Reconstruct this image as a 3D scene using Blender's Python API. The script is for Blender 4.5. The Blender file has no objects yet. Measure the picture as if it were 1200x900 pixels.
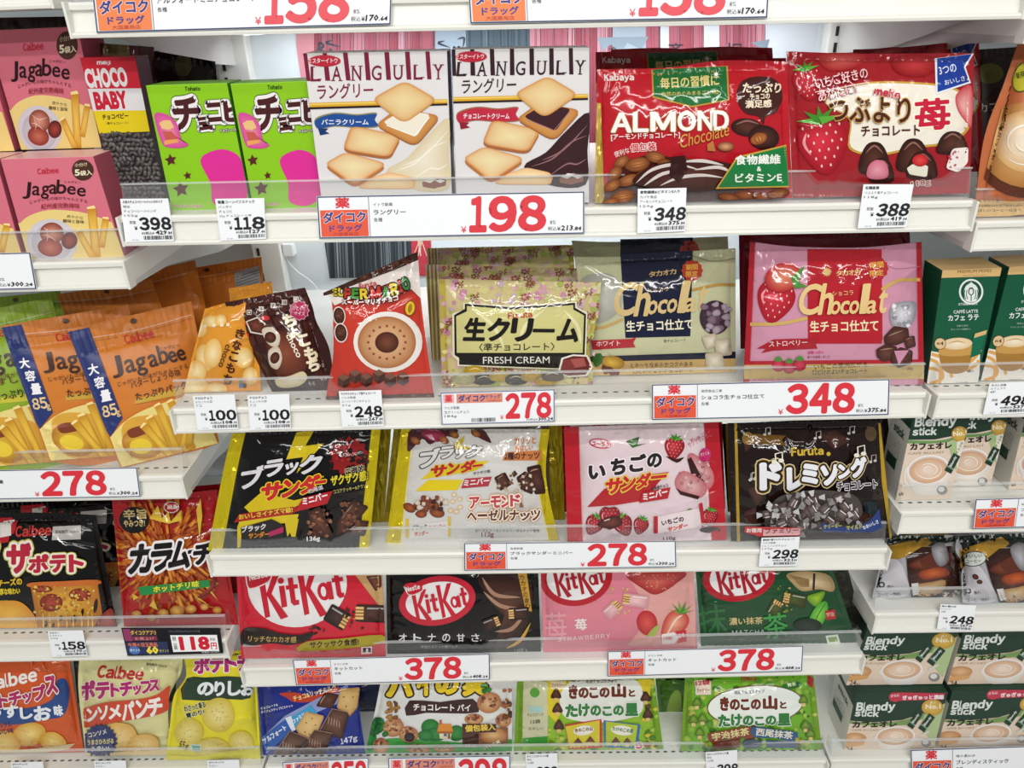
import bpy, math, random
import numpy as np
from mathutils import Matrix, Vector
from mathutils.geometry import tessellate_polygon
sc = bpy.context.scene
COL = sc.collection
# ---------------------------------------------------------------- camera
FPX = 882.0
def _axes(p, r, y):
    f = np.array([math.sin(y)*math.cos(p), math.cos(y)*math.cos(p), -math.sin(p)])
    rt = np.array([math.cos(y), -math.sin(y), 0.0]); up = np.cross(rt, f)
    return rt*math.cos(r)+up*math.sin(r), -rt*math.sin(r)+up*math.cos(r), f
RT, UP, FW = _axes(.4629, -.0321, -.0214)
CAM = np.array([-.023, -.7862, 1.5])
cd = bpy.data.cameras.new('camera'); cam = bpy.data.objects.new('camera', cd); COL.objects.link(cam)
cd.sensor_width = 36.0; cd.lens = 36.0*FPX/1200.0; cd.clip_start = .01
m = Matrix.Identity(4)
for i in range(3):
    m[i][0], m[i][1], m[i][2], m[i][3] = RT[i], UP[i], -FW[i], CAM[i]
cam.matrix_world = m
sc.camera = cam
# ---------------------------------------------------------------- light and exposure
W = bpy.data.worlds.new('store_air'); sc.world = W; W.use_nodes = True
W.node_tree.nodes['Background'].inputs[0].default_value = (.93, .97, 1, 1)
W.node_tree.nodes['Background'].inputs[1].default_value = .23
def area(name, loc, rot, sx, sy, power, col=(1, 1, 1), spread=None):
    l = bpy.data.lights.new(name, 'AREA'); l.shape = 'RECTANGLE'; l.size = sx; l.size_y = sy
    l.energy = power; l.color = col
    if spread: l.spread = spread
    o = bpy.data.objects.new(name, l); COL.objects.link(o); o.location = loc; o.rotation_euler = rot
    return o
for ly, rx, pw in ((-.75, 8, 6), (-1.45, 24, 17), (-2.3, 38, 25), (-3.3, 48, 36)):
    area('ceiling_lamp_light', (0.1, ly, 2.75), (math.radians(rx), 0, 0), 3.0, .055, pw, (1, .985, .95))
sc.view_settings.view_transform = 'Standard'; sc.view_settings.look = 'None'
sc.view_settings.exposure = 0.06; sc.view_settings.gamma = 1.0; sc.view_settings.use_curve_mapping = False
sc.cycles.use_denoising = True
sc.cycles.max_bounces = 8; sc.cycles.transparent_max_bounces = 16
# ---------------------------------------------------------------- helpers
random.seed(7)
def lin(c):
    if isinstance(c, str):
        c = c.lstrip('#')
        if len(c) == 3: c = ''.join(ch*2 for ch in c)
        c = [int(c[i:i+2], 16)/255 for i in (0, 2, 4)]
    return np.array([x/12.92 if x <= .04045 else ((x+.055)/1.055)**2.4 for x in c])
def mixc(a, b, t):
    a = lin(a) if isinstance(a, str) else np.asarray(a); b = lin(b) if isinstance(b, str) else np.asarray(b)
    return a*(1-t)+b*t
def ray(px):
    px = np.atleast_2d(np.asarray(px, float))
    return ((px[:, :1]-600)/FPX)*RT-((px[:, 1:]-450)/FPX)*UP+FW
def onY(x, y, Y=0.0):
    d = ray((x, y))[0]; return CAM+d*(Y-CAM[1])/d[1]
def onZ(x, y, Z):
    d = ray((x, y))[0]; return CAM+d*(Z-CAM[2])/d[2]
def atX(px, Y, Z):
    """X of the point at depth Y and height Z that shows in column px"""
    x = 0.0
    for _ in range(20):
        d = np.array([x, Y, Z])-CAM; q = 600+FPX*(d@RT)/(d@FW)
        x += (px-q)*(d@FW)/FPX
    return x
# ---------------------------------------------------------------- materials
def new_mat(name):
    m = bpy.data.materials.new(name); m.use_nodes = True
    return m, m.node_tree.nodes, m.node_tree.links, m.node_tree.nodes['Principled BSDF']
def add_bump(n, l, b, scale, strength, dist, detail=3, stretch=None, crease=None):
    g = n.new('ShaderNodeNewGeometry'); t = n.new('ShaderNodeTexNoise'); bp = n.new('ShaderNodeBump')
    t.inputs['Scale'].default_value = scale; t.inputs['Detail'].default_value = detail
    t.inputs['Distortion'].default_value = .6
    src = g.outputs['Position']
    if stretch:
        mp = n.new('ShaderNodeMapping'); mp.inputs['Scale'].default_value = stretch
        l.new(src, mp.inputs['Vector']); src = mp.outputs['Vector']
    l.new(src, t.inputs['Vector'])
    if crease:
        t2 = n.new('ShaderNodeTexNoise'); t2.noise_type = 'RIDGED_MULTIFRACTAL'; t2.inputs['Scale'].default_value = crease[0]; t2.inputs['Detail'].default_value = 2; t2.inputs['Distortion'].default_value = .9
        b2 = n.new('ShaderNodeBump'); b2.inputs['Strength'].default_value = crease[1]; b2.inputs['Distance'].default_value = .003
        l.new(src, t2.inputs['Vector']); l.new(t2.outputs['Fac'], b2.inputs['Height']); l.new(b2.outputs['Normal'], bp.inputs['Normal'])
    bp.inputs['Strength'].default_value = strength; bp.inputs['Distance'].default_value = dist
    l.new(t.outputs['Fac'], bp.inputs['Height']); l.new(bp.outputs['Normal'], b.inputs['Normal'])
def printed(name, rough, bump=None, metal=0.0, spec=.5, coat=0.0):
    m, n, l, b = new_mat(name)
    a = n.new('ShaderNodeAttribute'); a.attribute_name = 'Col'
    l.new(a.outputs['Color'], b.inputs['Base Color'])
    b.inputs['Roughness'].default_value = rough; b.inputs['Metallic'].default_value = metal
    b.inputs['Specular IOR Level'].default_value = spec
    b.inputs['Coat Weight'].default_value = coat; b.inputs['Coat Roughness'].default_value = .08
    if bump: add_bump(n, l, b, *bump)
    return m
M = {}
M['film'] = printed('printed_glossy_film', .085, (30, .5, .005, 2, None, (20, .6)), spec=.45)
M['matte'] = printed('printed_matte_pouch', .38, (22, .4, .004), spec=.4)
M['foil'] = printed('metallic_foil', .22, (70, .7, .004, 2, (2.2, 1, .45), (22, .4)), metal=.5)
M['card'] = printed('printed_carton', .34, (90, .05, .001), spec=.35)
M['paper'] = printed('printed_card', .5, None, spec=.25)
def plain(name, col, rough, spec=.4, noise=.04, metal=0):
    m, n, l, b = new_mat(name)
    c = lin(col); g = n.new('ShaderNodeNewGeometry'); t = n.new('ShaderNodeTexNoise'); t.inputs['Scale'].default_value = 14
    r = n.new('ShaderNodeMixRGB'); r.inputs[1].default_value = (*(c*(1-noise)), 1); r.inputs[2].default_value = (*c, 1)
    l.new(g.outputs['Position'], t.inputs['Vector']); l.new(t.outputs['Fac'], r.inputs[0]); l.new(r.outputs[0], b.inputs['Base Color'])
    b.inputs['Roughness'].default_value = rough; b.inputs['Specular IOR Level'].default_value = spec; b.inputs['Metallic'].default_value = metal
    return m
M['white'] = plain('white_enamel_steel', '#e9e8e2', .32)
M['rail'] = plain('ivory_plastic_rail', '#e8e7df', .28)
M['grey'] = plain('grey_enamel_steel', '#c9c8c4', .35)
M['dark'] = plain('dark_slot', '#2c2b2a', .6)
M['panel'] = plain('white_back_panel', '#e3eaee', .45)
M['cable'] = plain('white_cable', '#f0f2f2', .4)
M['floor'] = plain('pale_floor_tile', '#cfcdc6', .35)
def clear_mat(name, white, gl):
    m, n, l, b = new_mat(name)
    n.remove(b); out = n['Material Output']
    tr = n.new('ShaderNodeBsdfTransparent'); tr.inputs[0].default_value = (.985, .99, .99, 1)
    df = n.new('ShaderNodeBsdfDiffuse'); df.inputs[0].default_value = (.9, .92, .93, 1)
    gs = n.new('ShaderNodeBsdfGlossy'); gs.inputs['Roughness'].default_value = .06
    fr = n.new('ShaderNodeFresnel'); fr.inputs['IOR'].default_value = gl
    m1 = n.new('ShaderNodeMixShader'); m1.inputs[0].default_value = white
    m2 = n.new('ShaderNodeMixShader')
    l.new(tr.outputs[0], m1.inputs[1]); l.new(df.outputs[0], m1.inputs[2])
    ge = n.new('ShaderNodeNewGeometry'); iv = n.new('ShaderNodeMath'); iv.operation = 'SUBTRACT'; iv.inputs[0].default_value = 1.0
    mu = n.new('ShaderNodeMath'); mu.operation = 'MULTIPLY'
    l.new(ge.outputs['Backfacing'], iv.inputs[1]); l.new(iv.outputs[0], mu.inputs[0]); l.new(fr.outputs[0], mu.inputs[1])
    l.new(mu.outputs[0], m2.inputs[0]); l.new(m1.outputs[0], m2.inputs[1]); l.new(gs.outputs[0], m2.inputs[2])
    l.new(m2.outputs[0], out.inputs[0])
    return m
M['clear'] = clear_mat('clear_acrylic', .045, 1.45)
M['clear_lip'] = clear_mat('clear_acrylic_edge', .3, 1.6)
M['wrap'] = clear_mat('clear_wrap', .02, 1.5)
mm, n_, l_, b_ = new_mat('led_tube'); b_.inputs['Emission Color'].default_value = (.9, .97, 1, 1); b_.inputs['Emission Strength'].default_value = 6
M['led'] = mm
# ---------------------------------------------------------------- objects
def tag(o, label, cat, group=None):
    o['label'] = label; o['category'] = cat
    if group: o['group'] = group
def empty(name, loc, label, cat, group=None):
    o = bpy.data.objects.new(name, None); COL.objects.link(o); o.location = [float(v) for v in loc]
    o.empty_display_size = .02
    tag(o, label, cat, group); return o
def mesh_obj(name, V, Fc, mat, parent=None, col=None, nrm=None, fmat=None, smooth=False):
    V = np.asarray(V, float)
    if parent is not None: V = V-np.array(parent['_o'] if '_o' in parent else parent.matrix_basis.translation)
    me = bpy.data.meshes.new(name)
    if isinstance(Fc, np.ndarray):
        nf, k = Fc.shape
        me.vertices.add(len(V)); me.vertices.foreach_set('co', V.astype(np.float32).ravel())
        me.loops.add(nf*k); me.loops.foreach_set('vertex_index', Fc.astype(np.int32).ravel())
        me.polygons.add(nf); me.polygons.foreach_set('loop_start', np.arange(0, nf*k, k, dtype=np.int32))
        me.update(calc_edges=True)
    else:
        me.from_pydata([tuple(v) for v in V], [], [tuple(f) for f in Fc])
    for mt in (mat if isinstance(mat, (list, tuple)) else [mat]): me.materials.append(mt)
    if fmat is not None: me.polygons.foreach_set('material_index', np.asarray(fmat, np.int32))
    if col is not None:
        a = me.color_attributes.new('Col', 'FLOAT_COLOR', 'POINT')
        c = np.ones((len(V), 4), np.float32); c[:, :3] = col; a.data.foreach_set('color', c.ravel())
    if smooth or nrm is not None: me.polygons.foreach_set('use_smooth', np.ones(len(me.polygons), bool))
    if nrm is not None: me.normals_split_custom_set_from_vertices([tuple(v) for v in nrm])
    me.validate(); me.update()
    o = bpy.data.objects.new(name, me); COL.objects.link(o)
    if parent is not None: o.parent = parent
    return o
class MB:
    def __init__(s): s.V = []; s.F = []; s.C = []
    def add(s, V, Fc, c=None):
        k = len(s.V); s.V += [tuple(v) for v in V]; s.F += [tuple(i+k for i in f) for f in Fc]
        if c is not None: s.C += [tuple(c)]*len(V)
    def hexa(s, P, c=None):
        """8 points: front 4 then back 4, same winding"""
        s.add(P, [(0, 1, 2, 3), (7, 6, 5, 4), (0, 4, 5, 1), (1, 5, 6, 2), (2, 6, 7, 3), (3, 7, 4, 0)], c)
    def box(s, lo, hi, c=None):
        x0, y0, z0 = lo; x1, y1, z1 = hi
        s.hexa([(x0, y0, z0), (x1, y0, z0), (x1, y0, z1), (x0, y0, z1), (x0, y1, z0), (x1, y1, z0), (x1, y1, z1), (x0, y1, z1)], c)
    def sweep(s, prof, A, B):
        """closed (Y,Z) profile from end A=(x,dz) to B"""
        k = len(prof)
        V = [(A[0], y, z+A[1]) for y, z in prof]+[(B[0], y, z+B[1]) for y, z in prof]
        s.add(V, [(i, (i+1) % k, k+(i+1) % k, k+i) for i in range(k)]+[tuple(range(k))[::-1], tuple(range(k, 2*k))])
    def tube(s, pts, r, seg=8):
        pts = [np.array(p, float) for p in pts]; k = len(s.V); n = len(pts)
        for i, p in enumerate(pts):
            t = pts[min(i+1, n-1)]-pts[max(i-1, 0)]; t /= np.linalg.norm(t)
            a = np.cross(t, (0.3, .2, 1)); a /= np.linalg.norm(a); b = np.cross(t, a)
            for j in range(seg):
                w = 2*math.pi*j/seg; s.V.append(tuple(p+r*(math.cos(w)*a+math.sin(w)*b)))
        for i in range(n-1):
            for j in range(seg):
                s.F.append((k+i*seg+j, k+i*seg+(j+1) % seg, k+(i+1)*seg+(j+1) % seg, k+(i+1)*seg+j))
        s.F.append(tuple(range(k, k+seg))[::-1]); s.F.append(tuple(k+(n-1)*seg+j for j in range(seg)))
    def build(s, name, mat, parent=None, smooth=False, bevel=0):
        o = mesh_obj(name, s.V, s.F, mat, parent, col=(s.C if s.C else None), smooth=smooth)
        if bevel:
            b = o.modifiers.new('soft_edge', 'BEVEL'); b.width = bevel; b.segments = 2; b.limit_method = 'ANGLE'
        return o
# ---------------------------------------------------------------- surfaces that carry print
def homog(src, dst):
    A = []; B = []
    for (x, y), (u, v) in zip(src, dst):
        A.append([x, y, 1, 0, 0, 0, -u*x, -u*y]); B.append(u)
        A.append([0, 0, 0, x, y, 1, -v*x, -v*y]); B.append(v)
    h = np.linalg.solve(np.array(A, float), np.array(B, float)); return np.append(h, 1).reshape(3, 3)
def hap(H, p):
    p = np.atleast_2d(np.asarray(p, float)); q = np.c_[p, np.ones(len(p))]@H.T
    return q[:, :2]/q[:, 2:]
UNIT = [(0, 0), (1, 0), (1, 1), (0, 1)]
def nz(v): v = np.asarray(v, float); return v/np.linalg.norm(v)
class Surf:
    def __init__(s, p0, n, quad, th=0.0, seal=(.06, .05, .03, .03), wr=0.0, seed=1, sag=0.0):
        s.p0 = np.array(p0, float); s.n = nz(n); s.quad = [tuple(q) for q in quad]; s.th = th; s.seal = seal; wr = wr*1.45; s.wr = wr; s.sag = sag
        s.H = homog(quad, UNIT); s.flat = (th == 0 and wr == 0)
        w = s.at(quad, flat=True); s.wm = np.linalg.norm(w[1]-w[0]); s.hm = np.linalg.norm(w[3]-w[0])
        r = random.Random(seed); s.lines = []; s.waves = []
        for i in range(int(30) if wr else 0):
            e = r.random()
            if e < .34: u0, v0, an = r.random(), r.choice([.02, .06]), math.pi/2+r.uniform(-.5, .5)
            elif e < .62: u0, v0, an = r.random(), r.choice([.95, .98]), -math.pi/2+r.uniform(-.5, .5)
            elif e < .82: u0, v0, an = .03, r.random(), r.uniform(-.7, .7)
            else: u0, v0, an = .97, r.random(), math.pi+r.uniform(-.7, .7)
            s.lines.append((u0*s.wm, v0*s.hm, math.cos(an), math.sin(an), r.uniform(.12, .42)*s.hm, r.uniform(.0018, .0044), r.choice([-1, 1, 1])*r.uniform(.4, 1.2)*wr))
        for i in range(6 if wr else 0):
            a = r.uniform(0, math.pi); f = r.uniform(14, 60); s.waves.append((math.cos(a)*f, math.sin(a)*f, r.uniform(0, 6.28), r.uniform(.3, 1)*wr*.9*math.sqrt(20/f)))
        s.cf = r.uniform(700, 1000)
    def b(s, px):
        if s.flat: return np.zeros(len(px))
        uv = np.clip(hap(s.H, px), 0, 1); t, bo, le, ri = s.seal
        u = np.clip((uv[:, 0]-le)/(1-le-ri), 0, 1); v = np.clip((uv[:, 1]-t)/(1-t-bo), 0, 1)
        ins = 1-np.abs(2*u-1)**2.6; inv = 1-np.abs(2*(v**(1-s.sag))-1)**2.6
        pil = (ins*inv)**.75
        b = s.th*pil
        X = uv[:, 0]*s.wm; Y = uv[:, 1]*s.hm
        soft = .35+.65*np.clip(pil*1.6, 0, 1)
        for x0, y0, c, d, L, w, a in s.lines:
            al = (X-x0)*c+(Y-y0)*d; pe = (X-x0)*-d+(Y-y0)*c
            ww = w*(1+al/L*1.2)
            b = b+a*np.exp(-(pe/np.maximum(ww, 1e-4))**2)*np.clip(al/(L*.12), 0, 1)*np.clip(1-al/L, 0, 1)
        for fx, fy, ph, a in s.waves: b = b+a*np.sin(fx*X+fy*Y+ph+1.5*np.sin(fy*X*.6-fx*Y*.5))*soft
        sl = ((uv[:, 1] < t) | (uv[:, 1] > 1-bo)).astype(float)
        if s.wr: b = b+sl*.00035*np.sin(X*s.cf)
        return b
    def at(s, px, off=0.0, flat=False):
        px = np.atleast_2d(np.asarray(px, float)); d = ray(px)
        h = 0 if flat else s.b(px)
        t = ((s.p0-CAM)@s.n+h+off)/(d@s.n)
        return CAM+d*t[:, None]
    def normals(s, px):
        e = 1.0
        a = s.at(px); bx = s.at(np.asarray(px)+(e, 0)); by = s.at(np.asarray(px)+(0, e))
        n = np.cross(by-a, bx-a); n /= np.maximum(np.linalg.norm(n, axis=1, keepdims=True), 1e-12)
        n[(n@s.n) < 0] *= -1
        return n
# ---------------------------------------------------------------- lettering
_tx = {}
def glyphs(txt, wt, res):
    """letter faces, thickened by wt all round"""
    k = (txt, round(wt, 4), res)
    if k in _tx: return _tx[k]
    kb = (txt, None, res)
    if kb not in _tx:
        c = bpy.data.curves.new('t', 'FONT'); c.body = txt; c.size = 1; c.resolution_u = res; c.fill_mode = 'FRONT'
        o = bpy.data.objects.new('t', c); me = bpy.data.meshes.new_from_object(o)
        me.calc_loop_triangles()
        V = np.array([v.co[:2] for v in me.vertices], float).reshape(-1, 2)
        Tr = np.array([t.vertices[:] for t in me.loop_triangles], int).reshape(-1, 3)
        bpy.data.objects.remove(o); bpy.data.curves.remove(c); bpy.data.meshes.remove(me)
        key = np.round(V, 5); uq, inv = np.unique(key, axis=0, return_inverse=True); inv = inv.ravel(); cnt = {}
        for a, b, c_ in inv[Tr]:
            for e in ((a, b), (b, c_), (c_, a)):
                e = (min(e), max(e)); cnt[e] = cnt.get(e, 0)+1
        ed = [(uq[a], uq[b]) for (a, b), n_ in cnt.items() if n_ == 1 and a != b]
        _tx[kb] = (V, Tr, ed)
    V, Tr, ed = _tx[kb]
    if wt > 0 and len(ed):
        Q = []; D = []; TT = []
        for i_, (a, b) in enumerate(ed):
            d = b-a; ln = math.hypot(*d)
            if ln < 1e-6: continue
            d = d/ln; q = np.array([-d[1], d[0]])*wt; e = d*wt*(.42 if wt < .04 else 0); n0 = len(V)+len(Q)
            Q += [a-e-q, b+e-q, b+e+q, a-e+q]; D += [-(1+i_ % 9)*4e-6]*4; TT += [(n0, n0+1, n0+2), (n0, n0+2, n0+3)]
        if wt >= .04:
            seen = set()
            for i_, (a, b) in enumerate(ed):
                for p_ in (a, b):
                    kk_ = (round(float(p_[0]), 4), round(float(p_[1]), 4))
                    if kk_ in seen: continue
                    seen.add(kk_); n0 = len(V)+len(Q)
                    Q += [p_]+[p_+wt*np.array([math.cos(w), math.sin(w)]) for w in [j*math.pi/4 for j in range(8)]]
                    D += [-(10+i_ % 5)*3e-6]*9; TT += [(n0, n0+1+j, n0+1+(j+1) % 8) for j in range(8)]
        dz = np.r_[np.zeros(len(V)), D]; V = np.r_[V, np.array(Q)]; Tr = np.r_[Tr, np.array(TT)]
    else: dz = np.zeros(len(V))
    _tx[k] = (V, Tr, dz); return _tx[k]
def refine(V, Tr, C, L):
    """split every edge longer than L at its middle"""
    V = [tuple(v) for v in V]; C = [tuple(c) for c in C]; mid = {}; out = []; st = [tuple(t) for t in Tr]; L2 = L*L
    def mp(a, b):
        k = (a, b) if a < b else (b, a)
        if k not in mid:
            V.append(((V[a][0]+V[b][0])/2, (V[a][1]+V[b][1])/2)); C.append(tuple((x+y)/2 for x, y in zip(C[a], C[b]))); mid[k] = len(V)-1
        return mid[k]
    while st:
        a, b, c = st.pop()
        d = [(V[i][0]-V[j][0])**2+(V[i][1]-V[j][1])**2 for i, j in ((a, b), (b, c), (c, a))]
        k = d.index(max(d))
        if d[k] <= L2: out.append((a, b, c)); continue
        if k == 1: a, b, c = b, c, a
        elif k == 2: a, b, c = c, a, b
        q = mp(a, b); st.append((a, q, c)); st.append((q, b, c))
    return np.array(V), np.array(out, int).reshape(-1, 3), np.array(C)
def clip_tris(V, Tr, C, poly):
    """cut triangles by a convex outline"""
    area2 = sum(poly[i][0]*poly[(i+1) % len(poly)][1]-poly[(i+1) % len(poly)][0]*poly[i][1] for i in range(len(poly)))
    pl = poly if area2 > 0 else poly[::-1]
    for i in range(len(pl)):
        (x0, y0), (x1, y1) = pl[i], pl[(i+1) % len(pl)]
        sd = (x1-x0)*(V[:, 1]-y0)-(y1-y0)*(V[:, 0]-x0)
        if (sd >= 0).all(): continue
        NV = list(map(tuple, V)); NC = list(map(tuple, C)); nt = []; cut = {}
        def X(a, b):
            k = (a, b) if a < b else (b, a)
            if k not in cut:
                t = sd[a]/(sd[a]-sd[b]); NV.append(tuple(V[a]+(V[b]-V[a])*t)); NC.append(tuple(C[a]+(C[b]-C[a])*t)); cut[k] = len(NV)-1
            return cut[k]
        for t in Tr:
            ins = [sd[j] >= 0 for j in t]
            if all(ins): nt.append(tuple(t)); continue
            if not any(ins): continue
            q = []
            for j in range(3):
                a, b = t[j], t[(j+1) % 3]
                if ins[j]: q.append(a)
                if ins[j] != ins[(j+1) % 3]: q.append(X(a, b))
            for j in range(1, len(q)-1): nt.append((q[0], q[j], q[j+1]))
        V = np.array(NV).reshape(-1, 2); C = np.array(NC).reshape(len(NV), -1); Tr = np.array(nt, int).reshape(-1, 3)
        if not len(Tr): break
    return V, Tr, C
class Art:
    def __init__(s, surf, root, mat, H=None, clip=None, step=4.2):
        s.f = surf; s.root = root; s.mat = mat; s.H = H; s.clip = clip; s.step = step; s.st = []; s.buf = []; s.name = 'print'; s.m = mat; s.lab = None
    def part(s, name, mat=None, label=None):
        s.flush(); s.name = name; s.m = mat or s.mat; s.lab = label
    def add(s, V, Tr, C, dz=None):
        V = np.asarray(V, float); Tr = np.asarray(Tr, int)
        if not len(Tr): return
        C = np.asarray(C, float)
        if C.ndim == 1: C = np.tile(C, (len(V), 1))
        C = np.c_[C[:, :3], np.zeros(len(V)) if dz is None else dz]
        if s.H is not None: V = hap(s.H, V)
        if s.clip is not None:
            V, Tr, C = clip_tris(V, Tr, C, s.clip)
            if not len(Tr): return
        if not s.f.flat: V, Tr, C = refine(V, Tr, C, s.step)
        lo, hi = V.min(0), V.max(0); g = .00006 if s.f.flat else .00026; o_ = .0004 if s.f.flat else .0007
        if len(s.st):
            st = np.array(s.st); hit = (st[:, 0] < hi[0]) & (st[:, 1] < hi[1]) & (st[:, 2] > lo[0]) & (st[:, 3] > lo[1])
            if hit.any(): o_ = st[hit, 4].max()+g
        s.st.append((*lo, *hi, o_)); s.buf.append((V, Tr, C[:, :3], C[:, 3]+o_))
    def flush(s):
        if not s.buf: return
        groups = [s.buf]
        if not any(w in s.name for w in ('pattern', 'planks', 'burst', 'border', 'band')):
            bb = [(b[0].min(0)-5, b[0].max(0)+5) for b in s.buf]; n = len(bb); par = list(range(n))
            def find(i):
                while par[i] != i: par[i] = par[par[i]]; i = par[i]
                return i
            for i in range(n):
                for j in range(i):
                    if (bb[i][0] < bb[j][1]).all() and (bb[j][0] < bb[i][1]).all(): par[find(i)] = find(j)
            g = {}
            for i in range(n): g.setdefault(find(i), []).append(s.buf[i])
            groups = list(g.values())
        for g in groups: s._emit(g)
        s.buf = []; s.name = 'print'
    def _emit(s, buf):
        V = np.concatenate([b[0] for b in buf]); C = np.concatenate([b[2] for b in buf])
        off = np.concatenate([b[3] for b in buf]); k = 0; T_ = []
        for b in buf: T_.append(b[1]+k); k += len(b[0])
        T_ = np.concatenate(T_)
        P3 = s.f.at(V, off)
        a, b_, c = P3[T_[:, 0]], P3[T_[:, 1]], P3[T_[:, 2]]
        fl = (np.cross(b_-a, c-a)@s.f.n) < 0; T_[fl] = T_[fl][:, ::-1]
        used = np.unique(T_); rm = np.full(len(V), -1); rm[used] = np.arange(len(used))
        nr = np.tile(s.f.n, (len(used), 1)) if s.f.flat else s.f.normals(V[used])
        o = mesh_obj(s.name, P3[used], rm[T_], s.m, s.root, C[used], nr)
        if s.lab: o['label'] = s.lab
A = None
def P(pts, col):
    pts = [tuple(p) for p in pts]
    Tr = tessellate_polygon([[Vector((x, y, 0)) for x, y in pts]])
    A.add(pts, Tr, lin(col) if isinstance(col, str) else col)
def spl(pts, n=6, closed=True):
    """smooth curve through points"""
    p = [np.array(q, float) for q in pts]; k = len(p); out = []
    for i in range(k if closed else k-1):
        g = (lambda j: p[j % k]) if closed else (lambda j: p[min(max(j, 0), k-1)])
        a, b, c, d = g(i-1), g(i), g(i+1), g(i+2)
        for t in np.arange(n)/n:
            out.append(tuple(.5*((2*b)+(c-a)*t+(2*a-5*b+4*c-d)*t*t+(3*b-a-3*c+d)*t**3)))
    if not closed: out.append(tuple(p[-1]))
    return out
def S(pts, col, n=6): P(spl(pts, n), col)
def R(x0, y0, x1, y1, col): P([(x0, y0), (x1, y0), (x1, y1), (x0, y1)], col)
def ell(cx, cy, rx, ry, rot=0, n=28):
    c, s = math.cos(math.radians(rot)), math.sin(math.radians(rot))
    return [(cx+rx*math.cos(w)*c-ry*math.sin(w)*s, cy+rx*math.cos(w)*s+ry*math.sin(w)*c) for w in [2*math.pi*i/n for i in range(n)]]
def E(cx, cy, rx, ry, col, rot=0, n=28): P(ell(cx, cy, rx, ry, rot, n), col)
def G(pts, edge, mid, c=None, rings=5, pw=1.0, jit=0.0):
    """outline filled from an edge colour to a middle colour"""
    p = np.array(pts, float); c = p.mean(0) if c is None else np.array(c, float); n = len(p); V = []; C = []; Tr = []
    e, m_ = (lin(edge) if isinstance(edge, str) else edge), (lin(mid) if isinstance(mid, str) else mid)
    for r in range(rings):
        t = r/rings
        V += list(p+(c-p)*t)
        for i in range(n): C.append(mixc(e, m_, t**pw)*(1+random.uniform(-jit, jit)))
    V.append(c); C.append(m_)
    for r in range(rings-1):
        for i in range(n):
            a, b, a2, b2 = r*n+i, r*n+(i+1) % n, (r+1)*n+i, (r+1)*n+(i+1) % n
            Tr += [(a, b, b2), (a, b2, a2)]
    for i in range(n): Tr.append(((rings-1)*n+i, (rings-1)*n+(i+1) % n, rings*n))
    A.add(V, Tr, C)
def LG(x0, y0, x1, y1, top, bot, k=6):
    """rectangle blending from a top colour to a bottom one"""
    V = []; C = []; Tr = []
    for i in range(k+1):
        t = i/k; V += [(x0, y0+(y1-y0)*t), (x1, y0+(y1-y0)*t)]; C += [mixc(top, bot, t)]*2
        if i: a = 2*i; Tr += [(a-2, a-1, a+1), (a-2, a+1, a)]
    A.add(V, Tr, C)
def L(pts, w, col, sm=True, taper=False):
    """stroke"""
    p = np.array(spl(pts, 5, False) if sm and len(pts) > 2 else pts, float); n = len(p); V = []; Tr = []
    for i in range(n):
        t = p[min(i+1, n-1)]-p[max(i-1, 0)]; t = t/max(np.linalg.norm(t), 1e-9); nn = np.array([-t[1], t[0]])
        ww = w/2*((math.sin(math.pi*(i+.3)/(n-.4)) if taper else 1)); V += [p[i]+nn*ww, p[i]-nn*ww]
        if i: Tr += [(2*i-2, 2*i-1, 2*i+1), (2*i-2, 2*i+1, 2*i)]
    A.add(V, Tr, lin(col) if isinstance(col, str) else col)
def T(txt, xl, yl, xr, yr, h, col, wt=0.0, sl=0.0, out=(), arc=0.0, taper=0.0):
    """lettering whose box runs along the base line (xl,yl)-(xr,yr), h tall; out = [(colour, extra weight)], outermost first"""
    res = 1 if h < 9 else (2 if h < 26 else 4)
    V0, _, _z = glyphs(txt, wt, res)
    if not len(V0): return
    lo, hi = V0.min(0), V0.max(0); sp = np.maximum(hi-lo, 1e-6)
    d = np.array([xr-xl, yr-yl], float); ln = np.linalg.norm(d); d /= ln; up = np.array([d[1], -d[0]])
    for c, w in list(out)+[(col, 0)]:
        V, Tr, dz = glyphs(txt, wt+w, res); q = (V-lo)/sp
        hh = h*(1+taper*(q[:, :1]-.5))
        X = np.array([xl, yl])+q[:, :1]*ln*d+q[:, 1:]*hh*up+(q[:, 1:]*sl*h)*d+(arc*4*q[:, :1]*(1-q[:, :1]))*up
        A.add(X, Tr, lin(c) if isinstance(c, str) else c, dz)
def TV(txt, x0, y0, x1, y1, sz, col, wt=0.0, rot=0.0, out=()):
    """lettering set downwards"""
    n = len(txt); c, s_ = math.cos(math.radians(rot)), math.sin(math.radians(rot))
    for i, ch in enumerate(txt):
        t = i/max(n-1, 1); x, y = x0+(x1-x0)*t, y0+(y1-y0)*t
        k = sz/2; b = (x-s_*k, y+c*k)
        T(ch, b[0]-c*k*.92, b[1]-s_*k*.92, b[0]+c*k*.92, b[1]+s_*k*.92, sz, col, wt, out=out)
def LINES(rows, col, sz, wt=0.0):
    """rows of small print: (text, x left, y base, x right)"""
    for t, x, y, x2 in rows: T(t, x, y, x2, y, sz, col, wt)
def star(cx, cy, r, col, k=5, q=.45, rot=-90):
    P([(cx+(r if i % 2 == 0 else r*q)*math.cos(math.radians(rot+180*i/k)), cy+(r if i % 2 == 0 else r*q)*math.sin(math.radians(rot+180*i/k))) for i in range(2*k)], col)
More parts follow.
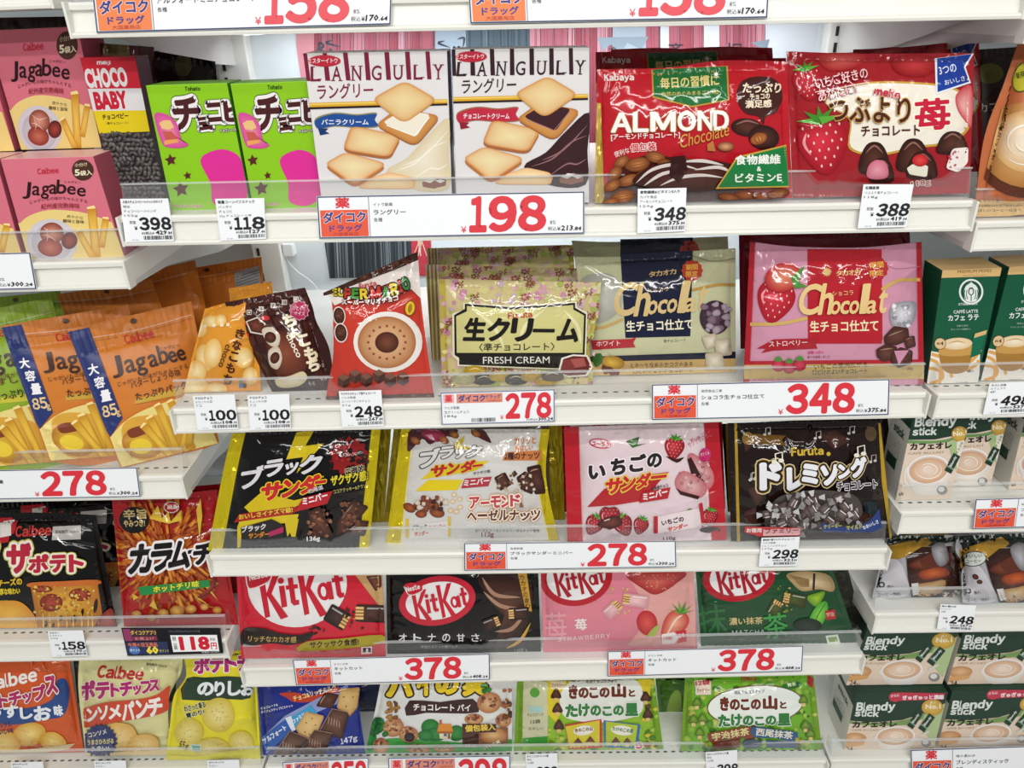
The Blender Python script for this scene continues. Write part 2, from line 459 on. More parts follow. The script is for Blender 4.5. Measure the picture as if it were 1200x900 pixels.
# ---------------------------------------------------------------- packages
def plane_for(quad, zs, lean, yaw, Y0):
    a, y = math.radians(lean), math.radians(yaw)
    n = np.array([math.sin(y)*math.cos(a), -math.cos(y)*math.cos(a), math.sin(a)])
    mx = (quad[2][0]+quad[3][0])/2; my = (quad[2][1]+quad[3][1])/2
    p0 = onZ(mx, my, zs) if Y0 is None else np.array([atX(mx, Y0, zs), Y0, zs])
    return p0, n
def rest(quad, zs, lean, yaw, Y0, ymin):
    """plane of the face, and the quad with its lower corners set down on the shelf"""
    p0, n = plane_for(quad, zs, lean, yaw, Y0)
    if Y0 is None and p0[1] < ymin: p0, n = plane_for(quad, zs, lean, yaw, ymin)
    w = Surf(p0, n, quad).at(quad); q = [tuple(x) for x in quad[:2]]
    for t, b in ((1, 2), (0, 3)):
        k = (zs-w[t][2])/(w[b][2]-w[t][2]); q.append(proj(w[t]+(w[b]-w[t])*k))
    return p0, n, q
def bag(name, label, cat, quad, zs, col, th=.02, lean=12, yaw=0, Y0=None, wr=.0011, seed=1, seal=(.06, .05, .03, .03), mat='film', top=None, bot=None, left=None, right=None, nu=108, nv=88, back=.5, group=None, sag=.0, cols=None, teeth=0, ymin=.021, settle=True, foil=None):
    """a soft packet: quad = TL,TR,BR,BL of its face; top/bot/left/right = extra outline points between the corners"""
    global A
    q0 = quad
    if settle: p0, n, quad = rest(quad, zs, lean, yaw, Y0, ymin)
    else:
        lo = max(list(quad[2:])+list(bot or []), key=lambda p_: p_[1]); p0, n = plane_for([lo]*4, zs, lean, yaw, Y0)
    if bot:
        dd = (quad[2][1]+quad[3][1]-q0[2][1]-q0[3][1])/2; bot = [(x, y+dd) for x, y in bot]
    f = Surf(p0, n, quad, th, seal, wr, seed, sag)
    root = empty(name, p0, label, cat, group)
    TL, TR, BR, BL = quad
    def edge(a, b, mid):
        p = [a]+list(mid or [])+[b]
        return np.array(spl(p, 12, False) if len(p) > 2 else p, float)
    def samp(e, t):
        s = np.r_[0, np.cumsum(np.linalg.norm(np.diff(e, axis=0), axis=1))]; s /= s[-1]
        return np.c_[np.interp(t, s, e[:, 0]), np.interp(t, s, e[:, 1])]
    u = np.linspace(0, 1, nu+1); v = np.linspace(0, 1, nv+1)
    et, eb, el, er = samp(edge(TL, TR, top), u), samp(edge(BL, BR, bot), u), samp(edge(TL, BL, left), v), samp(edge(TR, BR, right), v)
    if teeth: et[1:-1:2, 1] += teeth; eb[1:-1:2, 1] -= teeth
    U, Vv = np.meshgrid(u, v)
    G_ = (1-Vv)[..., None]*et[None]+Vv[..., None]*eb[None]+(1-U)[..., None]*el[:, None]+U[..., None]*er[:, None]
    c4 = [np.array(q, float) for q in quad]
    G_ -= ((1-U)*(1-Vv))[..., None]*c4[0]+(U*(1-Vv))[..., None]*c4[1]+(U*Vv)[..., None]*c4[2]+((1-U)*Vv)[..., None]*c4[3]
    px = G_.reshape(-1, 2)
    V = f.at(px); N = f.normals(px)
    kk = (nu+1)*(nv+1); idx = np.arange(kk).reshape(nv+1, nu+1)
    q = np.stack([idx[1:, :-1], idx[1:, 1:], idx[:-1, 1:], idx[:-1, :-1]], -1).reshape(-1, 4)
    base = np.tile(lin(col), (kk, 1))
    if cols is not None: base = cols(U.ravel(), Vv.ravel(), base)
    # back sheet
    pb = f.at(px, flat=True); bb = np.clip(f.b(px), 0, None); wall = np.minimum(np.minimum(U, 1-U), np.minimum(Vv, 1-Vv)).ravel()
    Vb = pb-f.n[None]*(.0012+bb*back*np.clip(wall*8, 0, 1))[:, None]
    allV = np.r_[V, Vb]; qb = q[:, ::-1]+kk
    ring = np.r_[idx[0, :-1], idx[:-1, -1], idx[-1, :0:-1], idx[:0:-1, 0]]; r2 = np.roll(ring, -1)
    qs = np.stack([ring, r2, r2+kk, ring+kk], -1)
    nb = np.tile(-f.n, (kk, 1))
    fm = None; ml = M[mat]
    if foil:
        uc = U.ravel()[q].mean(1); f1 = ((uc < foil[0]) | (uc > 1-foil[1])).astype(int); fm = np.r_[f1, f1, np.zeros(len(qs), int)]; ml = [M[mat], M['foil']]
    mesh_obj('film', allV, np.r_[q, qb, qs], ml, root, np.r_[base, base], np.r_[N, nb], fm)
    out = [tuple(p) for p in np.r_[et[:-1], er[:-1], eb[:0:-1], el[:0:-1]]]
    A = Art(f, root, M[mat], None, [c for c in quad])
    A.outline = out
    return root
def box(name, label, cat, quad, zs, depth, cols, lean=0, yaw=0, Y0=None, group=None, bevel=.0008, mat='card'):
    """a carton: cols = front, side, top"""
    global A
    p0, n, quad = rest(quad, zs, lean, yaw, Y0, .024)
    f = Surf(p0, n, quad); root = empty(name, p0, label, cat, group)
    w = f.at(quad)
    # square the carton up: the bottom edge rests on the shelf
    bk = -f.n*depth
    TL, TR, BR, BL = w
    V = [BL, BR, TR, TL, BL+bk, BR+bk, TR+bk, TL+bk]
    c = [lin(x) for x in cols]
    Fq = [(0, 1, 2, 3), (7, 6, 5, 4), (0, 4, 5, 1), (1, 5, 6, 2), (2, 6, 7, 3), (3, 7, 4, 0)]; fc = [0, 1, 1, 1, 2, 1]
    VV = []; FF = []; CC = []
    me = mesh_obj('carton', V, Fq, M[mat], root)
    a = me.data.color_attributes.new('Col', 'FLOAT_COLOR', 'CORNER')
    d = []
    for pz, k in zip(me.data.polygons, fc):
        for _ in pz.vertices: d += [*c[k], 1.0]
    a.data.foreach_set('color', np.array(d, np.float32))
    b = me.modifiers.new('soft_edge', 'BEVEL'); b.width = bevel; b.segments = 2
    A = Art(f, root, M[mat], None, [q for q in quad])
    root['_w'] = 0; del root['_w']
    A.w = w; A.bk = bk
    return root
def face_art(root, p, n, quad, mat='card', H=None, clip=True):
    global A
    A = Art(Surf(p, n, quad), root, M[mat], H, [q for q in quad] if clip else None)
def proj(P_):
    d = np.asarray(P_)-CAM; z = d@FW; return (600+FPX*(d@RT)/z, 450-FPX*(d@UP)/z)
def frame(src, dst): A.H = homog(src, dst)
def crop(x0, y0, s_): A.H = np.array([[1/s_, 0, x0], [0, 1/s_, y0], [0, 0, 1.0]])
def FW_(t): return ''.join(chr(ord(c)+0xFEE0) if '!' <= c <= '~' else c for c in t)
def H(t, *a, **k): T(FW_(t), *a, **k)
def HS(t, xl, yl, xr, yr, h, col, wt=.04, gap=.06, out=(), sl=0, wid=None):
    """heavy grotesque lettering set letter by letter"""
    if wid is None: wid = [{'1': .62, 'i': .32, 'l': .32, 'I': .36, 'j': .4, 't': .6, 'f': .6, 'r': .65, 'm': 1.45, 'w': 1.3, 'M': 1.3, 'W': 1.45, '.': .3, ' ': .5}.get(c, 1.0) for c in t]
    n = len(t); tot = sum(wid)+gap*(n-1); x = 0; lay = list(out)+[None]
    low = 'acegmnopqrsuvwxyz'; anycap = any(c.isupper() or c.isdigit() or c in 'bdfhklt' for c in t)
    for o_ in lay:
        x = 0
        for c, w in zip(t, wid):
            a, b = x/tot, (x+w)/tot; x += w+gap
            if c == ' ': continue
            hh = h; dy = 0
            if anycap and c in low: hh = h*.74
            if c in 'gpqyj': hh = h*(.98 if c != 'j' else 1.2); dy = h*.24
            if c == '.': hh = h*.18
            p = (xl+(xr-xl)*a, yl+(yr-yl)*a+dy); q = (xl+(xr-xl)*b, yl+(yr-yl)*b+dy)
            if o_ is None: T(FW_(c), *p, *q, hh, col, wt, sl)
            else: T(FW_(c), *p, *q, hh, o_[0], wt, sl, out=()) if False else _grow(FW_(c), p, q, hh, o_[0], wt, o_[1], sl)
def _grow(t, p, q, h, col, wt, ex, sl):
    V0, _, _z = glyphs(t, wt, 2); lo, hi = V0.min(0), V0.max(0); sp = np.maximum(hi-lo, 1e-6)
    V, Tr, dz = glyphs(t, wt+ex, 2); g = (V-lo)/sp; d = np.array([q[0]-p[0], q[1]-p[1]]); ln = np.linalg.norm(d); d = d/ln; up = np.array([d[1], -d[0]])
    A.add(np.array(p)+g[:, :1]*ln*d+g[:, 1:]*h*up+(g[:, 1:]*sl*h)*d, Tr, lin(col), dz)
def left_side(dep_, rows=6, dark=True):
    """print on the left flank of the carton just built"""
    global A
    o = A; TL, TR, BR, BL = o.w; bk = o.bk; root = o.root
    n = np.cross(TL-BL, bk); n = n if n[0] < 0 else -n
    q = [proj(TL+bk), proj(TL), proj(BL), proj(BL+bk)]
    A = Art(Surf(BL, n, q), root, M['card'], homog([(0, 0), (60, 0), (60, 100), (0, 100)], q), None)
    A.part('side_print', label='left flank with small green print')
    if dark: R(0, 0, 60, 22, '#1d3a2c'); R(8, 62, 40, 74, '#24422f')
    T('stick', 14, 38, 48, 38, 9, '#2f4a3a', .03)
    for k in range(rows): T('コーヒー飲料 牛乳 砂糖'[k:k+7], 8, 46+k*3.2, 44, 46+k*3.2, 1.8, '#6a7a6c')
    A.flush()
# ---------------------------------------------------------------- printed pictures
def rq(pts, r=.22, n=4):
    """polygon with rounded corners"""
    p = [np.array(q, float) for q in pts]; k = len(p); out = []
    for i in range(k):
        a, b, c = p[i-1], p[i], p[(i+1) % k]; s0 = b+(a-b)*r; s1 = b+(c-b)*r
        for j in range(n+1):
            t = j/n; out.append(tuple(s0*(1-t)**2+2*b*t*(1-t)+s1*t*t))
    return out
def cookie(pts, edge='#c98a45', mid='#efdca6', side=None, dy=0, r=.22):
    p = rq(pts, r)
    if side: P([(x, y+dy) for x, y in p], side)
    G(p, edge, mid, rings=7, pw=.36)
def choc(pts, edge='#2c1510', mid='#5b3222', hl=True, r=.15):
    p = rq(pts, r); G(p, edge, mid, rings=4)
    if hl:
        c = np.mean(np.array(p), 0); q = [np.array(x) for x in (p[len(p)//8], p[len(p)//3])]; L([c+(q[0]-c)*.7, c+((q[0]+q[1])/2-c)*.75, c+(q[1]-c)*.7], np.linalg.norm(q[0]-c)*.10, '#a98672', True, True)
def strawberry(cx, cy, r, rot=0, leaf=True, col=('#a5101f', '#e5384a'), seed='#f0c9a0', squash=.86):
    c, s_ = math.cos(math.radians(rot)), math.sin(math.radians(rot))
    def tr(x, y): return (cx+r*(x*c-y*s_), cy+r*(x*s_+y*c))
    o = [(0, -.8), (.45, -.85), (.8, -.5), (.82, 0), (.55, .55), (.18, .95), (-.18, .95), (-.55, .55), (-.82, 0), (-.8, -.5), (-.45, -.85)]
    G(spl([tr(x*squash/.86, y) for x, y in o], 4), col[0], col[1], tr(-.15, -.15), rings=5)
    for j in range(-2, 4):
        for i in range(-2, 3):
            x = i*.3+(.15 if j % 2 else 0); y = j*.26-.08
            if abs(x) < .72-.45*max(0, y) and y < .78: E(*tr(x*squash/.86, y), r*.035, r*.055, seed, rot, 6)
    L([tr(-.5, -.45), tr(-.62, -.1), tr(-.45, .3)], r*.1, '#f29aa0', True, True)
    if leaf:
        for a in (-75, -38, 0, 38, 75):
            w = math.radians(a); P([tr(-.14*math.cos(w), -.78-.14*math.sin(w)), tr(.8*math.sin(w), -.72-.55*math.cos(w)), tr(.14*math.cos(w), -.78+.14*math.sin(w))], '#3f8a2c' if a % 2 == 0 else '#5aa63a')
def cup(cx, cy, rx, ry, h, coffee=('#c98d58', '#f2dcc4'), body=('#e9e2da', '#faf7f2'), rot=0, art=True):
    b = [(cx-rx, cy), (cx-rx*.93, cy+h*.45), (cx-rx*.62, cy+h*.9), (cx, cy+h), (cx+rx*.62, cy+h*.9), (cx+rx*.93, cy+h*.45), (cx+rx, cy)]
    G(spl(b, 4), body[0], body[1], rings=3); E(cx, cy, rx, ry, body[1], rot); E(cx, cy+ry*.03, rx*.94, ry*.92, mixc(body[0], '#a88', .25), rot)
    G(ell(cx, cy+ry*.07, rx*.89, ry*.85, rot), coffee[0], coffee[1], rings=6, pw=.8)
    if art:
        for k in (.62, .4, .2): L([(cx+rx*k*math.cos(w), cy+ry*k*math.sin(w)) for w in [t*.5+k*9 for t in range(9)]], ry*.07, '#fbf1e4', True, True)
def fry(x0, y0, x1, y1, w, col=('#c98622', '#f2c95c')):
    d = np.array([x1-x0, y1-y0], float); d /= np.linalg.norm(d); q = np.array([-d[1], d[0]])*w/2; a, b = np.array([x0, y0]), np.array([x1, y1])
    G([tuple(a-q), tuple((a+b)/2-q), tuple(b-q), tuple(b+q), tuple((a+b)/2+q), tuple(a+q)], col[0], col[1], rings=3, pw=.6)
    if w > 20: P([tuple(a-q), tuple(a+q), tuple(a+q-d*w*.25), tuple(a-q*.6-d*w*.35)], mixc(col[1], '#fff3c0', .5))
def chip(cx, cy, rx, ry, rot=0, edge='#d99e34', mid='#f5dd86', dots=8):
    G(spl([(x+random.uniform(-.04, .04)*rx, y+random.uniform(-.04, .04)*ry) for x, y in ell(cx, cy, rx, ry, rot, 12)], 3), edge, mid, rings=5)
    for k in range(dots):
        a, q = random.uniform(0, 6.3), random.uniform(.1, .8); E(cx+rx*q*math.cos(a), cy+ry*q*math.sin(a), rx*.04, ry*.03, '#c98a2c', 0, 6)
def almond(cx, cy, rx, ry, rot=0, edge='#6d3413', mid='#c98550'):
    c, s_ = math.cos(math.radians(rot)), math.sin(math.radians(rot))
    def tr(x, y): return (cx+x*rx*c-y*ry*s_, cy+x*rx*s_+y*ry*c)
    G(spl([tr(-1, 0), tr(-.5, -.8), tr(.2, -.95), tr(.8, -.6), tr(1, 0), tr(.8, .6), tr(.2, .95), tr(-.5, .8)], 3), edge, mid, rings=4)
    for k in (-.4, 0, .4): L([tr(-.8, k*.3), tr(0, k), tr(.85, k*.4)], ry*.08, '#8d4f22')
def crinkle(box_, n, col='#f6f6f6', w=1.2, seed=1):
    pass
def bits(x0, y0, x1, y1, n, cols, r0, r1, seed=1):
    q = random.Random(seed)
    for k in range(n):
        x, y, r = q.uniform(x0, x1), q.uniform(y0, y1), q.uniform(r0, r1); c = q.choice(cols)
        G(spl([(x+r*q.uniform(.6, 1.2)*math.cos(w), y+r*q.uniform(.5, 1.1)*math.sin(w)) for w in [i*math.pi/3 for i in range(6)]], 2), mixc(c, '#000000', .35), c, rings=2)
def waferbar(x, y, l, w, rot, coat=('#2a1712', '#4e2c20'), cut='#e5bd78'):
    c, s_ = math.cos(math.radians(rot)), math.sin(math.radians(rot))
    def tr(a, b): return (x+a*c-b*s_, y+a*s_+b*c)
    G(rq([tr(0, -w/2), tr(l, -w/2), tr(l, w/2), tr(0, w/2)], .12), coat[0], coat[1], rings=3)
    P([tr(0, -w*.36), tr(l*.26, -w*.36), tr(l*.26, w*.36), tr(0, w*.36)], cut)
    for k in (-.18, 0, .18): L([tr(0, w*k), tr(l*.26, w*k)], w*.07, '#8a5530', False)
    L([tr(l*.36, -w*.28), tr(l*.9, -w*.3)], w*.09, mixc(coat[1], '#ffffff', .35), False)
# ================================================================ the setting
def structure(o): o['kind'] = 'structure'; return o
b = MB(); b.box((-3, -3, -.02), (3, 1.2, 0)); structure(b.build('floor', M['floor']))
BY = .462
b = MB(); b.box((-1.6, BY, .05), (1.6, BY+.02, 2.0)); structure(b.build('wall_back', M['panel']))
def upright(x, label):
    root = empty('shelf_upright', (x, .43, 0), label, 'shelf post', 'slotted white posts between the bays')
    b = MB(); b.box((x-.024, .432, 0), (x+.024, .4615, 2.0)); b.build('post', M['white'], root, bevel=.002)
    b = MB()
    for i in range(64):
        z = .35+i*.022
        for dx in (-.013,): b.box((x+dx-.0022, .4312, z), (x+dx+.0022, .433, z+.013))
    b.build('slots', M['dark'], root)
upright(-.452, 'slotted white shelf post between the left bay and the middle bay')
upright(.456, 'slotted white shelf post between the middle bay and the right bay')
SH = {}
def shelf(key, xl, zl, xr, zr, label, ends='lr', led=False, slots=False, fence=True, Yf=0.0, guard=.03):
    """zl, zr: height of the lower front edge at either end"""
    root = empty('store_shelf', ((xl+xr)/2, Yf, min(zl, zr)), label, 'shelf', 'white steel shelves with price rails')
    zm = (zl+zr)/2; SH[key] = zm+.0315
    A_, B_ = (xl, zl), (xr, zr)
    b = MB(); b.sweep([(Yf+.0125, .006), (.430, .006), (.430, .0305), (Yf+.0125, .0305)], A_, B_); b.build('shelf_board', M['white'], root)
    b = MB(); b.sweep([(Yf+.012, .0), (Yf+.0, .0005), (Yf-.0005, .003), (Yf+.0005, .005), (Yf+.005, .006), (Yf+.0095, .022), (Yf+.0085, .0235), (Yf+.0055, .0245), (Yf+.0055, .0285), (Yf+.0075, .031), (Yf+.0125, .031)], A_, B_)
    o = b.build('price_rail', M['rail'], root)
    for side, x, z in (('l', xl, zl), ('r', xr, zr)):
        if side not in ends: continue
        s = 1 if side == 'l' else -1
        b = MB(); b.box((min(x-s*.0008, x+s*.002), Yf-.0012, z-.0003), (max(x-s*.0008, x+s*.002), Yf+.0145, z+.0315)); b.build('end_cap', M['rail'], root, bevel=.0006)
        b = MB(); x0 = x+s*.0004; x1 = x0+s*.0018
        pr_ = [(Yf+.014, z+.0005), (Yf+.1, z-.004), (.26, z-.035), (.42, z-.05), (.4315, z-.05), (.4315, z+.030), (Yf+.014, z+.030)]
        V = [(x0, y, zz) for y, zz in pr_]+[(x1, y, zz) for y, zz in pr_]; k = len(pr_)
        b.add(V, [tuple(range(k)), tuple(range(k, 2*k))[::-1]]+[(i, i+k, (i+1) % k+k, (i+1) % k) for i in range(k)])
        b.build('side_bracket', M['grey'], root)
    if fence:
        g = .003; h = guard; q = h*.27
        b = MB(); b.sweep([(Yf+.0125, .031), (Yf+.0137, .031), (Yf+.0137+q, .031+h), (Yf+.0125+q, .031+h)], (xl+g, zl), (xr-g, zr))
        for x, z, s in ((xl+g, zl, 1), (xr-g, zr, -1)):
            b.hexa([(x, Yf+.0137, z+.0312), (x+s*.0012, Yf+.0137, z+.0312), (x+s*.0012, Yf+.0137+q, z+.031+h), (x, Yf+.0137+q, z+.031+h), (x, Yf+.034, z+.0312), (x+s*.0012, Yf+.034, z+.0312), (x+s*.0012, Yf+.034, z+.031+h), (x, Yf+.034, z+.031+h)])
        b.build('clear_front_guard', M['clear'], root)
        b = MB(); b.sweep([(Yf+.0112+q, .031+h), (Yf+.0150+q, .031+h), (Yf+.0150+q, .0326+h), (Yf+.0112+q, .0326+h)], (xl+g, zl), (xr-g, zr))
        b.build('guard_lip', M['clear_lip'], root)
    if slots:
        b = MB(); n = int((xr-xl)/.0125)
        for i in range(n):
            x = xl+.01+i*.0125; z = zl+(zr-zl)*(x-xl)/(xr-xl)+.0307
            e = ell(x, Yf+.026, .0036, .0017, 0, 10); b.add([(p, q, z) for p, q in e], [tuple(range(10))])
        b.build('slots', M['dark'], root)
    if led:
        Y = .385
        b = MB(); b.box((xl+.03, Y-.012, zm-.0035), (xr-.03, Y+.012, zm+.0055)); b.build('lamp_housing', M['white'], root, bevel=.001)
        b = MB(); b.box((xl+.04, Y-.007, zm-.0046), (xr-.04, Y+.007, zm-.0034)); b.build('lamp_tube', M['led'], root)
        l = area('shelf_lamp_light', (0, Y, zm-.006), (math.radians(12), 0, 0), xr-xl-.1, .014, led, (.9, .96, 1))
        l.location.x = (xl+xr)/2
    return root
shelf('C0', -.449, 1.486, .449, 1.477, 'topmost white shelf of the middle bay, at the upper edge', led=.8)
shelf('C1', -.452, 1.283, .450, 1.2755, 'middle bay shelf holding the green cartons and the white biscuit cartons', led=.8)
shelf('C2', -.450, 1.050, .450, 1.0500, 'middle bay shelf holding the cream patterned packets above the black ones', led=.6, slots=True)
shelf('C3', -.452, .828, .449, .8195, 'middle bay shelf holding the black and yellow packet and the dark brown one', led=.6)
shelf('C4', -.447, .620, .450, .6280, 'middle bay shelf holding the row of wafer packets with round white logos', led=.6)
shelf('C5', -.450, .405, .434, .4030, 'lowest white shelf of the middle bay, at the lower edge', slots=True, guard=.026)
LX = -1.36
shelf('L0', LX, 1.506, -.458, 1.5120, 'topmost white shelf of the left bay, upper left corner', ends='r', fence=False)
shelf('L1', LX, 1.232, -.457, 1.2350, 'left bay shelf holding the pink cartons', ends='r', slots=False)
shelf('L2', LX, .956, -.456, .9550, 'left bay shelf holding the orange stand-up pouches', ends='r', slots=True)
shelf('L3', LX, .678, -.456, .6780, 'left bay shelf holding the black pizza snack packet', ends='r', slots=True)
shelf('L4', LX, .400, -.456, .4020, 'lowest white shelf of the left bay, under the potato chip packets', ends='r', slots=True)
RX = 1.36
shelf('R0', .455, 1.456, RX, 1.4540, 'topmost white shelf of the right bay, upper right corner', ends='l', fence=False)
shelf('R1', .454, 1.253, RX, 1.2540, 'right bay shelf holding the large coffee packet', ends='l')
shelf('R2', .459, 1.048, RX, 1.0480, 'right bay shelf holding the green and tan latte cartons', ends='l', slots=True)
shelf('R3', .451, .878, RX, .8770, 'right bay shelf holding the three narrow coffee stick cartons', ends='l', slots=True)
shelf('R4', .450, .706, RX, .7040, 'right bay shelf holding the silvery drip coffee packets', ends='l')
shelf('R5', .438, .405, RX, .4030, 'lowest white shelf of the right bay, under the stacked coffee stick cartons', ends='l', guard=.026)
# backdrop print behind the middle bay
p = np.array([0, BY-.0012, 0]); nrm = (0, -1, 0)
q = [proj((-.36, BY-.0012, 1.52)), proj((.425, BY-.0012, 1.52)), proj((.425, BY-.0012, 1.09)), proj((-.36, BY-.0012, 1.09))]
root = empty('backdrop_poster', (0, BY-.0012, 1.09), 'pink and grey plank pattern poster on the wall behind the middle bay', 'poster')
b = MB(); b.box((-.36, BY-.0012, 1.09), (.425, BY-.0002, 1.52), lin('#d9dfe6')); b.build('sheet', M['paper'], root)
face_art(root, p, nrm, q)
A.part('pink_planks', M['paper'])
random.seed(3)
R(347, 20, 368, 200, '#d9939d')
def planks(x, x1):
    while x < x1:
        w = min(random.choice([8, 9, 10, 13, 16]), x1-x); R(x, 20, x+w-.8, 200, random.choice(['#b9707e', '#ad5f6e', '#b26a78', '#c98a96', '#a5525f', '#cf9aa6']))
        for k in range(3): L([(x+random.uniform(.2, max(w-1, .4)), 20), (x+random.uniform(.2, max(w-1, .4)), 200)], .5, '#93424f', False)
        L([(x+w-.6, 20), (x+w-.6, 200)], .7, '#4a3038', False); x += w
planks(368, 510); planks(621, 718); planks(757, 774); planks(784, 825); planks(843, 897)
R(510, 20, 546, 200, '#a3b3c2'); R(546, 20, 621, 200, '#54646f'); R(718, 20, 757, 200, '#a9b8c6')
for k in range(40): x = random.uniform(547, 620); L([(x, 20), (x+2, 200)], random.uniform(.4, 1.4), random.choice(['#3f4c55', '#6f808c', '#48565f']), False)
A.part('ink_figures', M['paper'])
for cx in (380, 730, 526):
    for k in range(7):
        a = (cx+random.uniform(-12, 12), random.uniform(44, 66)); L([a, (a[0]+random.uniform(-9, 9), a[1]+random.uniform(-6, 6)), (a[0]+random.uniform(-12, 12), a[1]+random.uniform(3, 12))], 3, '#4c4a58', True, True)
for cx, t in ((792, '斎'), (860, '桐'), (864, '末')): T(t, cx-9, 72 if t != '末' else 88, cx+9, 72 if t != '末' else 88, 22, '#3e3a44', .01)
P([(700, 44), (760, 43), (752, 58), (735, 50), (728, 62), (716, 52), (706, 60)], '#8fa0ad'); P([(880, 50), (902, 46), (898, 60)], '#8796a4')
A.part('charcoal_planks', M['paper'])
R(376, 205, 482, 420, '#3f464c')
for k in range(60):
    x = random.uniform(378, 480); L([(x, 210), (x+8, 400)], random.uniform(.5, 2.2), random.choice(['#2d3338', '#5d666d', '#79838b', '#343a40', '#98a2a8']), False)
R(482, 205, 505, 420, '#c4404f')
for k in range(6): L([(484+random.uniform(0, 18), 270), (484+random.uniform(0, 18), 300)], .8, '#e8d8c0', False)
A.flush()
# power lead of the shelf lamp
root = empty('power_cord', onY(338, 292, .45), 'thin white lead hanging from a plug on the back wall', 'cord')
b = MB(); pts = [onY(*q, .452) for q in spl([(333, 296), (337, 306), (348, 318), (362, 328), (371, 338), (376, 350), (378, 372)], 5, False)]; b.tube(pts, .0016); b.build('lead', M['cable'], root, smooth=True)
b = MB(); c = onY(339, 291, .45); b.box(c-np.array([.009, .01, .012]), c+np.array([.009, .0105, .010])); b.build('plug', M['cable'], root, bevel=.002)
# ================================================================ price cards
def card(quad, zb, label, col='#edeff2', name='price_card', Yc=-.0035, lean=15):
    global A
    a = math.radians(lean); n = np.array([0, -math.cos(a), math.sin(a)])
    p0 = np.array([0, Yc, zb]); f = Surf(p0, n, quad); w = f.at(quad)
    root = empty(name, w[3], label, 'price card')
    TL, TR, BR, BL = w; bk = -n*.0006
    b = MB(); b.hexa([BL, BR, TR, TL, BL+bk, BR+bk, TR+bk, TL+bk], lin(col)); b.build('sheet', M['paper'], root)
    A = Art(f, root, M['paper'], None, None)
    return root
NAVY = '#26335f'; RED = '#cf1f35'; ORG = '#e0573a'; BLU = '#2a3f8c'
def digits(txt, x0, y, x1, h, col, wt=.034, sl=.05):
    HS(txt, x0, y, x1, y, h, col, wt+.012, .05, (), sl)
def bigcard(quad, zb, label, maker, name, price, tax, sub='各種', glare=False):
    red = '#d8333f' if not glare else '#e0525c'  # upper-edge cards: reflected glare is painted in as paler red and orange
    card(quad, zb, label); frame([(0, 0), (315, 0), (315, 50), (0, 50)], quad)
    A.part('border')
    for a in ((.4, .4, 314.6, 1.7), (.4, 48.3, 314.6, 49.6), (.4, 1.7, 1.7, 48.3), (313.3, 1.7, 314.6, 48.3)): R(*a, '#2f3c63')
    R(60.5, 1.7, 61.2, 48.3, '#6b7591')
    A.part('shop_logo')
    R(3.2, 16.5, 59, 47.6, ORG if not glare else '#e8824f')
    T('薬', 21.5, 14.5, 38.5, 14.5, 12.5, '#d8323c', .03)
    T('ダイコク', 6, 32, 57, 31.5, 13.5, BLU, .035, out=[('#f3c9b4', .05)])
    T('ドラッグ', 13, 42.2, 52, 41.8, 8.3, BLU, .03)
    T('大国薬局店', 17, 47, 47, 47, 4.2, '#b23a35', .015)
    A.part('small_print')
    T(maker, 66, 13, 66+4.6*len(maker), 13, 4, '#3b3d44'); T(name, 66, 23, 66+min(7.6*len(name), 104), 23, 6.2, '#23252b', .012); T(sub, 66, 31, 76, 31, 4.6, '#3b3d44')
    T('8%', 274, 38, 281, 38, 4.6, '#4a4d55'); T('税込', 271.5, 45.5, 282, 45.5, 4.8, '#3b3d44'); T('¥', 282.7, 45.5, 286.5, 45.5, 4.6, '#3b3d44', .01)
    T(tax[:-3], 287, 45.7, 301, 45.7, 6.3, '#15171d', .03, .12); T(tax[-3:], 301.4, 45.7, 311, 45.7, 4.6, '#15171d', .03, .12)
    A.part('price_lettering'); T('¥', 168.5, 46, 175, 46, 7.6, red, .005)
    digits(price, 178, 46, 269, 42.5, red); A.flush()
def barcode(x0, y0, x1, y1, seed=0):
    r = random.Random(seed); x = x0
    while x < x1:
        w = r.choice([.5, .5, .9, 1.3]); R(x, y0, min(x+w, x1), y1, '#2b2c30'); x += w+r.choice([.5, .7, 1.1])
def smallcard(quad, zb, label, lines, price, tax, serif=False):
    card(quad, zb, label); frame([(0, 0), (57, 0), (57, 50), (0, 50)], quad)
    A.part('small_print')
    y = 5.6
    for i, t in enumerate(lines):
        wd = min(3.9*len(t), 47 if i == 0 else 38); T(t, 2.5, y, 2.5+wd, y, 3.6 if i == 0 else 3.3, '#1d1f24' if i == 0 else '#4d5058', .02 if i == 0 else 0); y += 5.3
    T('税抜', 7.5, 29.5, 15, 29.5, 4, '#33353b'); T('¥', 12.5, 36.5, 16, 36.5, 4.6, '#1d1f24', .02)
    T('8%税込¥', 20, 41.8, 35, 41.8, 3.5, '#33353b', .01); T(tax[:-3], 36.5, 42, 50, 42, 4.8, '#17181d', .035); T(tax[-3:], 50.5, 42, 56, 42, 3.6, '#17181d', .02)
    barcode(22, 43.2, 55.5, 47.6, int(price) % 97)
    T('07-18', 8, 48.6, 15, 48.6, 1.8, '#8a8d94')
    A.part('price_lettering'); digits(price, 18.5, 37, 56.5, 15.5, '#17181d', .03, 0.0 if not serif else .12); A.flush()
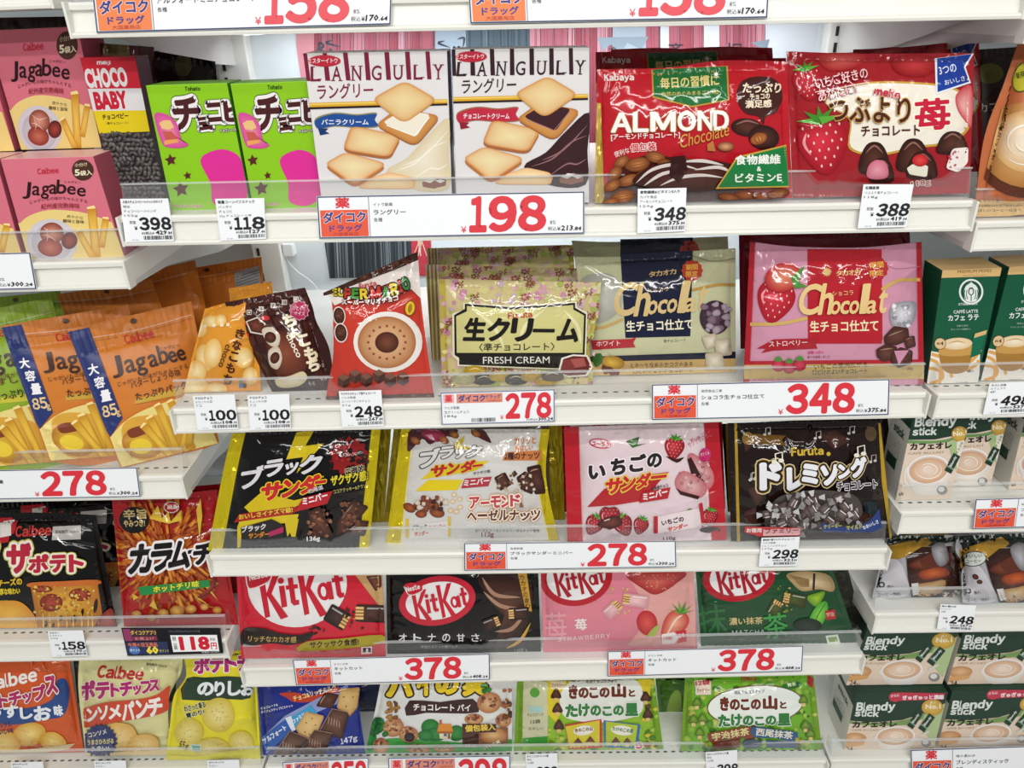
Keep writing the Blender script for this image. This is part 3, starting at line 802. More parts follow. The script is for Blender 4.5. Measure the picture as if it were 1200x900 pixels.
def midcard(quad, zb, label, lines, price, tax):
    card(quad, zb, label); frame([(0, 0), (134, 0), (134, 38), (0, 38)], quad)
    A.part('border')
    for a in ((.3, .3, 133.7, 1.2), (.3, 36.8, 133.7, 37.7), (.3, 1, 1.2, 37), (132.8, 1, 133.7, 37)): R(*a, '#3b4a7a')
    A.part('shop_logo'); R(19, 2.5, 73, 13, '#dd8a70'); R(3, 2.5, 16, 12.5, '#e9b4b4'); T('薬', 5, 12, 14, 12, 9, '#d8323c', .03)
    T('ダイコク', 21, 12, 53, 12, 8.5, BLU, .035); T('ドラッグ', 54, 9, 71, 9, 5, BLU, .02); T('大国薬局店', 55, 12.4, 71, 12.4, 2.6, '#b23a35')
    A.part('small_print')
    y = 20
    for t in lines: T(t, 4, y, 4+min(3.6*len(t), 42), y, 3.4, '#3b3d44'); y += 5
    barcode(36, 31, 64, 35.6, 5); T('8%税込¥', 101, 35.8, 114, 35.8, 2.9, '#33353b'); T(tax, 115, 36, 132, 36, 4, '#17181d', .03)
    A.part('price_lettering'); T('¥', 70, 33.5, 74, 33.5, 5.5, '#d8333f'); digits(price, 76, 33, 130, 30, '#d8333f', .034, .02); A.flush()
Z = dict(C0=1.4815, C1=1.279, C2=1.050, C3=.824, C4=.624, C5=.404, L1=1.2335, L2=.9555, L3=.678, L4=.401, R2=1.048, R3=.8775, R4=.705, R5=.404)
bigcard([(106, -22), (460, -31), (458, 29), (113, 39)], Z['C0'], 'large price card at the upper edge, left one reading 158', 'ブルボン', 'アルフォートミニチョコレート', '158', '170.64', glare=True)
bigcard([(547, -33), (903, -40), (899.5, 21), (551, 28)], Z['C0'], 'large price card at the upper edge, right one reading 158', 'ブルボン', 'アルフォートミニチョコレート', '158', '170.64', glare=True)
bigcard([(370.7, 230), (685, 224), (685, 274), (374, 280)], Z['C1'], 'large price card reading 198 below the white biscuit cartons', 'イトウ製菓', 'ラングリー', '198', '213.84')
smallcard([(140.7, 233), (197, 232.5), (204, 282.7), (147, 284)], Z['C1'], 'small price card reading 398 in front of the dark bead chocolate pack', ['人気のチョコベビーのジャンボタイプ', '明治', 'チョコベビージャンボ', '102g'], '398', '429.84')
smallcard([(252, 233), (309.5, 232), (311.7, 280), (258.5, 282.3)], Z['C1'], 'small price card reading 118 in front of the green cartons', ['軽量コーンパフスナック', 'バンダイ', 'チョコビ', '25g チョコレート味'], '118', '127.44')
smallcard([(747.5, 221.4), (804.5, 220), (803, 271), (747, 273.5)], Z['C1'], 'small price card reading 348 in front of the red almond packet', ['食物繊維&ビタミンE入り', 'カバヤ食品', 'アーモンドチョコレート', '129g'], '348', '375.84', True)
smallcard([(1012, 216), (1070.7, 216), (1062, 266), (1005, 267.7)], Z['C1'], 'small price card reading 388 in front of the strawberry chocolate packet', ['名糖産業', 'つぶより苺チョコレート', '118g'], '388', '419.04', True)
smallcard([(226, 464), (274.7, 462), (279.5, 502.8), (231.5, 504)], Z['C2'], 'small price card reading 100 in front of the small orange packet', ['チロルチョコ', 'きなこもち袋', '7コ'], '100', '108.00')
smallcard([(290, 463.3), (338.7, 461.5), (341, 502.5), (293, 504)], Z['C2'], 'small price card reading 100 in front of the small dark brown packet', ['チロルチョコ', 'ちょこもち袋', '7コ'], '100', '108.00')
smallcard([(397, 458.5), (446.7, 457), (450, 499), (401, 500.7)], Z['C2'], 'small price card reading 248 in front of the red and brown slanted packet', ['サクサクのキューブ型チョコレート', 'フルタ製菓', 'スーパーマリオチョコ', '31g'], '248', '267.84')
midcard([(516, 460), (650, 456), (650, 494.5), (517.5, 498)], Z['C2'], 'medium price card reading 278 below the cream patterned packet', ['フルタ製菓', '生クリームチョコ', '184g'], '278', '300.24')
bigcard([(763.7, 450.4), (1043, 444), (1041.6, 486.4), (764, 492.4)], Z['C2'], 'large price card reading 348 below the truffle chocolate packets', '高岡食品工業', 'ショコラ生チョコ仕立て', '348', '375.84')
smallcard([(1160, 449), (1212, 447), (1205, 484), (1152, 486)], Z['R2'], 'small price card reading 498 below the green and tan latte cartons', ['ネスレ日本', 'カフェラテ', '4P'], '498', '537.84', True)
bigcard([(-300, 303), (35.6, 295.7), (43, 338.8), (-286, 346)], Z['L1'], 'large price card below the pink cartons, cut by the left edge', 'カルビー', 'じゃがビー', '278', '300.24')
bigcard([(-103, 553), (160.6, 547.6), (165, 582.4), (-97, 587)], Z['L2'], 'large price card reading 278 below the orange pouches', 'カルビー', 'じゃがビー大容量', '278', '300.24')
smallcard([(55.7, 739.5), (97, 738.7), (102.5, 768.7), (61, 770)], Z['L3'], 'small price card reading 158 below the black pizza snack packet', ['カルビー', 'ピザポテト', '60g'], '158', '170.64')
bigcard([(543.5, 636.5), (792, 633.8), (792.8, 664.6), (544, 669)], Z['C3'], 'large price card reading 278 between the white nut packet and the pink one', '有楽製菓', 'ブラックサンダーミニバー', '278', '300.24')
smallcard([(892.5, 630.3), (937.3, 629), (934, 663), (889, 664)], Z['C3'], 'small price card reading 298 in front of the dark brown sweets packet', ['個包装で配りやすいチョコレート', 'フルタ製菓', 'ドレミソングチョコ', '177g'], '298', '321.84', True)
bigcard([(1143.3, 585), (1398, 577), (1390, 611), (1139, 620.5)], Z['R3'], 'large price card below the narrow coffee stick cartons', '味の素AGF', 'ブレンディスティック', '278', '300.24')
bigcard([(342.7, 773.3), (574, 766), (574.3, 796.7), (346.7, 803.3)], Z['C4'], 'large price card reading 378 below the red and the black wafer packets', 'ネスレ日本', 'キットカット', '378', '408.24')
bigcard([(711.7, 763.3), (941.7, 756.7), (940, 786.7), (712, 793)], Z['C4'], 'large price card reading 378 below the pink and the green wafer packets', 'ネスレ日本', 'キットカット', '378', '408.24')
smallcard([(1102.5, 708), (1144, 709.5), (1138.7, 740), (1098, 737.3)], Z['R4'], 'small price card reading 248 below the silvery drip coffee packets', ['味の素AGF', 'ドリップ', '6袋'], '248', '267.84', True)
midcard([(331, 893), (431.6, 887.7), (433, 926), (333, 930)], Z['C5'], 'medium price card reading 358 below the dark blue biscuit packet', ['ブルボン', 'アルフォート'], '358', '386.64')
midcard([(454.5, 888), (598, 885), (599, 925), (456, 928)], Z['C5'], 'medium price card reading 398 below the small pie packet', ['ロッテ', 'パイの実'], '398', '429.84')
smallcard([(615.7, 884), (652.7, 882.7), (655, 918), (618, 919)], Z['C5'], 'small price card reading 398 below the yellow and green snack packet', ['きのことたけのこの里', '明治', '12袋'], '398', '429.84')
smallcard([(827, 881.7), (864, 879), (865, 915), (828, 917)], Z['C5'], 'small price card reading 398 below the all green snack packet', ['きのことたけのこの里', '明治', '12袋'], '398', '429.84', True)
bigcard([(1067, 878.6), (1325, 870), (1320, 912), (1068, 920)], Z['R5'], 'large price card below the stacked coffee stick cartons', '味の素AGF', 'ブレンディスティック', '698', '753.84')
for i, (q, t) in enumerate((([(12.5, 893.5), (50, 892.7), (55, 925), (17, 926)], 'orange'), ([(110, 892), (147, 891.3), (151, 924), (114, 925)], 'cream coloured'), ([(242.7, 891.3), (280, 890.5), (283, 923), (246, 924)], 'yellow and dark green'))):
    smallcard(q, Z['L4'], 'small price card at the lower edge below the %s chip packet' % t, ['ポテトチップス', 'カルビー', '60g'], '118', '127.44')
q = [(142, 736), (257.5, 736), (261.7, 765.5), (149.5, 768.7)]
card(q, Z['L3'], 'black promotional price card below the red fries packet', '#17151a'); frame([(0, 0), (116, 0), (116, 30), (0, 30)], q)
A.part('promotion_panel'); R(1, 1, 38, 14, '#3c2a3a'); T('ダイコクアプリ', 9, 7.5, 37, 7.5, 5, '#e9c24a', .02); R(1, 1, 9, 14, '#8f3a62'); R(9, 9, 37, 13.5, '#7b3044'); T('お買上げ', 12, 13, 34, 13, 3.2, '#e8a0a0')
R(1, 15, 48, 29, '#2c3558'); T('今週の目玉商品', 3, 20.5, 36, 20.5, 4.8, '#e57b4a', .02); E(9, 24, 6, 4.6, '#4a6fae'); T('ポイント', 4, 25.5, 15, 25.5, 3.4, '#e9eef6', .02); T('60', 22, 28.5, 36, 28.5, 8.5, '#f2df3a', .05); T('ポイント', 37, 27, 48, 27, 3.4, '#f2df3a')
A.part('price_panel'); R(53, 8, 111, 27, '#f1f1f1'); T('超特価', 55, 20, 59, 20, 3, '#222'); T('118', 62, 25.5, 100, 25.5, 16, RED, .05, 0); T('円', 101, 25, 109, 25, 8, RED, .03); T('税抜', 101, 15, 108, 15, 3.6, '#333')
TV('税抜', 57, 12, 57, 22, 5, '#222', .01); T('8%税込 127.44円', 88, 29.2, 111, 29.2, 2.4, '#ddd'); T('スティックカラムーチョ ホットチリ味', 52, 5, 90, 5, 2.6, '#8d8a90'); A.flush()
# ================================================================ first row, middle bay
zs = SH['C1']
r = box('chocolate_bead_pack', 'tall clear fronted red and yellow pack of dark chocolate beads', 'chocolate pack', [(93.5, 67.5), (158, 66.5), (193, 241), (138, 244)], zs, .032, ('#3a3534', '#2a2326', '#a3202c'))
P([(93.5, 67.5), (158, 66.5), (166, 103.5), (103, 104)], '#cf2436'); P([(103, 104), (166, 103.5), (171.5, 129.2), (109.3, 130)], '#e4dfe2'); P([(109.3, 130), (171.5, 129.2), (177, 154), (116.5, 156.5)], '#e6cb1c')
A.part('title_lettering'); crop(90, 60, 10)
T('CHOCO', 122, 437, 612, 415, 232, '#ece7e9', .05, -.17); T('BABY', 228, 690, 610, 672, 215, '#c92038', .055, -.17)
A.part('small_lettering'); HS('meiji', 235, 158, 395, 156, 42, '#f2e8ea', .05)
T('チョコベビー', 300, 806, 606, 788, 66, '#2a2420', .04); T('（準チョコレート）', 345, 864, 604, 856, 34, '#4a4420', .02); A.flush()
b = MB(); random.seed(5); f = A.f
for j in range(15):
    for i in range(11):
        x = 118+j*5.6*.25+(i+.5+(j % 2)*.4)*5.35+random.uniform(-1.2, 1.2); y = 158+j*5.7+random.uniform(-1.2, 1.2)
        if x > 177+(y-154)*.19 or x < 119+(y-156)*.25: continue
        c = f.at((x, y), .0006)[0]; a = random.uniform(0, 3.14); d1 = np.array([math.cos(a), 0, math.sin(a)]); d2 = np.array([-math.sin(a), 0, math.cos(a)]); d3 = np.array([0, -1, 0])
        V = []; Fq = []; sg = 8; L_, r_ = .0031, .0021
        for q, (al, rr) in enumerate(((-1, .45), (-.85, .9), (0, 1), (.85, .9), (1, .45))):
            for k in range(sg):
                w = 2*math.pi*k/sg; V.append(c+d1*al*L_+(d2*math.cos(w)+d3*math.sin(w))*rr*r_)
            if q:
                for k in range(sg): Fq.append(((q-1)*sg+k, (q-1)*sg+(k+1) % sg, q*sg+(k+1) % sg, q*sg+k))
        Fq += [tuple(range(sg))[::-1], tuple(4*sg+k for k in range(sg))]
        b.add(V, Fq, lin(random.choice(['#5d5856', '#544e4d', '#676260', '#4b4544'])))
o = b.build('chocolate_beads', M['card'], r, smooth=True); o['kind'] = 'stuff'
def green_box(quad, label, src):
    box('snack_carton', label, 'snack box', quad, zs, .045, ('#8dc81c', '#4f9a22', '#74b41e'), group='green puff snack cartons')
    H_ = homog(src, quad); A.H = H_@np.array([[.1, 0, 165], [0, .1, 85], [0, 0, 1]])
    A.part('title_lettering')
    for ch, x0, y0, x1, y1, hh in (('チ', 395, 668, 700, 655, 375), ('ョ', 690, 690, 850, 668, 165), ('コ', 795, 600, 1000, 585, 245), ('ビ', 985, 585, 1230, 570, 270)):
        T(ch, x0, y0, x1, y1, hh, '#4a1c1f', .05, -.05, out=[('#2f5a10', .125), ('#efe9ea', .1)])
    HS('Tohato', 515, 215, 697, 212, 48, '#2d4a12', .05); T('チョコレート味', 930, 705, 1130, 690, 44, '#f2eaea', .02, out=[('#3a1a18', .12)])
    A.part('biscuit_picture'); G(spl([(165, 480), (300, 490), (420, 590), (480, 790), (560, 840), (490, 880), (330, 880), (250, 830), (180, 620)], 4), '#d4459a', '#e68a9f', rings=4)
    P([(215, 590), (270, 560), (345, 560), (390, 640), (330, 670), (250, 660)], '#eac080'); P([(270, 800), (430, 770), (440, 815), (280, 850)], '#e9a45c'); P([(255, 690), (360, 690), (440, 780), (290, 790)], '#c75a50')
    A.part('chocolate_stars'); k = 10/6; ox, oy = 150, 800
    def c6(x, y): return (ox+x*k, oy+y*k)
    for x, y, rr in ((120, 135, 44), (238, 245, 30), (192, 340, 58)): star(*c6(x, y), rr*k, '#5a2320', 5, .5, -100)
    A.part('plain_spot'); S([c6(*q) for q in ((330, 130), (470, 60), (600, 110), (640, 250), (655, 400), (560, 470), (420, 440), (400, 300))], '#de2f96')
    A.part('small_lettering'); T('クレヨンしんちゃん', *c6(140, 470), *c6(345, 470), 40, '#c94f72', .03, out=[('#f6e6e6', .06)]); T('パフスナック', *c6(140, 497), *c6(370, 497), 17, '#3c6a14'); A.flush()
g1 = [(170.5, 100), (266, 97), (294, 246), (202, 249.5)]; g2 = [(269.5, 98), (361, 94.5), (378, 243.5), (297, 246.5)]
green_box(g1, 'green puff snack carton beside the dark chocolate bead pack', g1)
green_box(g2, 'green puff snack carton half hidden by the vanilla biscuit carton', g1)
def biscuit_box(quad, label, src, v):
    van = v == 'v'; bar = '#7d1a35' if van else '#32171d'
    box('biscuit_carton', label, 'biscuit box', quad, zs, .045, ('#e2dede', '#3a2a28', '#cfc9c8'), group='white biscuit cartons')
    A.H = homog(src, quad)@np.array([[1/4.863, 0, 350], [0, 1/4.863, 50], [0, 0, 1]])
    A.part('stripes')
    for x0, x1, x2, x3 in ((25, 47, 68, 46), (136, 160, 180, 152), (252, 278, 296, 270), (372, 397, 411, 384), (488, 515, 526, 500), (606, 632, 642, 616), (722, 746, 757, 733)):
        yt = 60-(x0-25)*.014; P([(x0, yt), (x1, yt), (x2, yt+158), (x3, yt+158)], bar)
    P([(62, 343), (848, 322), (848, 345), (63, 368)], '#dba62c'); P([(62, 349), (848, 328), (848, 334), (62, 355)], '#f2d873'); P([(63, 368), (848, 346), (848, 357), (63, 380)], '#241a18')
    A.part('title_lettering')
    for ch, x0, x1 in (('L', 68, 125), ('A', 190, 243), ('N', 304, 356), ('G', 416, 472), ('U', 541, 592), ('L', 655, 706), ('Y', 770, 821)):
        yb = 220-(x0-65)*.017; T(ch, x0, yb, x1, yb, 84, bar, .008)
        if ch in 'LAUNY':
            for sx, sy in {'L': ((12, -82), (12, -2), (50, -12)), 'A': ((6, -2), (48, -2)), 'U': ((8, -82), (46, -82)), 'N': ((5, -82), (6, -2), (48, -82)), 'Y': ((5, -82), (46, -82), (26, -2))}[ch]: R(x0+sx-12, yb+sy-2.5, x0+sx+12, yb+sy+2.5, bar)
    T('ラングリー', 107, 325, 426, 312, 88, bar, .012)
    A.part('brand_badge'); E(147, 104, 93, 33, '#bb2239', 0); T('ミスターイトウ', 55, 118, 222, 116, 29, '#f0dfe0', .02)
    A.part('flavour_ribbon'); rc = ('#1f4c96', '#16356e', '#8d8a55') if van else ('#bf2840', '#8c1a2e', '#9a6a4a')
    S([(95, 432), (205, 398), (330, 408), (442, 398), (434, 440), (452, 480), (330, 486), (205, 478), (112, 494)], rc[2], 4); P(spl([(96, 440), (205, 405), (330, 415), (440, 405), (432, 440), (450, 475), (330, 481), (205, 473), (112, 490)], 3), rc[0]); P([(110, 488), (168, 490), (152, 505), (176, 517), (122, 528)], rc[1])
    T('バニラクリーム' if van else 'チョコレートクリーム', 130, 468, 398, 468, 32, '#eef0f4', .022)
    A.part('cream_swirl'); sw = ('#d9c8a2', '#efe6d2') if van else ('#351a1e', '#5e3a3c')
    G(spl([(500, 735), (620, 655), (720, 545), (856, 430), (856, 640), (852, 832), (640, 832)], 4), sw[0], sw[1] if van else '#3e2024', rings=4)
    for q in ([(540, 735), (660, 690), (760, 600), (852, 560)], [(640, 790), (740, 720), (800, 720), (852, 690)], [(600, 700), (720, 640), (852, 500)]): L(q, 9, '#f7f1e2' if van else '#94696a', True, True)
    A.part('biscuit_picture')
    cookie([(330, 832), (400, 775), (512, 738), (645, 765), (668, 792), (655, 834)], '#e2a566', '#f2dbae')
    cookie([(146, 690), (265, 622), (510, 690), (320, 815)], '#d68f4c', '#f0dfaf', '#b9743e', 18); cookie([(250, 610), (298, 470), (585, 530), (520, 655)], '#d08440', '#f0dca8', '#a9653a', 15)
    cookie([(435, 470), (560, 375), (815, 415), (665, 592)], '#b87436', '#d99d58', '#9c5c2c', 6); P(rq([(478, 455), (590, 385), (752, 408), (668, 540)], .16), '#efe6d4' if van else '#3d1b22')
    L([(500, 470), (660, 532), (745, 425)], 5, '#ffffff' if van else '#a7797c', False)
    cookie([(412, 322), (605, 215), (795, 325), (600, 465)], '#cf8a3e', '#ecd6a0')
    A.part('wrapped_biscuit_picture'); P([(703, 795), (780, 768), (842, 782), (838, 815), (770, 832), (708, 822)], '#8c5a48'); P([(712, 790), (750, 770), (792, 774), (750, 800)], '#e9e4df'); P([(775, 785), (812, 778), (836, 788), (806, 800)], '#e9e4df'); A.flush()
b1 = [(355, 62.5), (524, 59.5), (530.5, 246), (378.5, 250)]; b2 = [(529, 58), (691, 55.5), (690.5, 243), (535, 246.5)]
biscuit_box(b1, 'white biscuit carton with dark red stripes and a blue ribbon', b1, 'v')
biscuit_box(b2, 'white biscuit carton with dark brown stripes and a red ribbon', b1, 'c')
# almond packets
def almond_bag(quad, label, seed, Y0=None, full=True, lean=10):
    r = bag('almond_chocolate_packet', label, 'chocolate packet', quad, zs, '#b81c28', .016, lean, 0, Y0, .0012, seed, top=[((quad[0][0]*.65+quad[1][0]*.35), quad[0][1]-1.5), ((quad[0][0]*.35+quad[1][0]*.65), quad[1][1]-1)], group='red almond chocolate packets')
    src = [(700, 81), (922.5, 72), (928.5, 235), (697, 240)]
    A.H = homog(src, quad)@np.array([[1/3.215, 0, 680], [0, 1/3.215, 0], [0, 0, 1]])
    A.part('side_seal', M['foil']); P([(30, 380), (78, 390), (92, 800), (42, 800)], '#d3b352')
    A.part('brand_name'); HS('Kabaya', 90, 305, 203, 303, 26, '#ecdcd8', .05)
    A.part('green_panel'); P([(268, 262), (556, 248), (562, 378), (420, 405), (272, 368)], '#b98d3a'); P([(274, 262), (550, 250), (556, 374), (420, 398), (278, 362)], '#1f6a35')
    T('毎日の習慣に', 302, 335, 524, 322, 42, '#e0cd84', .02); T('自然のめぐみまるごと1粒', 308, 363, 522, 355, 17, '#cdb86c', .01); star(512, 280, 24, '#eef3d8', 8, .12); E(512, 280, 7, 7, '#fbfdf0')
    if not full: A.flush(); return r
    A.part('dark_badge'); S([(590, 370), (605, 310), (665, 288), (735, 300), (762, 360), (740, 420), (700, 440), (690, 470), (672, 440), (620, 425)], '#43201c')
    T('たっぷり', 610, 350, 755, 350, 38, '#f0e0c4', .03, .1); T('チョコの', 640, 376, 715, 372, 22, '#f0e0c4', .03); T('満足感', 622, 408, 722, 404, 30, '#f0e0c4', .03)
    A.part('title_lettering'); 
    for ch, x0, x1 in (('A', 115, 195), ('L', 198, 258), ('M', 264, 360), ('O', 366, 436), ('N', 442, 505), ('D', 500, 560)):
        yb = 500-(x0-115)*.022
        T(FW_(ch), x0, yb, x1, yb, 76, '#f6efec', .035, out=[('#a0701e', .03)])
    T('[アーモンドチョコレート]', 116, 532, 376, 522, 26, '#f3e6e0', .02); T('Chocolate', 375, 560, 560, 510, 48, '#c99a44', -.004, .3)
    T('便利な', 132, 594, 188, 575, 22, '#f0d8d4', .01); T('個包装', 190, 573, 286, 566, 31, '#c8222e', .02, out=[('#f6efec', .07)])
    A.part('chocolate_picture'); G(ell(628, 480, 60, 34, 6), '#2c1412', '#5d3328'); G(ell(692, 518, 58, 46, 8), '#2a1210', '#57302a'); almond(672, 522, 22, 34, 70, '#8a431c', '#cf8a4e'); L([(585, 470), (628, 455), (675, 468)], 8, '#8a5f54', True, True)
    P([(478, 545), (500, 530), (510, 570), (480, 568)], '#b9743c'); G(ell(548, 552, 32, 18, 0), '#7a3d20', '#d9a070')
    A.part('almond_picture')
    P([(100, 690), (130, 620), (260, 580), (400, 600), (560, 620), (600, 690), (640, 770), (80, 790)], '#4a1c14')
    for x, y, a, b_, rr, in ((155, 610, 34, 20, -35), (215, 620, 48, 28, -12), (282, 592, 40, 22, 12), (330, 625, 44, 24, 22), (130, 655, 34, 22, -50), (255, 660, 50, 26, -8), (180, 680, 44, 22, -20), (120, 700, 36, 20, -30), (160, 740, 46, 26, -10), (110, 770, 40, 22, -20), (400, 612, 34, 18, 10)): almond(x, y, a, b_, rr)
    G(spl([(200, 690), (240, 640), (330, 610), (440, 600), (560, 615), (600, 650), (560, 700), (450, 720), (330, 715)], 4), '#3a1712', '#5b2f26'); 
    for q in ([(210, 690), (270, 640), (360, 620), (450, 640)], [(240, 700), (310, 655), (400, 640)], [(430, 640), (520, 630), (570, 650)], [(300, 700), (370, 670), (460, 660), (540, 670)], [(380, 610), (460, 606), (540, 622)]): L(q, 13, '#d9cdc8', True, True)
    P([(345, 590), (395, 585), (405, 640), (372, 690), (335, 660)], '#351512')
    for x, y in ((620, 735), (690, 745), (745, 730), (560, 745)): almond(x, y, 44, 20, random.uniform(-15, 15), '#55200f', '#a0603a')
    A.part('fibre_panel'); P([(510, 712), (590, 590), (776, 545), (786, 705)], '#c9a040'); P([(520, 706), (594, 596), (776, 551), (785, 700)], '#1c7a3e'); T('食物繊維', 584, 622, 755, 618, 38, '#f4f7ee', .025); T('&', 665, 645, 682, 645, 18, '#f4f7ee', .02); T('ビタミンE', 584, 688, 760, 684, 34, '#f4f7ee', .025)
    A.flush(); return r
almond_bag([(700, 81), (922.5, 72), (928.5, 235), (697, 240)], 'red almond chocolate packet with a green panel, frontmost of its row', 11)
almond_bag([(698, 61), (905, 56), (915, 205), (700, 208)], 'red almond chocolate packet right behind the frontmost one', 12, None, False, 7)
almond_bag([(716, 58), (921, 68), (926, 196), (716, 196)], 'red almond chocolate packet standing farthest back behind the frontmost one', 13, None, False, 5)
def berry_bag(quad, label, seed, full=True, lean=11):
    r = bag('strawberry_chocolate_packet', label, 'chocolate packet', quad, zs, '#a01f27', .018, lean, 0, None, .0012, seed, top=[(quad[0][0]*.6+quad[1][0]*.4, quad[0][1]*.6+quad[1][1]*.4+2)], group='red strawberry chocolate packets')
    src = [(922, 60), (1140, 62), (1138, 231), (930, 236)]
    A.H = homog(src, quad)@np.array([[1/3, 0, 900], [0, 1/3, 0], [0, 0, 1]])
    A.part('strawberry_picture')
    G(spl([(170, 195), (250, 185), (345, 195), (300, 240), (210, 245)], 4), '#a01c22', '#d0605a'); G(spl([(430, 210), (520, 190), (600, 215), (560, 265), (460, 260)], 4), '#8c141c', '#c23a3c')
    strawberry(140, 290, 62, -10, True, ('#a01420', '#d23a48'), '#e8d0c8')
    A.part('cream_panel'); S([(200, 360), (250, 310), (370, 285), (560, 290), (660, 310), (712, 360), (712, 440), (650, 500), (520, 520), (390, 545), (285, 520), (285, 420)], '#c79a3c', 5); S([(205, 362), (252, 317), (370, 292), (560, 297), (655, 316), (705, 362), (705, 436), (645, 492), (520, 512), (390, 537), (292, 514), (290, 415)], '#ece4d6', 5)
    A.part('strawberry_picture'); strawberry(195, 505, 108, -8, True, ('#9c1220', '#da3346'), '#f0c4b8')
    G(spl([(660, 330), (712, 300), (716, 440), (690, 420), (664, 380)], 4), '#c93c4a', '#f0b8b4'); 
    A.part('blue_flag'); P([(582, 205), (718, 188), (690, 235), (710, 290), (588, 330)], '#e8ecf2'); P([(590, 205), (710, 190), (684, 235), (704, 285), (594, 322)], '#1c3f9a'); T('3つの', 600, 262, 660, 250, 28, '#e8edf8', .01); T('おいしさ', 620, 298, 690, 282, 18, '#e8edf8', .01)
    if not full: A.flush(); return r
    A.part('title_lettering'); T('つぶより', 214, 428, 500, 430, 92, '#4b2118', .02, out=[('#c9a25a', .035)]); T('苺', 520, 460, 645, 450, 112, '#c4203c', .03, out=[('#f5ecd8', .06)]); T('チョコレート', 328, 478, 535, 474, 38, '#4b2118', .025)
    HS('meito', 370, 330, 462, 346, 30, '#c23046', .05)
    T('いちご好きの', 170, 312, 352, 272, 40, '#f3c6c6', .015, out=[('#9c2730', .04)]); T('あなたに!', 180, 356, 312, 322, 36, '#f3c6c6', .015, out=[('#9c2730', .04)]); L([(165, 322), (352, 288)], 2.5, '#f3dada', False)
    A.part('chocolate_picture')
    for x, y, w, h, fil in ((375, 555, 52, 60, None), (402, 598, 42, 46, '#e0889c'), (512, 545, 56, 62, None), (545, 580, 52, 52, None), (650, 500, 52, 42, None)):
        G(spl([(x-w, y+h*.8), (x-w*.9, y-h*.2), (x-w*.4, y-h*.9), (x+w*.4, y-h*.9), (x+w*.9, y-h*.2), (x+w, y+h*.8), (x, y+h*.95)], 4), '#2b120f', '#5d3328'); L([(x-w*.6, y-h*.3), (x, y-h*.75), (x+w*.6, y-h*.3)], 7, '#8d6255', True, True)
    G(spl([(350, 620), (356, 580), (385, 560), (418, 575), (424, 618), (390, 630)], 4), '#cf6a84', '#eaa0b0'); P(rq([(490, 590), (510, 575), (566, 580), (562, 622), (500, 612)], .2), '#e9e6d2'); G(ell(537, 562, 28, 22, 0), '#b81c24', '#e84a4a')
    P(rq([(628, 590), (650, 520), (706, 515), (706, 570), (672, 605)], .2), '#f0e6e0'); bits(640, 530, 700, 590, 14, ['#c8344c', '#d87080'], 2, 6, 4)
    A.part('small_lettering'); T('118g', 510, 662, 575, 652, 24, '#a83a48', .01, out=[('#ecd9d0', .1)]); T('内容量118g', 90, 692, 160, 690, 11, '#d9a0a0'); T('準チョコレート', 180, 695, 265, 693, 12, '#e0b0b0'); A.flush(); return r
berry_bag([(922, 60), (1142, 62), (1136, 231), (930, 236)], 'red strawberry chocolate packet with a cream panel, front one', 21)
berry_bag([(1000, 58), (1147, 46), (1152, 200), (1002, 206)], 'red strawberry chocolate packet behind the front one, showing its blue flag', 22, False, 4)
# dark packs in the gap left of the green cartons
def dark_pack(quad, Y0, label, col, seed, key='C1', spot=None):
    r = bag('snack_packet', label, 'snack packet', quad, SH[key], col, .014, 6, 0, Y0, .001, seed)
    if spot: A.part('printed_oval'); E(*spot)
    A.flush(); return r
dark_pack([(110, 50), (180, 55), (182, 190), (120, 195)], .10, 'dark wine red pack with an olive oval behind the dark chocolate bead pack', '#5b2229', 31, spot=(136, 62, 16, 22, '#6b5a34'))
dark_pack([(172, 58), (252, 72), (262, 178), (182, 185)], .17, 'almost black glossy pack lying behind the green cartons', '#241416', 32, spot=(215, 76, 10, 14, '#5a4a30'))
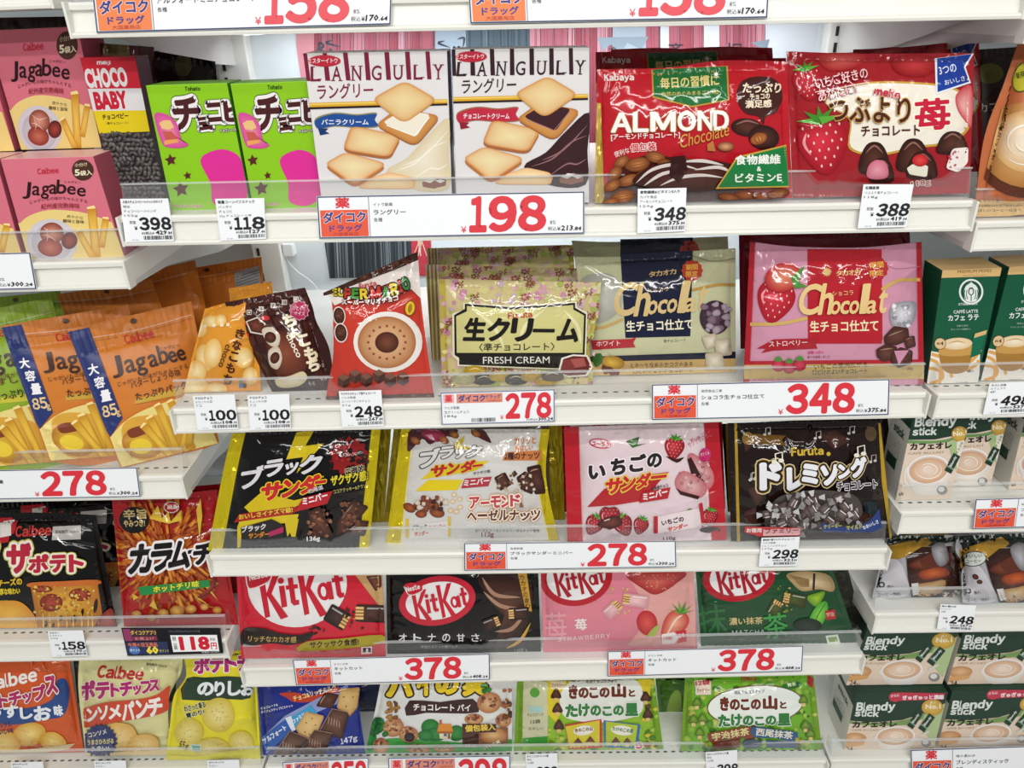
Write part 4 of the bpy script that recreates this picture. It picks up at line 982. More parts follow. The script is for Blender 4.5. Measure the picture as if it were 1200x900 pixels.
# ================================================================ first row, left bay
zs = SH['L1']
JB = [(0, 185), (112, 184), (148, 302), (18, 307)]
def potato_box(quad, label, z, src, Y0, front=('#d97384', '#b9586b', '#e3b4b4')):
    r = box('potato_stick_carton', label, 'snack box', quad, z, .05, front, Y0=Y0, group='pink potato stick cartons')
    Hh = homog(src, quad)
    A.H = Hh@np.array([[1/7.5, 0, 0], [0, 1/7.5, 170], [0, 0, 1]])
    A.part('yellow_panel'); P(spl([(-120, 640), (0, 590), (60, 630), (170, 690)], 3, False)+[(215, 860), (240, 1020), (-60, 1030)], '#e9cf8a'); P(spl([(170, 690), (260, 620), (420, 572), (600, 575), (760, 600), (880, 640), (985, 680)], 4, False)+[(1100, 1000), (240, 1020), (215, 860)], '#ecd184')
    A.part('plate_picture'); G(ell(455, 850, 225, 200, 12), '#cfc8cf', '#e8e2e6'); G(ell(455, 860, 180, 160, 12), '#bdb6c0', '#dcd6dc'); 
    G(ell(610, 840, 70, 75, 20), '#5b1a18', '#a8483a'); G(ell(455, 775, 105, 95, 5), '#8c3a2c', '#dc9a84'); G(ell(440, 900, 110, 80, 10), '#8c3028', '#c9705c')
    for q in ([(380, 720), (450, 760), (540, 740)], [(370, 790), (430, 800), (500, 850)], [(400, 740), (420, 800), (410, 850)]): L(q, 7, '#f0c8ba', True, True)
    A.part('potato_stick_picture'); fry(805, 560, 850, 1010, 78); fry(930, 650, 890, 900, 60); fry(690, 760, 830, 1010, 60); fry(-5, 590, 30, 900, 60); fry(90, 660, 85, 900, 55)
    A.part('title_lettering'); 
    for ch, x0, x1, yb, hh in (('J', 196, 262, 470, 150), ('a', 278, 348, 440, 85), ('g', 356, 426, 470, 118), ('a', 428, 498, 428, 86), ('b', 492, 580, 425, 122), ('e', 586, 662, 432, 76), ('e', 672, 750, 448, 78)): T(ch, x0, yb, x1, yb+6, hh, '#2c1216', .012, .0)
    A.part('small_lettering'); HS('Calbee', 328, 258, 516, 246, 52, '#c8283c', .03)
    T('じゃがいもの味がちゃんとする', 262, 520, 766, 512, 30, '#5a2028', 0, 0, (), 34); T('紀州産完熟梅味', 360, 565, 700, 560, 46, '#9c3038', .01, 0, (), 8); T('じゃがビー', 566, 335, 712, 345, 24, '#4a1a20', 0, 0, (), 4)
    T('爽やかな', 585, 640, 730, 655, 28, '#3a2018'); T('酸味と旨味', 553, 680, 738, 692, 30, '#3a2018', .01)
    A.part('round_badge'); E(727, 220, 96, 92, '#4c2c22', 20); T('小分け', 658, 195, 768, 185, 34, '#e8d8b0', .01); T('5', 658, 272, 704, 268, 56, '#f0e4c4', .035); T('袋入', 706, 272, 812, 262, 46, '#f0e4c4', .03); A.flush(); return r
JS = [(0, 186.5), (109, 183), (146, 302), (34, 306)]
potato_box(JS, 'pink potato stick carton, lower one of the stack at the left edge', zs, JS, None)
ztop = float((A.f.at(JS)[0][2]+A.f.at(JS)[1][2])/2)+.0006
potato_box([(-17, 36), (91, 31), (119, 173), (25, 175.5)], 'pink potato stick carton, upper one of the stack beside the red and yellow bead pack', ztop, JS, None)
potato_box([(-128, 44), (-22, 39), (17, 176.5), (-82, 180)], 'pink potato stick carton cut by the left edge beside the upper carton', ztop, JS, None)
potato_box([(-128, 190), (-5, 187), (28, 306.5), (-84, 311)], 'pink potato stick carton at the left edge beside the lower carton of the stack', zs, JS, None)
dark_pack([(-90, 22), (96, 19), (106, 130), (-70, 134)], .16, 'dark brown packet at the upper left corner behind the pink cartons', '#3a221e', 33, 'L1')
# ================================================================ right bay, large coffee packets
zs = SH['R1']
def latte_bag(quad, label, seed, dark=False):
    bag('coffee_packet', label, 'coffee packet', quad, zs, '#b8653a' if not dark else '#2c1c14', .024, 9, 0, None, .001, seed, mat='matte', left=[(quad[0][0]-17, quad[0][1]+48), (quad[0][0]-40, quad[0][1]+112)] if not dark else None)
    if dark:
        A.part('green_badge'); E(1160, 86, 16, 12, '#5f6224'); A.part('title_lettering'); T('カフェ', 1148, 132, 1182, 128, 10, '#c9c2b4', .02); A.flush(); return
    A.part('tan_panel'); P([(1100, 232), (1190, 236), (1300, 230), (1300, 270), (1100, 270)], '#d9b271')
    A.part('latte_picture'); E(1201, 178, 60, 54, '#5d2c1a', 8); G(ell(1203, 170, 56, 50, 8), '#b57a3c', '#e3b878'); G(ell(1202, 166, 38, 36, 8), '#d9a968', '#f4ead8')
    for k in (30, 21, 12): L([(1202+k*math.cos(w), 166+k*.9*math.sin(w)) for w in [t*.5+k for t in range(9)]], 2.4, '#f8efe0', True, True)
    A.part('yellow_badge'); E(1199, 90, 12, 19, '#4f5a1c', 22); E(1199, 90, 10.6, 17.6, '#c2bb34', 22); T('新発売', 1192, 93, 1207, 89, 8, '#4f5a1c', .02)
    A.part('small_lettering')
    for k, y in enumerate((237.5, 243, 248.5)): T(('牛乳でつくる', '濃厚な味わいのカフェオレベース', '香ばしいコーヒー仕立て')[k], 1141, y, 1141+(30, 62, 56)[k], y-.5, 3.6, '#4a3620', .01)
    P([(1165, 256), (1192, 252), (1230, 250), (1230, 262), (1165, 262)], '#6b4a2a'); A.flush()
latte_bag([(1193, 52), (1330, 46), (1290, 254), (1141, 257)], 'brown coffee packet with a latte picture at the right edge', 41)
latte_bag([(1146, 58), (1240, 52), (1236, 205), (1146, 208)], 'dark brown coffee packet behind the brown one with a latte picture', 42, True)
# ================================================================ second row, middle bay
zs = SH['C2']
def mochi_bag(quad, label, seed, choco, Y0=None, kw={}, full=True):
    bag('mochi_chocolate_packet', label, 'chocolate packet', quad, zs, '#3a1a17' if choco else '#dd9430', .015, 14, 0, Y0, .0012, seed, seal=(.05, .05, .05, .05), group='small mochi chocolate packets', **kw)
    crop(200, 270, 3.75)
kb = [(240, 362), (298, 345), (306, 458), (215, 460)]
mochi_bag(kb, 'small orange packet with pale sweets, leaning behind the dark brown one', 51, False, None, dict(left=[(234, 385), (226, 415)]))
A.part('sweet_picture')
for x, y, a, b_, c in ((130, 430, 30, 40, 0), (180, 400, 40, 26, 0), (150, 560, 40, 60, -10), (185, 540, 40, 66, 8), (115, 620, 44, 50, 0), (100, 690, 70, 46, 0), (320, 560, 44, 46, 0), (200, 700, 50, 32, 0), (350, 640, 34, 40, 0), (220, 395, 26, 26, 0)): G(ell(x, y, a, b_, c), '#e5b25a', '#f4e3b0')
A.part('title_lettering'); TV('きなこもち', 305, 455, 250, 655, 44, '#4a211a', .04, 14)
T('choco', 243, 498, 208, 598, 26, '#6a3a1c', .02); 
for k in range(4): R(300+(k % 2)*17, 650+(k//2)*22, 315+(k % 2)*17, 670+(k//2)*22, ('#6f9a3a', '#d98a98', '#3f6fa8', '#3a3028')[k])
for x, y in ((150, 420), (190, 418), (225, 416), (252, 414)): R(x-7, y-7, x+7, y+7, '#f1e2bc')
A.flush()
mochi_bag([(268, 338), (318, 330), (330, 440), (280, 445)], 'orange packet corner showing behind the small dark brown packet', 52, False, .12); A.flush()
cb = [(262.5, 354), (357, 337), (391, 456), (320, 461)]
mochi_bag(cb, 'small dark brown packet with a chocolate block pattern, tilted to the right', 53, True, None, dict(right=[(366, 360), (371, 378), (386, 410)], left=[(288, 398)], teeth=1.2))
A.part('chocolate_block_pattern')
for k in range(4):
    for j in range(7): q = (240+k*26+j*52, 330+k*48-j*14); P([(q[0], q[1]), (q[0]+46, q[1]-12), (q[0]+60, q[1]+28), (q[0]+14, q[1]+42)], '#4c2520' if (k+j) % 2 else '#442019')
for k in range(3): P([(600+k*16, 520+k*50), (640+k*16, 510+k*50), (655+k*16, 555+k*50), (612+k*16, 565+k*50)], '#4c2520')
A.part('sweet_picture')
P([(330, 400), (380, 380), (418, 410), (408, 460), (350, 450)], '#e5dacb'); G([(336, 402), (380, 386), (412, 412), (403, 454), (354, 444)], '#4a2218', '#7b4230')
G(spl([(410, 420), (470, 440), (590, 460), (600, 600), (540, 660), (470, 640), (430, 560)], 4), '#4f2318', '#8a4a34'); G(spl([(400, 440), (440, 425), (480, 460), (470, 510), (430, 500)], 4), '#c9b7a2', '#eee4d4'); G(ell(438, 470, 26, 24, 30), '#3a1a14', '#6a3a2c'); G(spl([(430, 530), (470, 510), (490, 560), (470, 610), (435, 590)], 4), '#c9b7a2', '#eee4d4'); G(ell(458, 560, 20, 26, 20), '#3a1a14', '#6a3a2c'); G(spl([(460, 655), (520, 640), (580, 620), (600, 650), (560, 685), (480, 690)], 4), '#d8c69c', '#f4ead0')
E(415, 385, 20, 11, '#cf3038'); E(310, 415, 22, 13, '#cf3038'); E(330, 460, 14, 12, '#cf3038')
A.part('title_lettering')
for ch, x, y, sz in (('ち', 528, 395, 60), ('ょ', 545, 448, 46), ('こ', 592, 482, 54), ('も', 622, 540, 62), ('ち', 632, 590, 58)):
    T(ch, x-sz*.46, y+sz*.5+6, x+sz*.46, y+sz*.5-6, sz, '#efe3c4', .055)
T('choco', 505, 462, 556, 562, 28, '#f0e4d0', .02)
A.part('pink_badge'); star(565, 352, 46, '#d9a0ac', 12, .86); star(565, 352, 42, '#b3315c', 12, .86); T('ひとくち', 535, 350, 592, 356, 20, '#f0c8d0', .02); T('サイズ', 542, 372, 590, 376, 18, '#f0c8d0', .02)
A.part('small_lettering')
for x, y, t in ((287, 377, 'チ'), (345, 360, 'ロ'), (398, 345, 'ル'), (450, 330, 'チ'), (500, 316, 'ョ'), (550, 302, 'コ')): R(x-11, y-11, x+11, y+11, '#d9cfc6'); T(t, x-8, y+8, x+8, y+8, 15, '#2c1512', .02)
for x, y in ((660, 600), (672, 660), (620, 680)): T('もち', x-14, y, x+14, y, 16, '#e9dfd0')
A.flush()
# red and brown packet
mb = [(379, 343), (489, 295), (509, 466), (382, 469)]
bag('chocolate_snack_packet', 'red packet with colourful capital letters, its brown top edge slanting up to the right', 'chocolate packet', mb, zs, '#c43a2c', .02, 12, 0, None, .0013, 54, left=[(388.5, 352), (390.5, 414), (384, 452)], right=[(491, 330), (497, 385), (506, 448)], teeth=1.2)
crop(200, 270, 3.75)
A.part('brown_edge'); P([(650, 292), (670, 268), (1095, 85), (1110, 135), (690, 284)], '#4a2a20'); bits(690, 150, 1085, 270, 0, ['#6b4030'], 4, 9)
q = random.Random(2)
for k in range(46): t = q.random(); x = 690+t*385; y = 264-t*152+q.uniform(-5, 6+14*t)-4; P(ell(x, y, 9, 6, -20, 8), q.choice(['#6a4232', '#5a3426', '#3a1e18']))
A.part('brown_edge'); P([(660, 730), (1170, 715), (1170, 790), (660, 790)], '#55332a')
for k in range(60): x = q.uniform(690, 1150); P(ell(x, q.uniform(722, 765), 10, 7, 0, 8), q.choice(['#6e4638', '#7c5344', '#45281f']))
A.part('white_panel'); P([(690, 284), (990, 172), (1088, 130), (1100, 300), (1060, 260), (960, 230), (720, 330)], '#e6dcd6')
A.part('biscuit_picture'); E(955, 490, 152, 134, '#e9e2dc'); G(ell(950, 492, 128, 114, 0, 40), '#a8683c', '#e6b98c', rings=6, pw=.7)
for k in range(16): E(950+82*math.cos(k*.393), 492+72*math.sin(k*.393), 6, 6, '#8a5230', 0, 8)
G(ell(950, 492, 52, 46), '#4a241a', '#7a4632')

A.part('title_lettering')
for ch, x, y, hh, c, r_ in (('S', 722, 288, 34, '#d9c02c', 8), ('U', 748, 290, 36, '#d9c02c', 8), ('P', 778, 300, 46, '#c8322c', 4), ('E', 812, 300, 46, '#3f8a34', 0), ('R', 850, 303, 48, '#e0c030', -4), ('M', 905, 302, 56, '#c8322c', -8), ('A', 950, 296, 52, '#3f8a34', -10), ('R', 988, 284, 54, '#e0c030', -12), ('I', 1016, 272, 54, '#c8322c', -14), ('O', 1040, 262, 58, '#3f7a3c', -16)):
    w = {'M': 46, 'I': 14}.get(ch, 34); cc, s_ = math.cos(math.radians(r_)), math.sin(math.radians(r_)); T(FW_(ch), x-w/2*cc, y-w/2*s_, x+w/2*cc, y+w/2*s_, hh, c, .06, out=[('#221816', .09)])
HS('Furuta', 830, 258, 905, 242, 24, '#c4322c', .03); T('スーパーマリオチョコ', 752, 326, 1000, 308, 24, '#efe6e0', .03, out=[('#3c2620', .08)], arc=-8)
A.part('cookie_picture')
for x, y, r_ in ((740, 375, 34), (748, 450, 36)): E(x, y, r_*.82, r_*1.2, '#e9ddd4', -6); G(ell(x, y, r_*.7, r_*1.05, -6), '#3a1c14', '#6a4030'); bits(x-15, y-24, x+15, y+24, 14, ['#4a281c', '#7c5040'], 3, 5, 3)
A.part('gold_ring'); E(1052, 342, 24, 34, '#7a5418', 10); E(1052, 342, 20, 30, '#e3ba34', 10); E(1052, 342, 9, 20, '#a87a1c', 10)
A.part('cube_picture'); 
for x, y in ((810, 640), (860, 655), (915, 640), (965, 655), (760, 660), (1020, 650)): P([(x-26, y-14), (x, y-30), (x+26, y-14), (x, y+2)], '#7c5344'); P([(x-26, y-14), (x, y+2), (x, y+34), (x-26, y+18)], '#55332a'); P([(x+26, y-14), (x, y+2), (x, y+34), (x+26, y+18)], '#43261e')
A.flush()
# cream patterned packets
def cream_bag(quad, label, seed, full, lean=11, right=None, src=[(514, 327), (704.5, 331), (694, 453), (518, 451)]):
    def cc(u, v, base):
        base[:] = lin('#cfc08a'); k = (u < .04) | (u > .97); base[k] = lin('#b9a84a'); return base
    bag('cream_chocolate_packet', label, 'chocolate packet', quad, zs, '#cfc08a', .018, lean, 0, None, .0013, seed, right=right, cols=cc, group='flower patterned cream chocolate packets')
    A.H = homog(src, quad)@np.array([[1/3.75, 0, 490], [0, 1/3.75, 270], [0, 0, 1]])
    A.part('flower_pattern'); q = random.Random(seed)
    for k in range(330 if full else 150):
        x, y = q.uniform(95, 800), q.uniform(215, 705) if full else q.uniform(212, 330)
        c = q.choice(['#d3a2ae', '#c58aa0', '#b9bf6a', '#d8cf8e', '#c7b0b8', '#a9b45c', '#dcb0b4', '#d9cfa0']); r_ = q.uniform(9, 24)
        S([(x+r_*q.uniform(.5, 1.1)*math.cos(w), y+r_*q.uniform(.4, 1)*math.sin(w)) for w in [i*1.05 for i in range(6)]], c, 3)
    for k in range(60 if full else 30):
        x, y = q.uniform(95, 800), q.uniform(220, 700) if full else q.uniform(220, 325)
        r_ = q.uniform(8, 15); c = q.choice(['#a04a56', '#b05a66', '#7f4c44', '#96505c', '#8a4a3c'])
        for w in range(5): E(x+r_*.8*math.cos(w*1.257), y+r_*.8*math.sin(w*1.257), r_*.5, r_*.42, c, 0, 7)
        L([(x, y+r_), (x-4, y+r_*2.6)], 2.4, '#6b5a34', False); L([(x+14, y+10), (x+22, y-16)], 2, '#7a4a3c', False)
        for w in range(4): E(x+18+5*(w % 2), y+8-w*8, 4.5, 3, '#8a4038', 40, 6)
    if not full:
        A.part('side_stripes'); 
        for k in range(7): x = 92+k*8; P([(x, 190), (x+5, 190), (x+7, 720), (x+2, 720)], ('#ddd6b4', '#8d8430', '#e3dfc8', '#a89a3c')[k % 4])
        A.flush(); return
    A.part('name_panel'); nt = [(205, 322), (415, 338), (690, 318), (690, 340), (738, 368), (732, 545), (700, 570), (660, 600), (610, 606), (180, 590), (180, 560), (160, 548), (158, 372), (205, 345)]
    P([(198, 318), (415, 332), (698, 312), (698, 338), (744, 360), (738, 552), (700, 580), (664, 606), (610, 612), (172, 596), (172, 572), (152, 552), (150, 366), (198, 350)], '#eae5c8'); P(nt, '#221d1a'); P([(214, 332), (415, 348), (682, 328), (682, 348), (729, 374), (723, 538), (170, 538), (167, 378), (214, 356)], '#cdc684')
    P([(170, 541), (722, 541), (702, 566), (660, 594), (610, 598), (186, 584), (186, 556)], '#221d1a')
    for q_ in ([(240, 350), (330, 420), (380, 520)], [(560, 345), (470, 420), (440, 520)], [(640, 350), (700, 420), (715, 500)]): L(q_, 16, '#e3deac', True, True)
    A.part('title_lettering'); HSJ('生クリーム', 195, 486, 702, 492, 104, '#1d1917', .045, .06)
    T('〈準チョコレート〉', 268, 532, 600, 528, 36, '#2c2723', .012); T('FRESH CREAM', 285, 586, 578, 584, 30, '#eeeae0', -.0, out=()); HS('Furuta', 395, 388, 502, 382, 26, '#b8323a', .03)
    A.part('chocolate_piece_picture'); P([(612, 632), (630, 560), (680, 545), (745, 548), (768, 600), (742, 640), (660, 646)], '#ece6d8'); P([(622, 626), (638, 566), (682, 552), (740, 555), (760, 600), (736, 634), (660, 638)], '#6a2423'); P([(668, 566), (728, 560), (740, 596), (690, 604)], '#a85450'); P([(638, 570), (668, 566), (690, 604), (664, 634), (624, 624)], '#83322f')
    A.part('wrapped_sweets_picture')
    for x, y, c in ((250, 620, '#d9b02c'), (290, 655, '#3a332c'), (360, 640, '#e3bc34'), (430, 655, '#4a4038'), (500, 640, '#dcb22e'), (560, 660, '#c9a02a'), (590, 640, '#6a5a44'), (200, 650, '#c9c48c')): G(spl([(x-46, y-10), (x-10, y-26), (x+40, y-16), (x+48, y+14), (x+5, y+24), (x-40, y+18)], 3), mixc(c, '#000000', .35), c, rings=3); L([(x-30, y-4), (x, y-14), (x+30, y-6)], 4, '#f6ecb8', True, True)
    T('ミルクのやさしい味わい', 275, 632, 580, 630, 18, '#f4efdc', .01); T('品名', 640, 722, 700, 718, 20, '#3a3530', .01); A.flush()
def HSJ(t, xl, yl, xr, yr, h, col, wt, gap):
    n = len(t); w = 1/(n+gap*(n-1))
    for i, ch in enumerate(t):
        a = i*(w+gap*w); b_ = a+w; hh = h*(.16 if ch == 'ー' else 1); yo = -h*.4 if ch == 'ー' else 0
        T(ch, xl+(xr-xl)*a, yl+(yr-yl)*a+yo, xl+(xr-xl)*b_, yl+(yr-yl)*b_+yo, hh, col, wt, .12)
cf = [(514, 327), (704.5, 331), (694, 453), (518, 451)]
cream_bag(cf, 'flower patterned cream chocolate packet, front one with the cream name panel', 61, True, 11, [(702, 350), (697, 385), (690, 408), (694, 430)])
cream_bag([(498, 310), (690, 315), (688, 420), (506, 420)], 'flower patterned cream chocolate packet directly behind the front one', 62, False, 8)
cream_bag([(500, 291), (672, 287), (676, 392), (508, 394)], 'flower patterned cream chocolate packet farthest back, touching the shelf above', 63, False, 6)
# truffle packets
def truffle_bag(quad, label, seed, white, full=True, lean=11, src=None):
    src = src or quad
    bag('truffle_chocolate_packet', label, 'chocolate packet', quad, zs, '#c6c6a0' if white else '#cf92aa', .02, lean, 0, None, .0013, seed, top=[(quad[0][0]*.72+quad[1][0]*.28, quad[0][1]*.72+quad[1][1]*.28+3), (quad[0][0]*.4+quad[1][0]*.6, quad[0][1]*.4+quad[1][1]*.6+1)], group='truffle chocolate packets')
    A.H = homog(src, quad)
wq = [(674, 301), (862, 291), (862, 436), (690, 441)]
truffle_bag(wq, 'truffle packet with a dark navy block and pale edges, front one', 64, True)
A.part('navy_block'); P([(727, 298), (812, 292), (809, 394), (733, 396)], '#1c1f38'); P([(690, 418), (862, 412), (862, 425), (692, 424)], '#1c1f38')
A.part('gold_band'); P([(692, 424), (862, 420), (862, 436), (692, 442)], '#c9a86c'); L([(676, 385), (705, 384), (730, 374)], 3, '#caa564'); L([(811, 340), (840, 334), (862, 334)], 3.4, '#b9924a'); L([(812, 300), (835, 306), (862, 303)], 1, '#8d8f6c')
G(spl([(680, 330), (700, 320), (722, 326), (728, 360), (704, 378), (682, 370)], 4), '#a7a89c', '#cfcfc4')
A.part('title_lettering')
SC = [('C', 716, 371, 40, 26), ('h', 742, 371, 40, 17), ('o', 757, 369, 17, 12), ('c', 769, 368, 17, 11), ('o', 780, 367, 17, 12), ('l', 793, 367, 38, 10), ('a', 801, 366, 17, 13), ('t', 815, 365, 30, 11)]
for ch, x, y, h, w in SC: T(ch, x, y, x+w, y-w*.03, h, '#d9bd84', .022, .22, out=[('#3a2c20', .03)] if False else ())
T('ショコラ', 758, 343, 784, 341, 5, '#c9ab74'); HS('タカオカ', 761, 325, 793, 321, 6.5, '#c9ab74', .03); T('生チョコ仕立て', 734, 389, 812, 386, 13, '#ece4c8', .025); T('準チョコレート', 778, 402, 804, 400, 4, '#5a5540')
T('とろ〜りなめらかコクのある', 739, 431, 812, 429, 5.2, '#3a3020', .005); T('口どけのよいチョコレート', 742, 438, 812, 436, 5.2, '#3a3020', .005)
A.part('flavour_ribbon'); P([(693, 399), (740, 397), (746, 395), (742, 402), (745, 407), (694, 410)], '#b3323a'); T('ホワイト', 699, 406, 727, 405, 6, '#f0dcd8', .01)
A.part('cocoa_picture'); G(ell(718, 425, 14, 8, 8), '#a8761c', '#e3bc48'); S([(694, 418), (704, 414), (706, 424), (698, 430)], '#3f6a34'); bits(703, 430, 724, 438, 8, ['#7a3a28'], 3, 5, 2)
A.part('sweet_picture'); G(ell(838, 372, 18, 20, 0), '#3a2632', '#6a5060'); bits(822, 355, 856, 388, 20, ['#8d7484', '#4a3644', '#b9a8b4'], 3, 6, 8)
for q_ in ([(822, 395), (838, 390), (844, 404), (828, 410)], [(836, 398), (856, 396), (858, 416), (840, 418)], [(826, 414), (846, 412), (850, 432), (828, 434)]): choc(q_, '#b9ac92', '#ece4cf', False)
A.part('red_badge'); star(811, 317, 13, '#b3402e', 12, .88); T('期間', 804, 317, 818, 316, 7, '#e9b04a', .02); T('限定', 804, 325, 818, 324, 7, '#e9b04a', .02); A.flush()
truffle_bag([(670, 282), (853, 277), (858, 410), (690, 412)], 'truffle packet with a dark navy block, standing behind the front one', 65, True, lean=8)
A.part('navy_block'); P([(727, 270), (812, 270), (812, 300), (727, 302)], '#1c1f38'); A.part('red_badge'); star(808, 293, 12, '#b3402e', 12, .88); A.flush()
rq_ = [(879, 283), (1080, 283.5), (1083, 452), (871, 454)]
def cc(u, v, base):
    k = (u < .03) | (u > .965); base[k] = lin('#a8202c'); return base
bag('truffle_chocolate_packet', 'pink and red truffle packet with a big strawberry picture', 'chocolate packet', rq_, zs, '#cf92aa', .02, 11, 0, None, .0013, 66, top=[(930, 289), (1010, 290)], group='truffle chocolate packets', cols=cc)
crop(760, 270, 2.727)
A.part('red_block'); P([(508, 60), (745, 60), (748, 345), (745, 362), (510, 362)], '#b3222e'); P([(310, 418), (880, 412), (880, 425), (310, 430)], '#b3222e')
A.part('gold_band'); P([(305, 430), (880, 425), (880, 475), (305, 475)], '#c9ac66'); L([(325, 300), (420, 298), (508, 280)], 11, '#cdaa62'); L([(745, 190), (800, 160), (868, 158)], 11, '#c9a45a'); L([(748, 100), (790, 122), (868, 115)], 2, '#b0708a')
A.part('strawberry_picture'); strawberry(405, 225, 72, 14, True, ('#a01826', '#d8384a'), '#f0b8a8'); G(ell(430, 150, 60, 46, -20), '#b3202e', '#e08a6a'); P([(455, 150), (500, 110), (480, 165), (510, 180), (465, 185)], '#4f8a3a')
A.part('title_lettering')
for ch, x, y, h, w in SC: T(ch, 472+(x-716)*2.6, 272-(716-x)*-.06, 472+(x+w-716)*2.6, 270-(x-716)*.06, h*2.5, '#e3c486', .022, .22)
T('ショコラ', 588, 210, 655, 206, 15, '#e3c486'); HS('タカオカ', 600, 146, 678, 142, 18, '#e3c486', .03); T('生チョコ仕立て', 516, 326, 735, 322, 37, '#efe2b8', .025)
star(570, 133, 16, '#d9b878', 12, .6)
T('いちごの果肉広がる', 530, 445, 700, 436, 17, '#3a2a18', .005); T('口どけのよいチョコレート', 525, 462, 700, 456, 16, '#3a2a18', .005)
A.part('flavour_ribbon'); P([(345, 378), (400, 348), (520, 345), (545, 350), (535, 365), (540, 378), (400, 384), (360, 392), (375, 378)], '#a8222e'); T('ストロベリー', 385, 372, 508, 366, 17, '#f0d8d4', .01)
A.part('raspberry_picture')
for x, y in ((415, 432), (450, 438), (483, 430)): G(ell(x, y, 21, 20, 0), '#a01838', '#e0405c'); S([(x-14, y-18), (x, y-30), (x+14, y-18), (x, y-12)], '#4f8a3a', 3)
T('甘酸っぱい', 508, 396, 560, 394, 10, '#c43a68', .02); T('果汁を使用しました', 508, 410, 580, 408, 9, '#5a2038')
A.part('sweet_picture'); G(spl([(770, 255), (790, 232), (845, 226), (856, 250), (842, 300), (800, 320), (775, 300)], 4), '#8d8a92', '#e6e4ea'); bits(780, 240, 845, 305, 16, ['#f4f2f6', '#a7a4ac'], 5, 11, 6)
for q_ in ([(752, 340), (785, 305), (830, 312), (835, 350), (790, 368), (755, 362)], [(728, 380), (760, 362), (795, 372), (792, 412), (750, 420), (730, 405)], [(815, 345), (850, 335), (855, 370), (825, 380)], [(775, 395), (805, 372), (845, 385), (842, 425), (800, 440), (778, 425)]): choc(q_, '#40211c', '#6b4036')
P([(785, 385), (832, 383), (800, 430)], '#d392b0')
A.part('red_badge'); star(730, 122, 38, '#b3303a', 12, .88); T('期間', 708, 122, 752, 118, 20, '#e9b04a', .02); T('限定', 708, 148, 752, 144, 20, '#e9b04a', .02); T('118g', 815, 448, 845, 446, 9, '#4a2a20'); A.flush()
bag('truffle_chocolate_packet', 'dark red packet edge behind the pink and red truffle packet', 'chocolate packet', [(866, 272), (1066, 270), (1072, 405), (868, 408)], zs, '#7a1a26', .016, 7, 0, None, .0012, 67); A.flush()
# ================================================================ second row, right bay: latte cartons
zs = SH['R2']
def latte_box(quad, label, src):
    box('latte_carton', label, 'coffee box', quad, zs, .042, ('#12583c', '#0e4a33', '#dcb97e'), group='green and tan latte cartons')
    A.H = homog(src, quad)@np.array([[1/2.727, 0, 760], [0, 1/2.727, 270], [0, 0, 1]])
    A.part('tan_band'); P([(925, 100), (1145, 92), (1128, 146), (928, 152)], '#dcb67a'); T('PREMIUM MIXES', 988, 137, 1096, 133, 9, '#6b4a2a', .005); T('プレミアムミックス', 1005, 148, 1080, 146, 6, '#6b4a2a')
    A.part('white_band'); P([(898, 385), (960, 395), (1060, 380), (1056, 500), (880, 500)], '#ece7de')
    for q_ in ([(890, 410), (925, 425), (940, 470), (900, 490)], [(895, 440), (930, 450), (930, 490)], [(1010, 430), (1040, 410), (1062, 380)], [(1000, 450), (1040, 435), (1056, 415)], [(905, 395), (950, 415), (970, 470)]): L(q_, 10, '#dfa555')
    A.part('round_logo'); E(1031, 196, 39, 41, '#e9eee9'); E(1031, 196, 33, 35, '#0f5138')
    S([(1012, 222), (1008, 195), (1016, 176), (1031, 170), (1046, 176), (1054, 195), (1050, 222), (1031, 229)], '#e9eee9'); S([(1022, 200), (1024, 186), (1031, 182), (1038, 186), (1040, 200), (1031, 208)], '#0f5138'); S([(1025, 199), (1027, 189), (1031, 187), (1035, 189), (1037, 199), (1031, 205)], '#e9eee9')
    star(1031, 171, 8, '#e9eee9'); P([(1021, 182), (1024, 174), (1031, 178), (1038, 174), (1041, 182)], '#e9eee9')
    for s_ in (-1, 1):
        for k in (0, 1): L([(1031+s_*(13+k*7), 190), (1031+s_*(15+k*7), 205), (1031+s_*(11+k*6), 220)], 2.4, '#0f5138')
    L([(1031, 207), (1031, 226)], 3, '#0f5138', False)
    A.part('title_lettering'); HS('STARBUCKS', 990, 240, 1052, 238, 7.5, '#e4e9e4', .02); T('CAFFÈ LATTE', 975, 266, 1053, 263, 13, '#eef2ee', .012); T('カフェ ラテ', 958, 290, 1056, 286, 19, '#eef2ee', .025)
    T('なめらかな', 985, 308, 1022, 307, 6, '#c9d8cd'); T('クリーミーな味わい', 966, 320, 1030, 318, 6, '#c9d8cd')
    A.part('latte_picture'); P(spl([(938, 365), (932, 420), (950, 452), (985, 458), (1015, 448), (1030, 415), (1034, 360)], 4), '#a87a38'); P(spl([(939, 372), (936, 400), (1029, 398), (1032, 368)], 3), '#c99a52'); G(ell(986, 362, 49, 19, -3), '#e3c79a', '#f6ead2'); L([(955, 362), (986, 354), (1015, 360)], 4, '#c9995c', True, True)
    E(932, 362, 19, 19, '#6b4a2a'); E(932, 362, 17, 17, '#e0c294'); T('×4', 921, 368, 943, 367, 12, '#4a3018', .02)
    P([(1040, 330), (1082, 318), (1060, 395), (1028, 408)], '#0c6a4c'); P([(1044, 330), (1082, 318), (1078, 332), (1040, 344)], '#d9b67a')
    T('8袋入', 1018, 455, 1040, 453, 10, '#3a3026', .02); T('本品4本', 982, 490, 1022, 488, 6, '#8a8478'); A.flush()
s1 = [(1104.5, 317), (1174, 313.5), (1146, 447), (1086, 451)]
latte_box(s1, 'green and tan latte carton beside the pink and red truffle packet', s1)
latte_box([(1183, 313), (1254, 309), (1208, 444), (1149, 447)], 'green and tan latte carton cut by the right edge', s1)
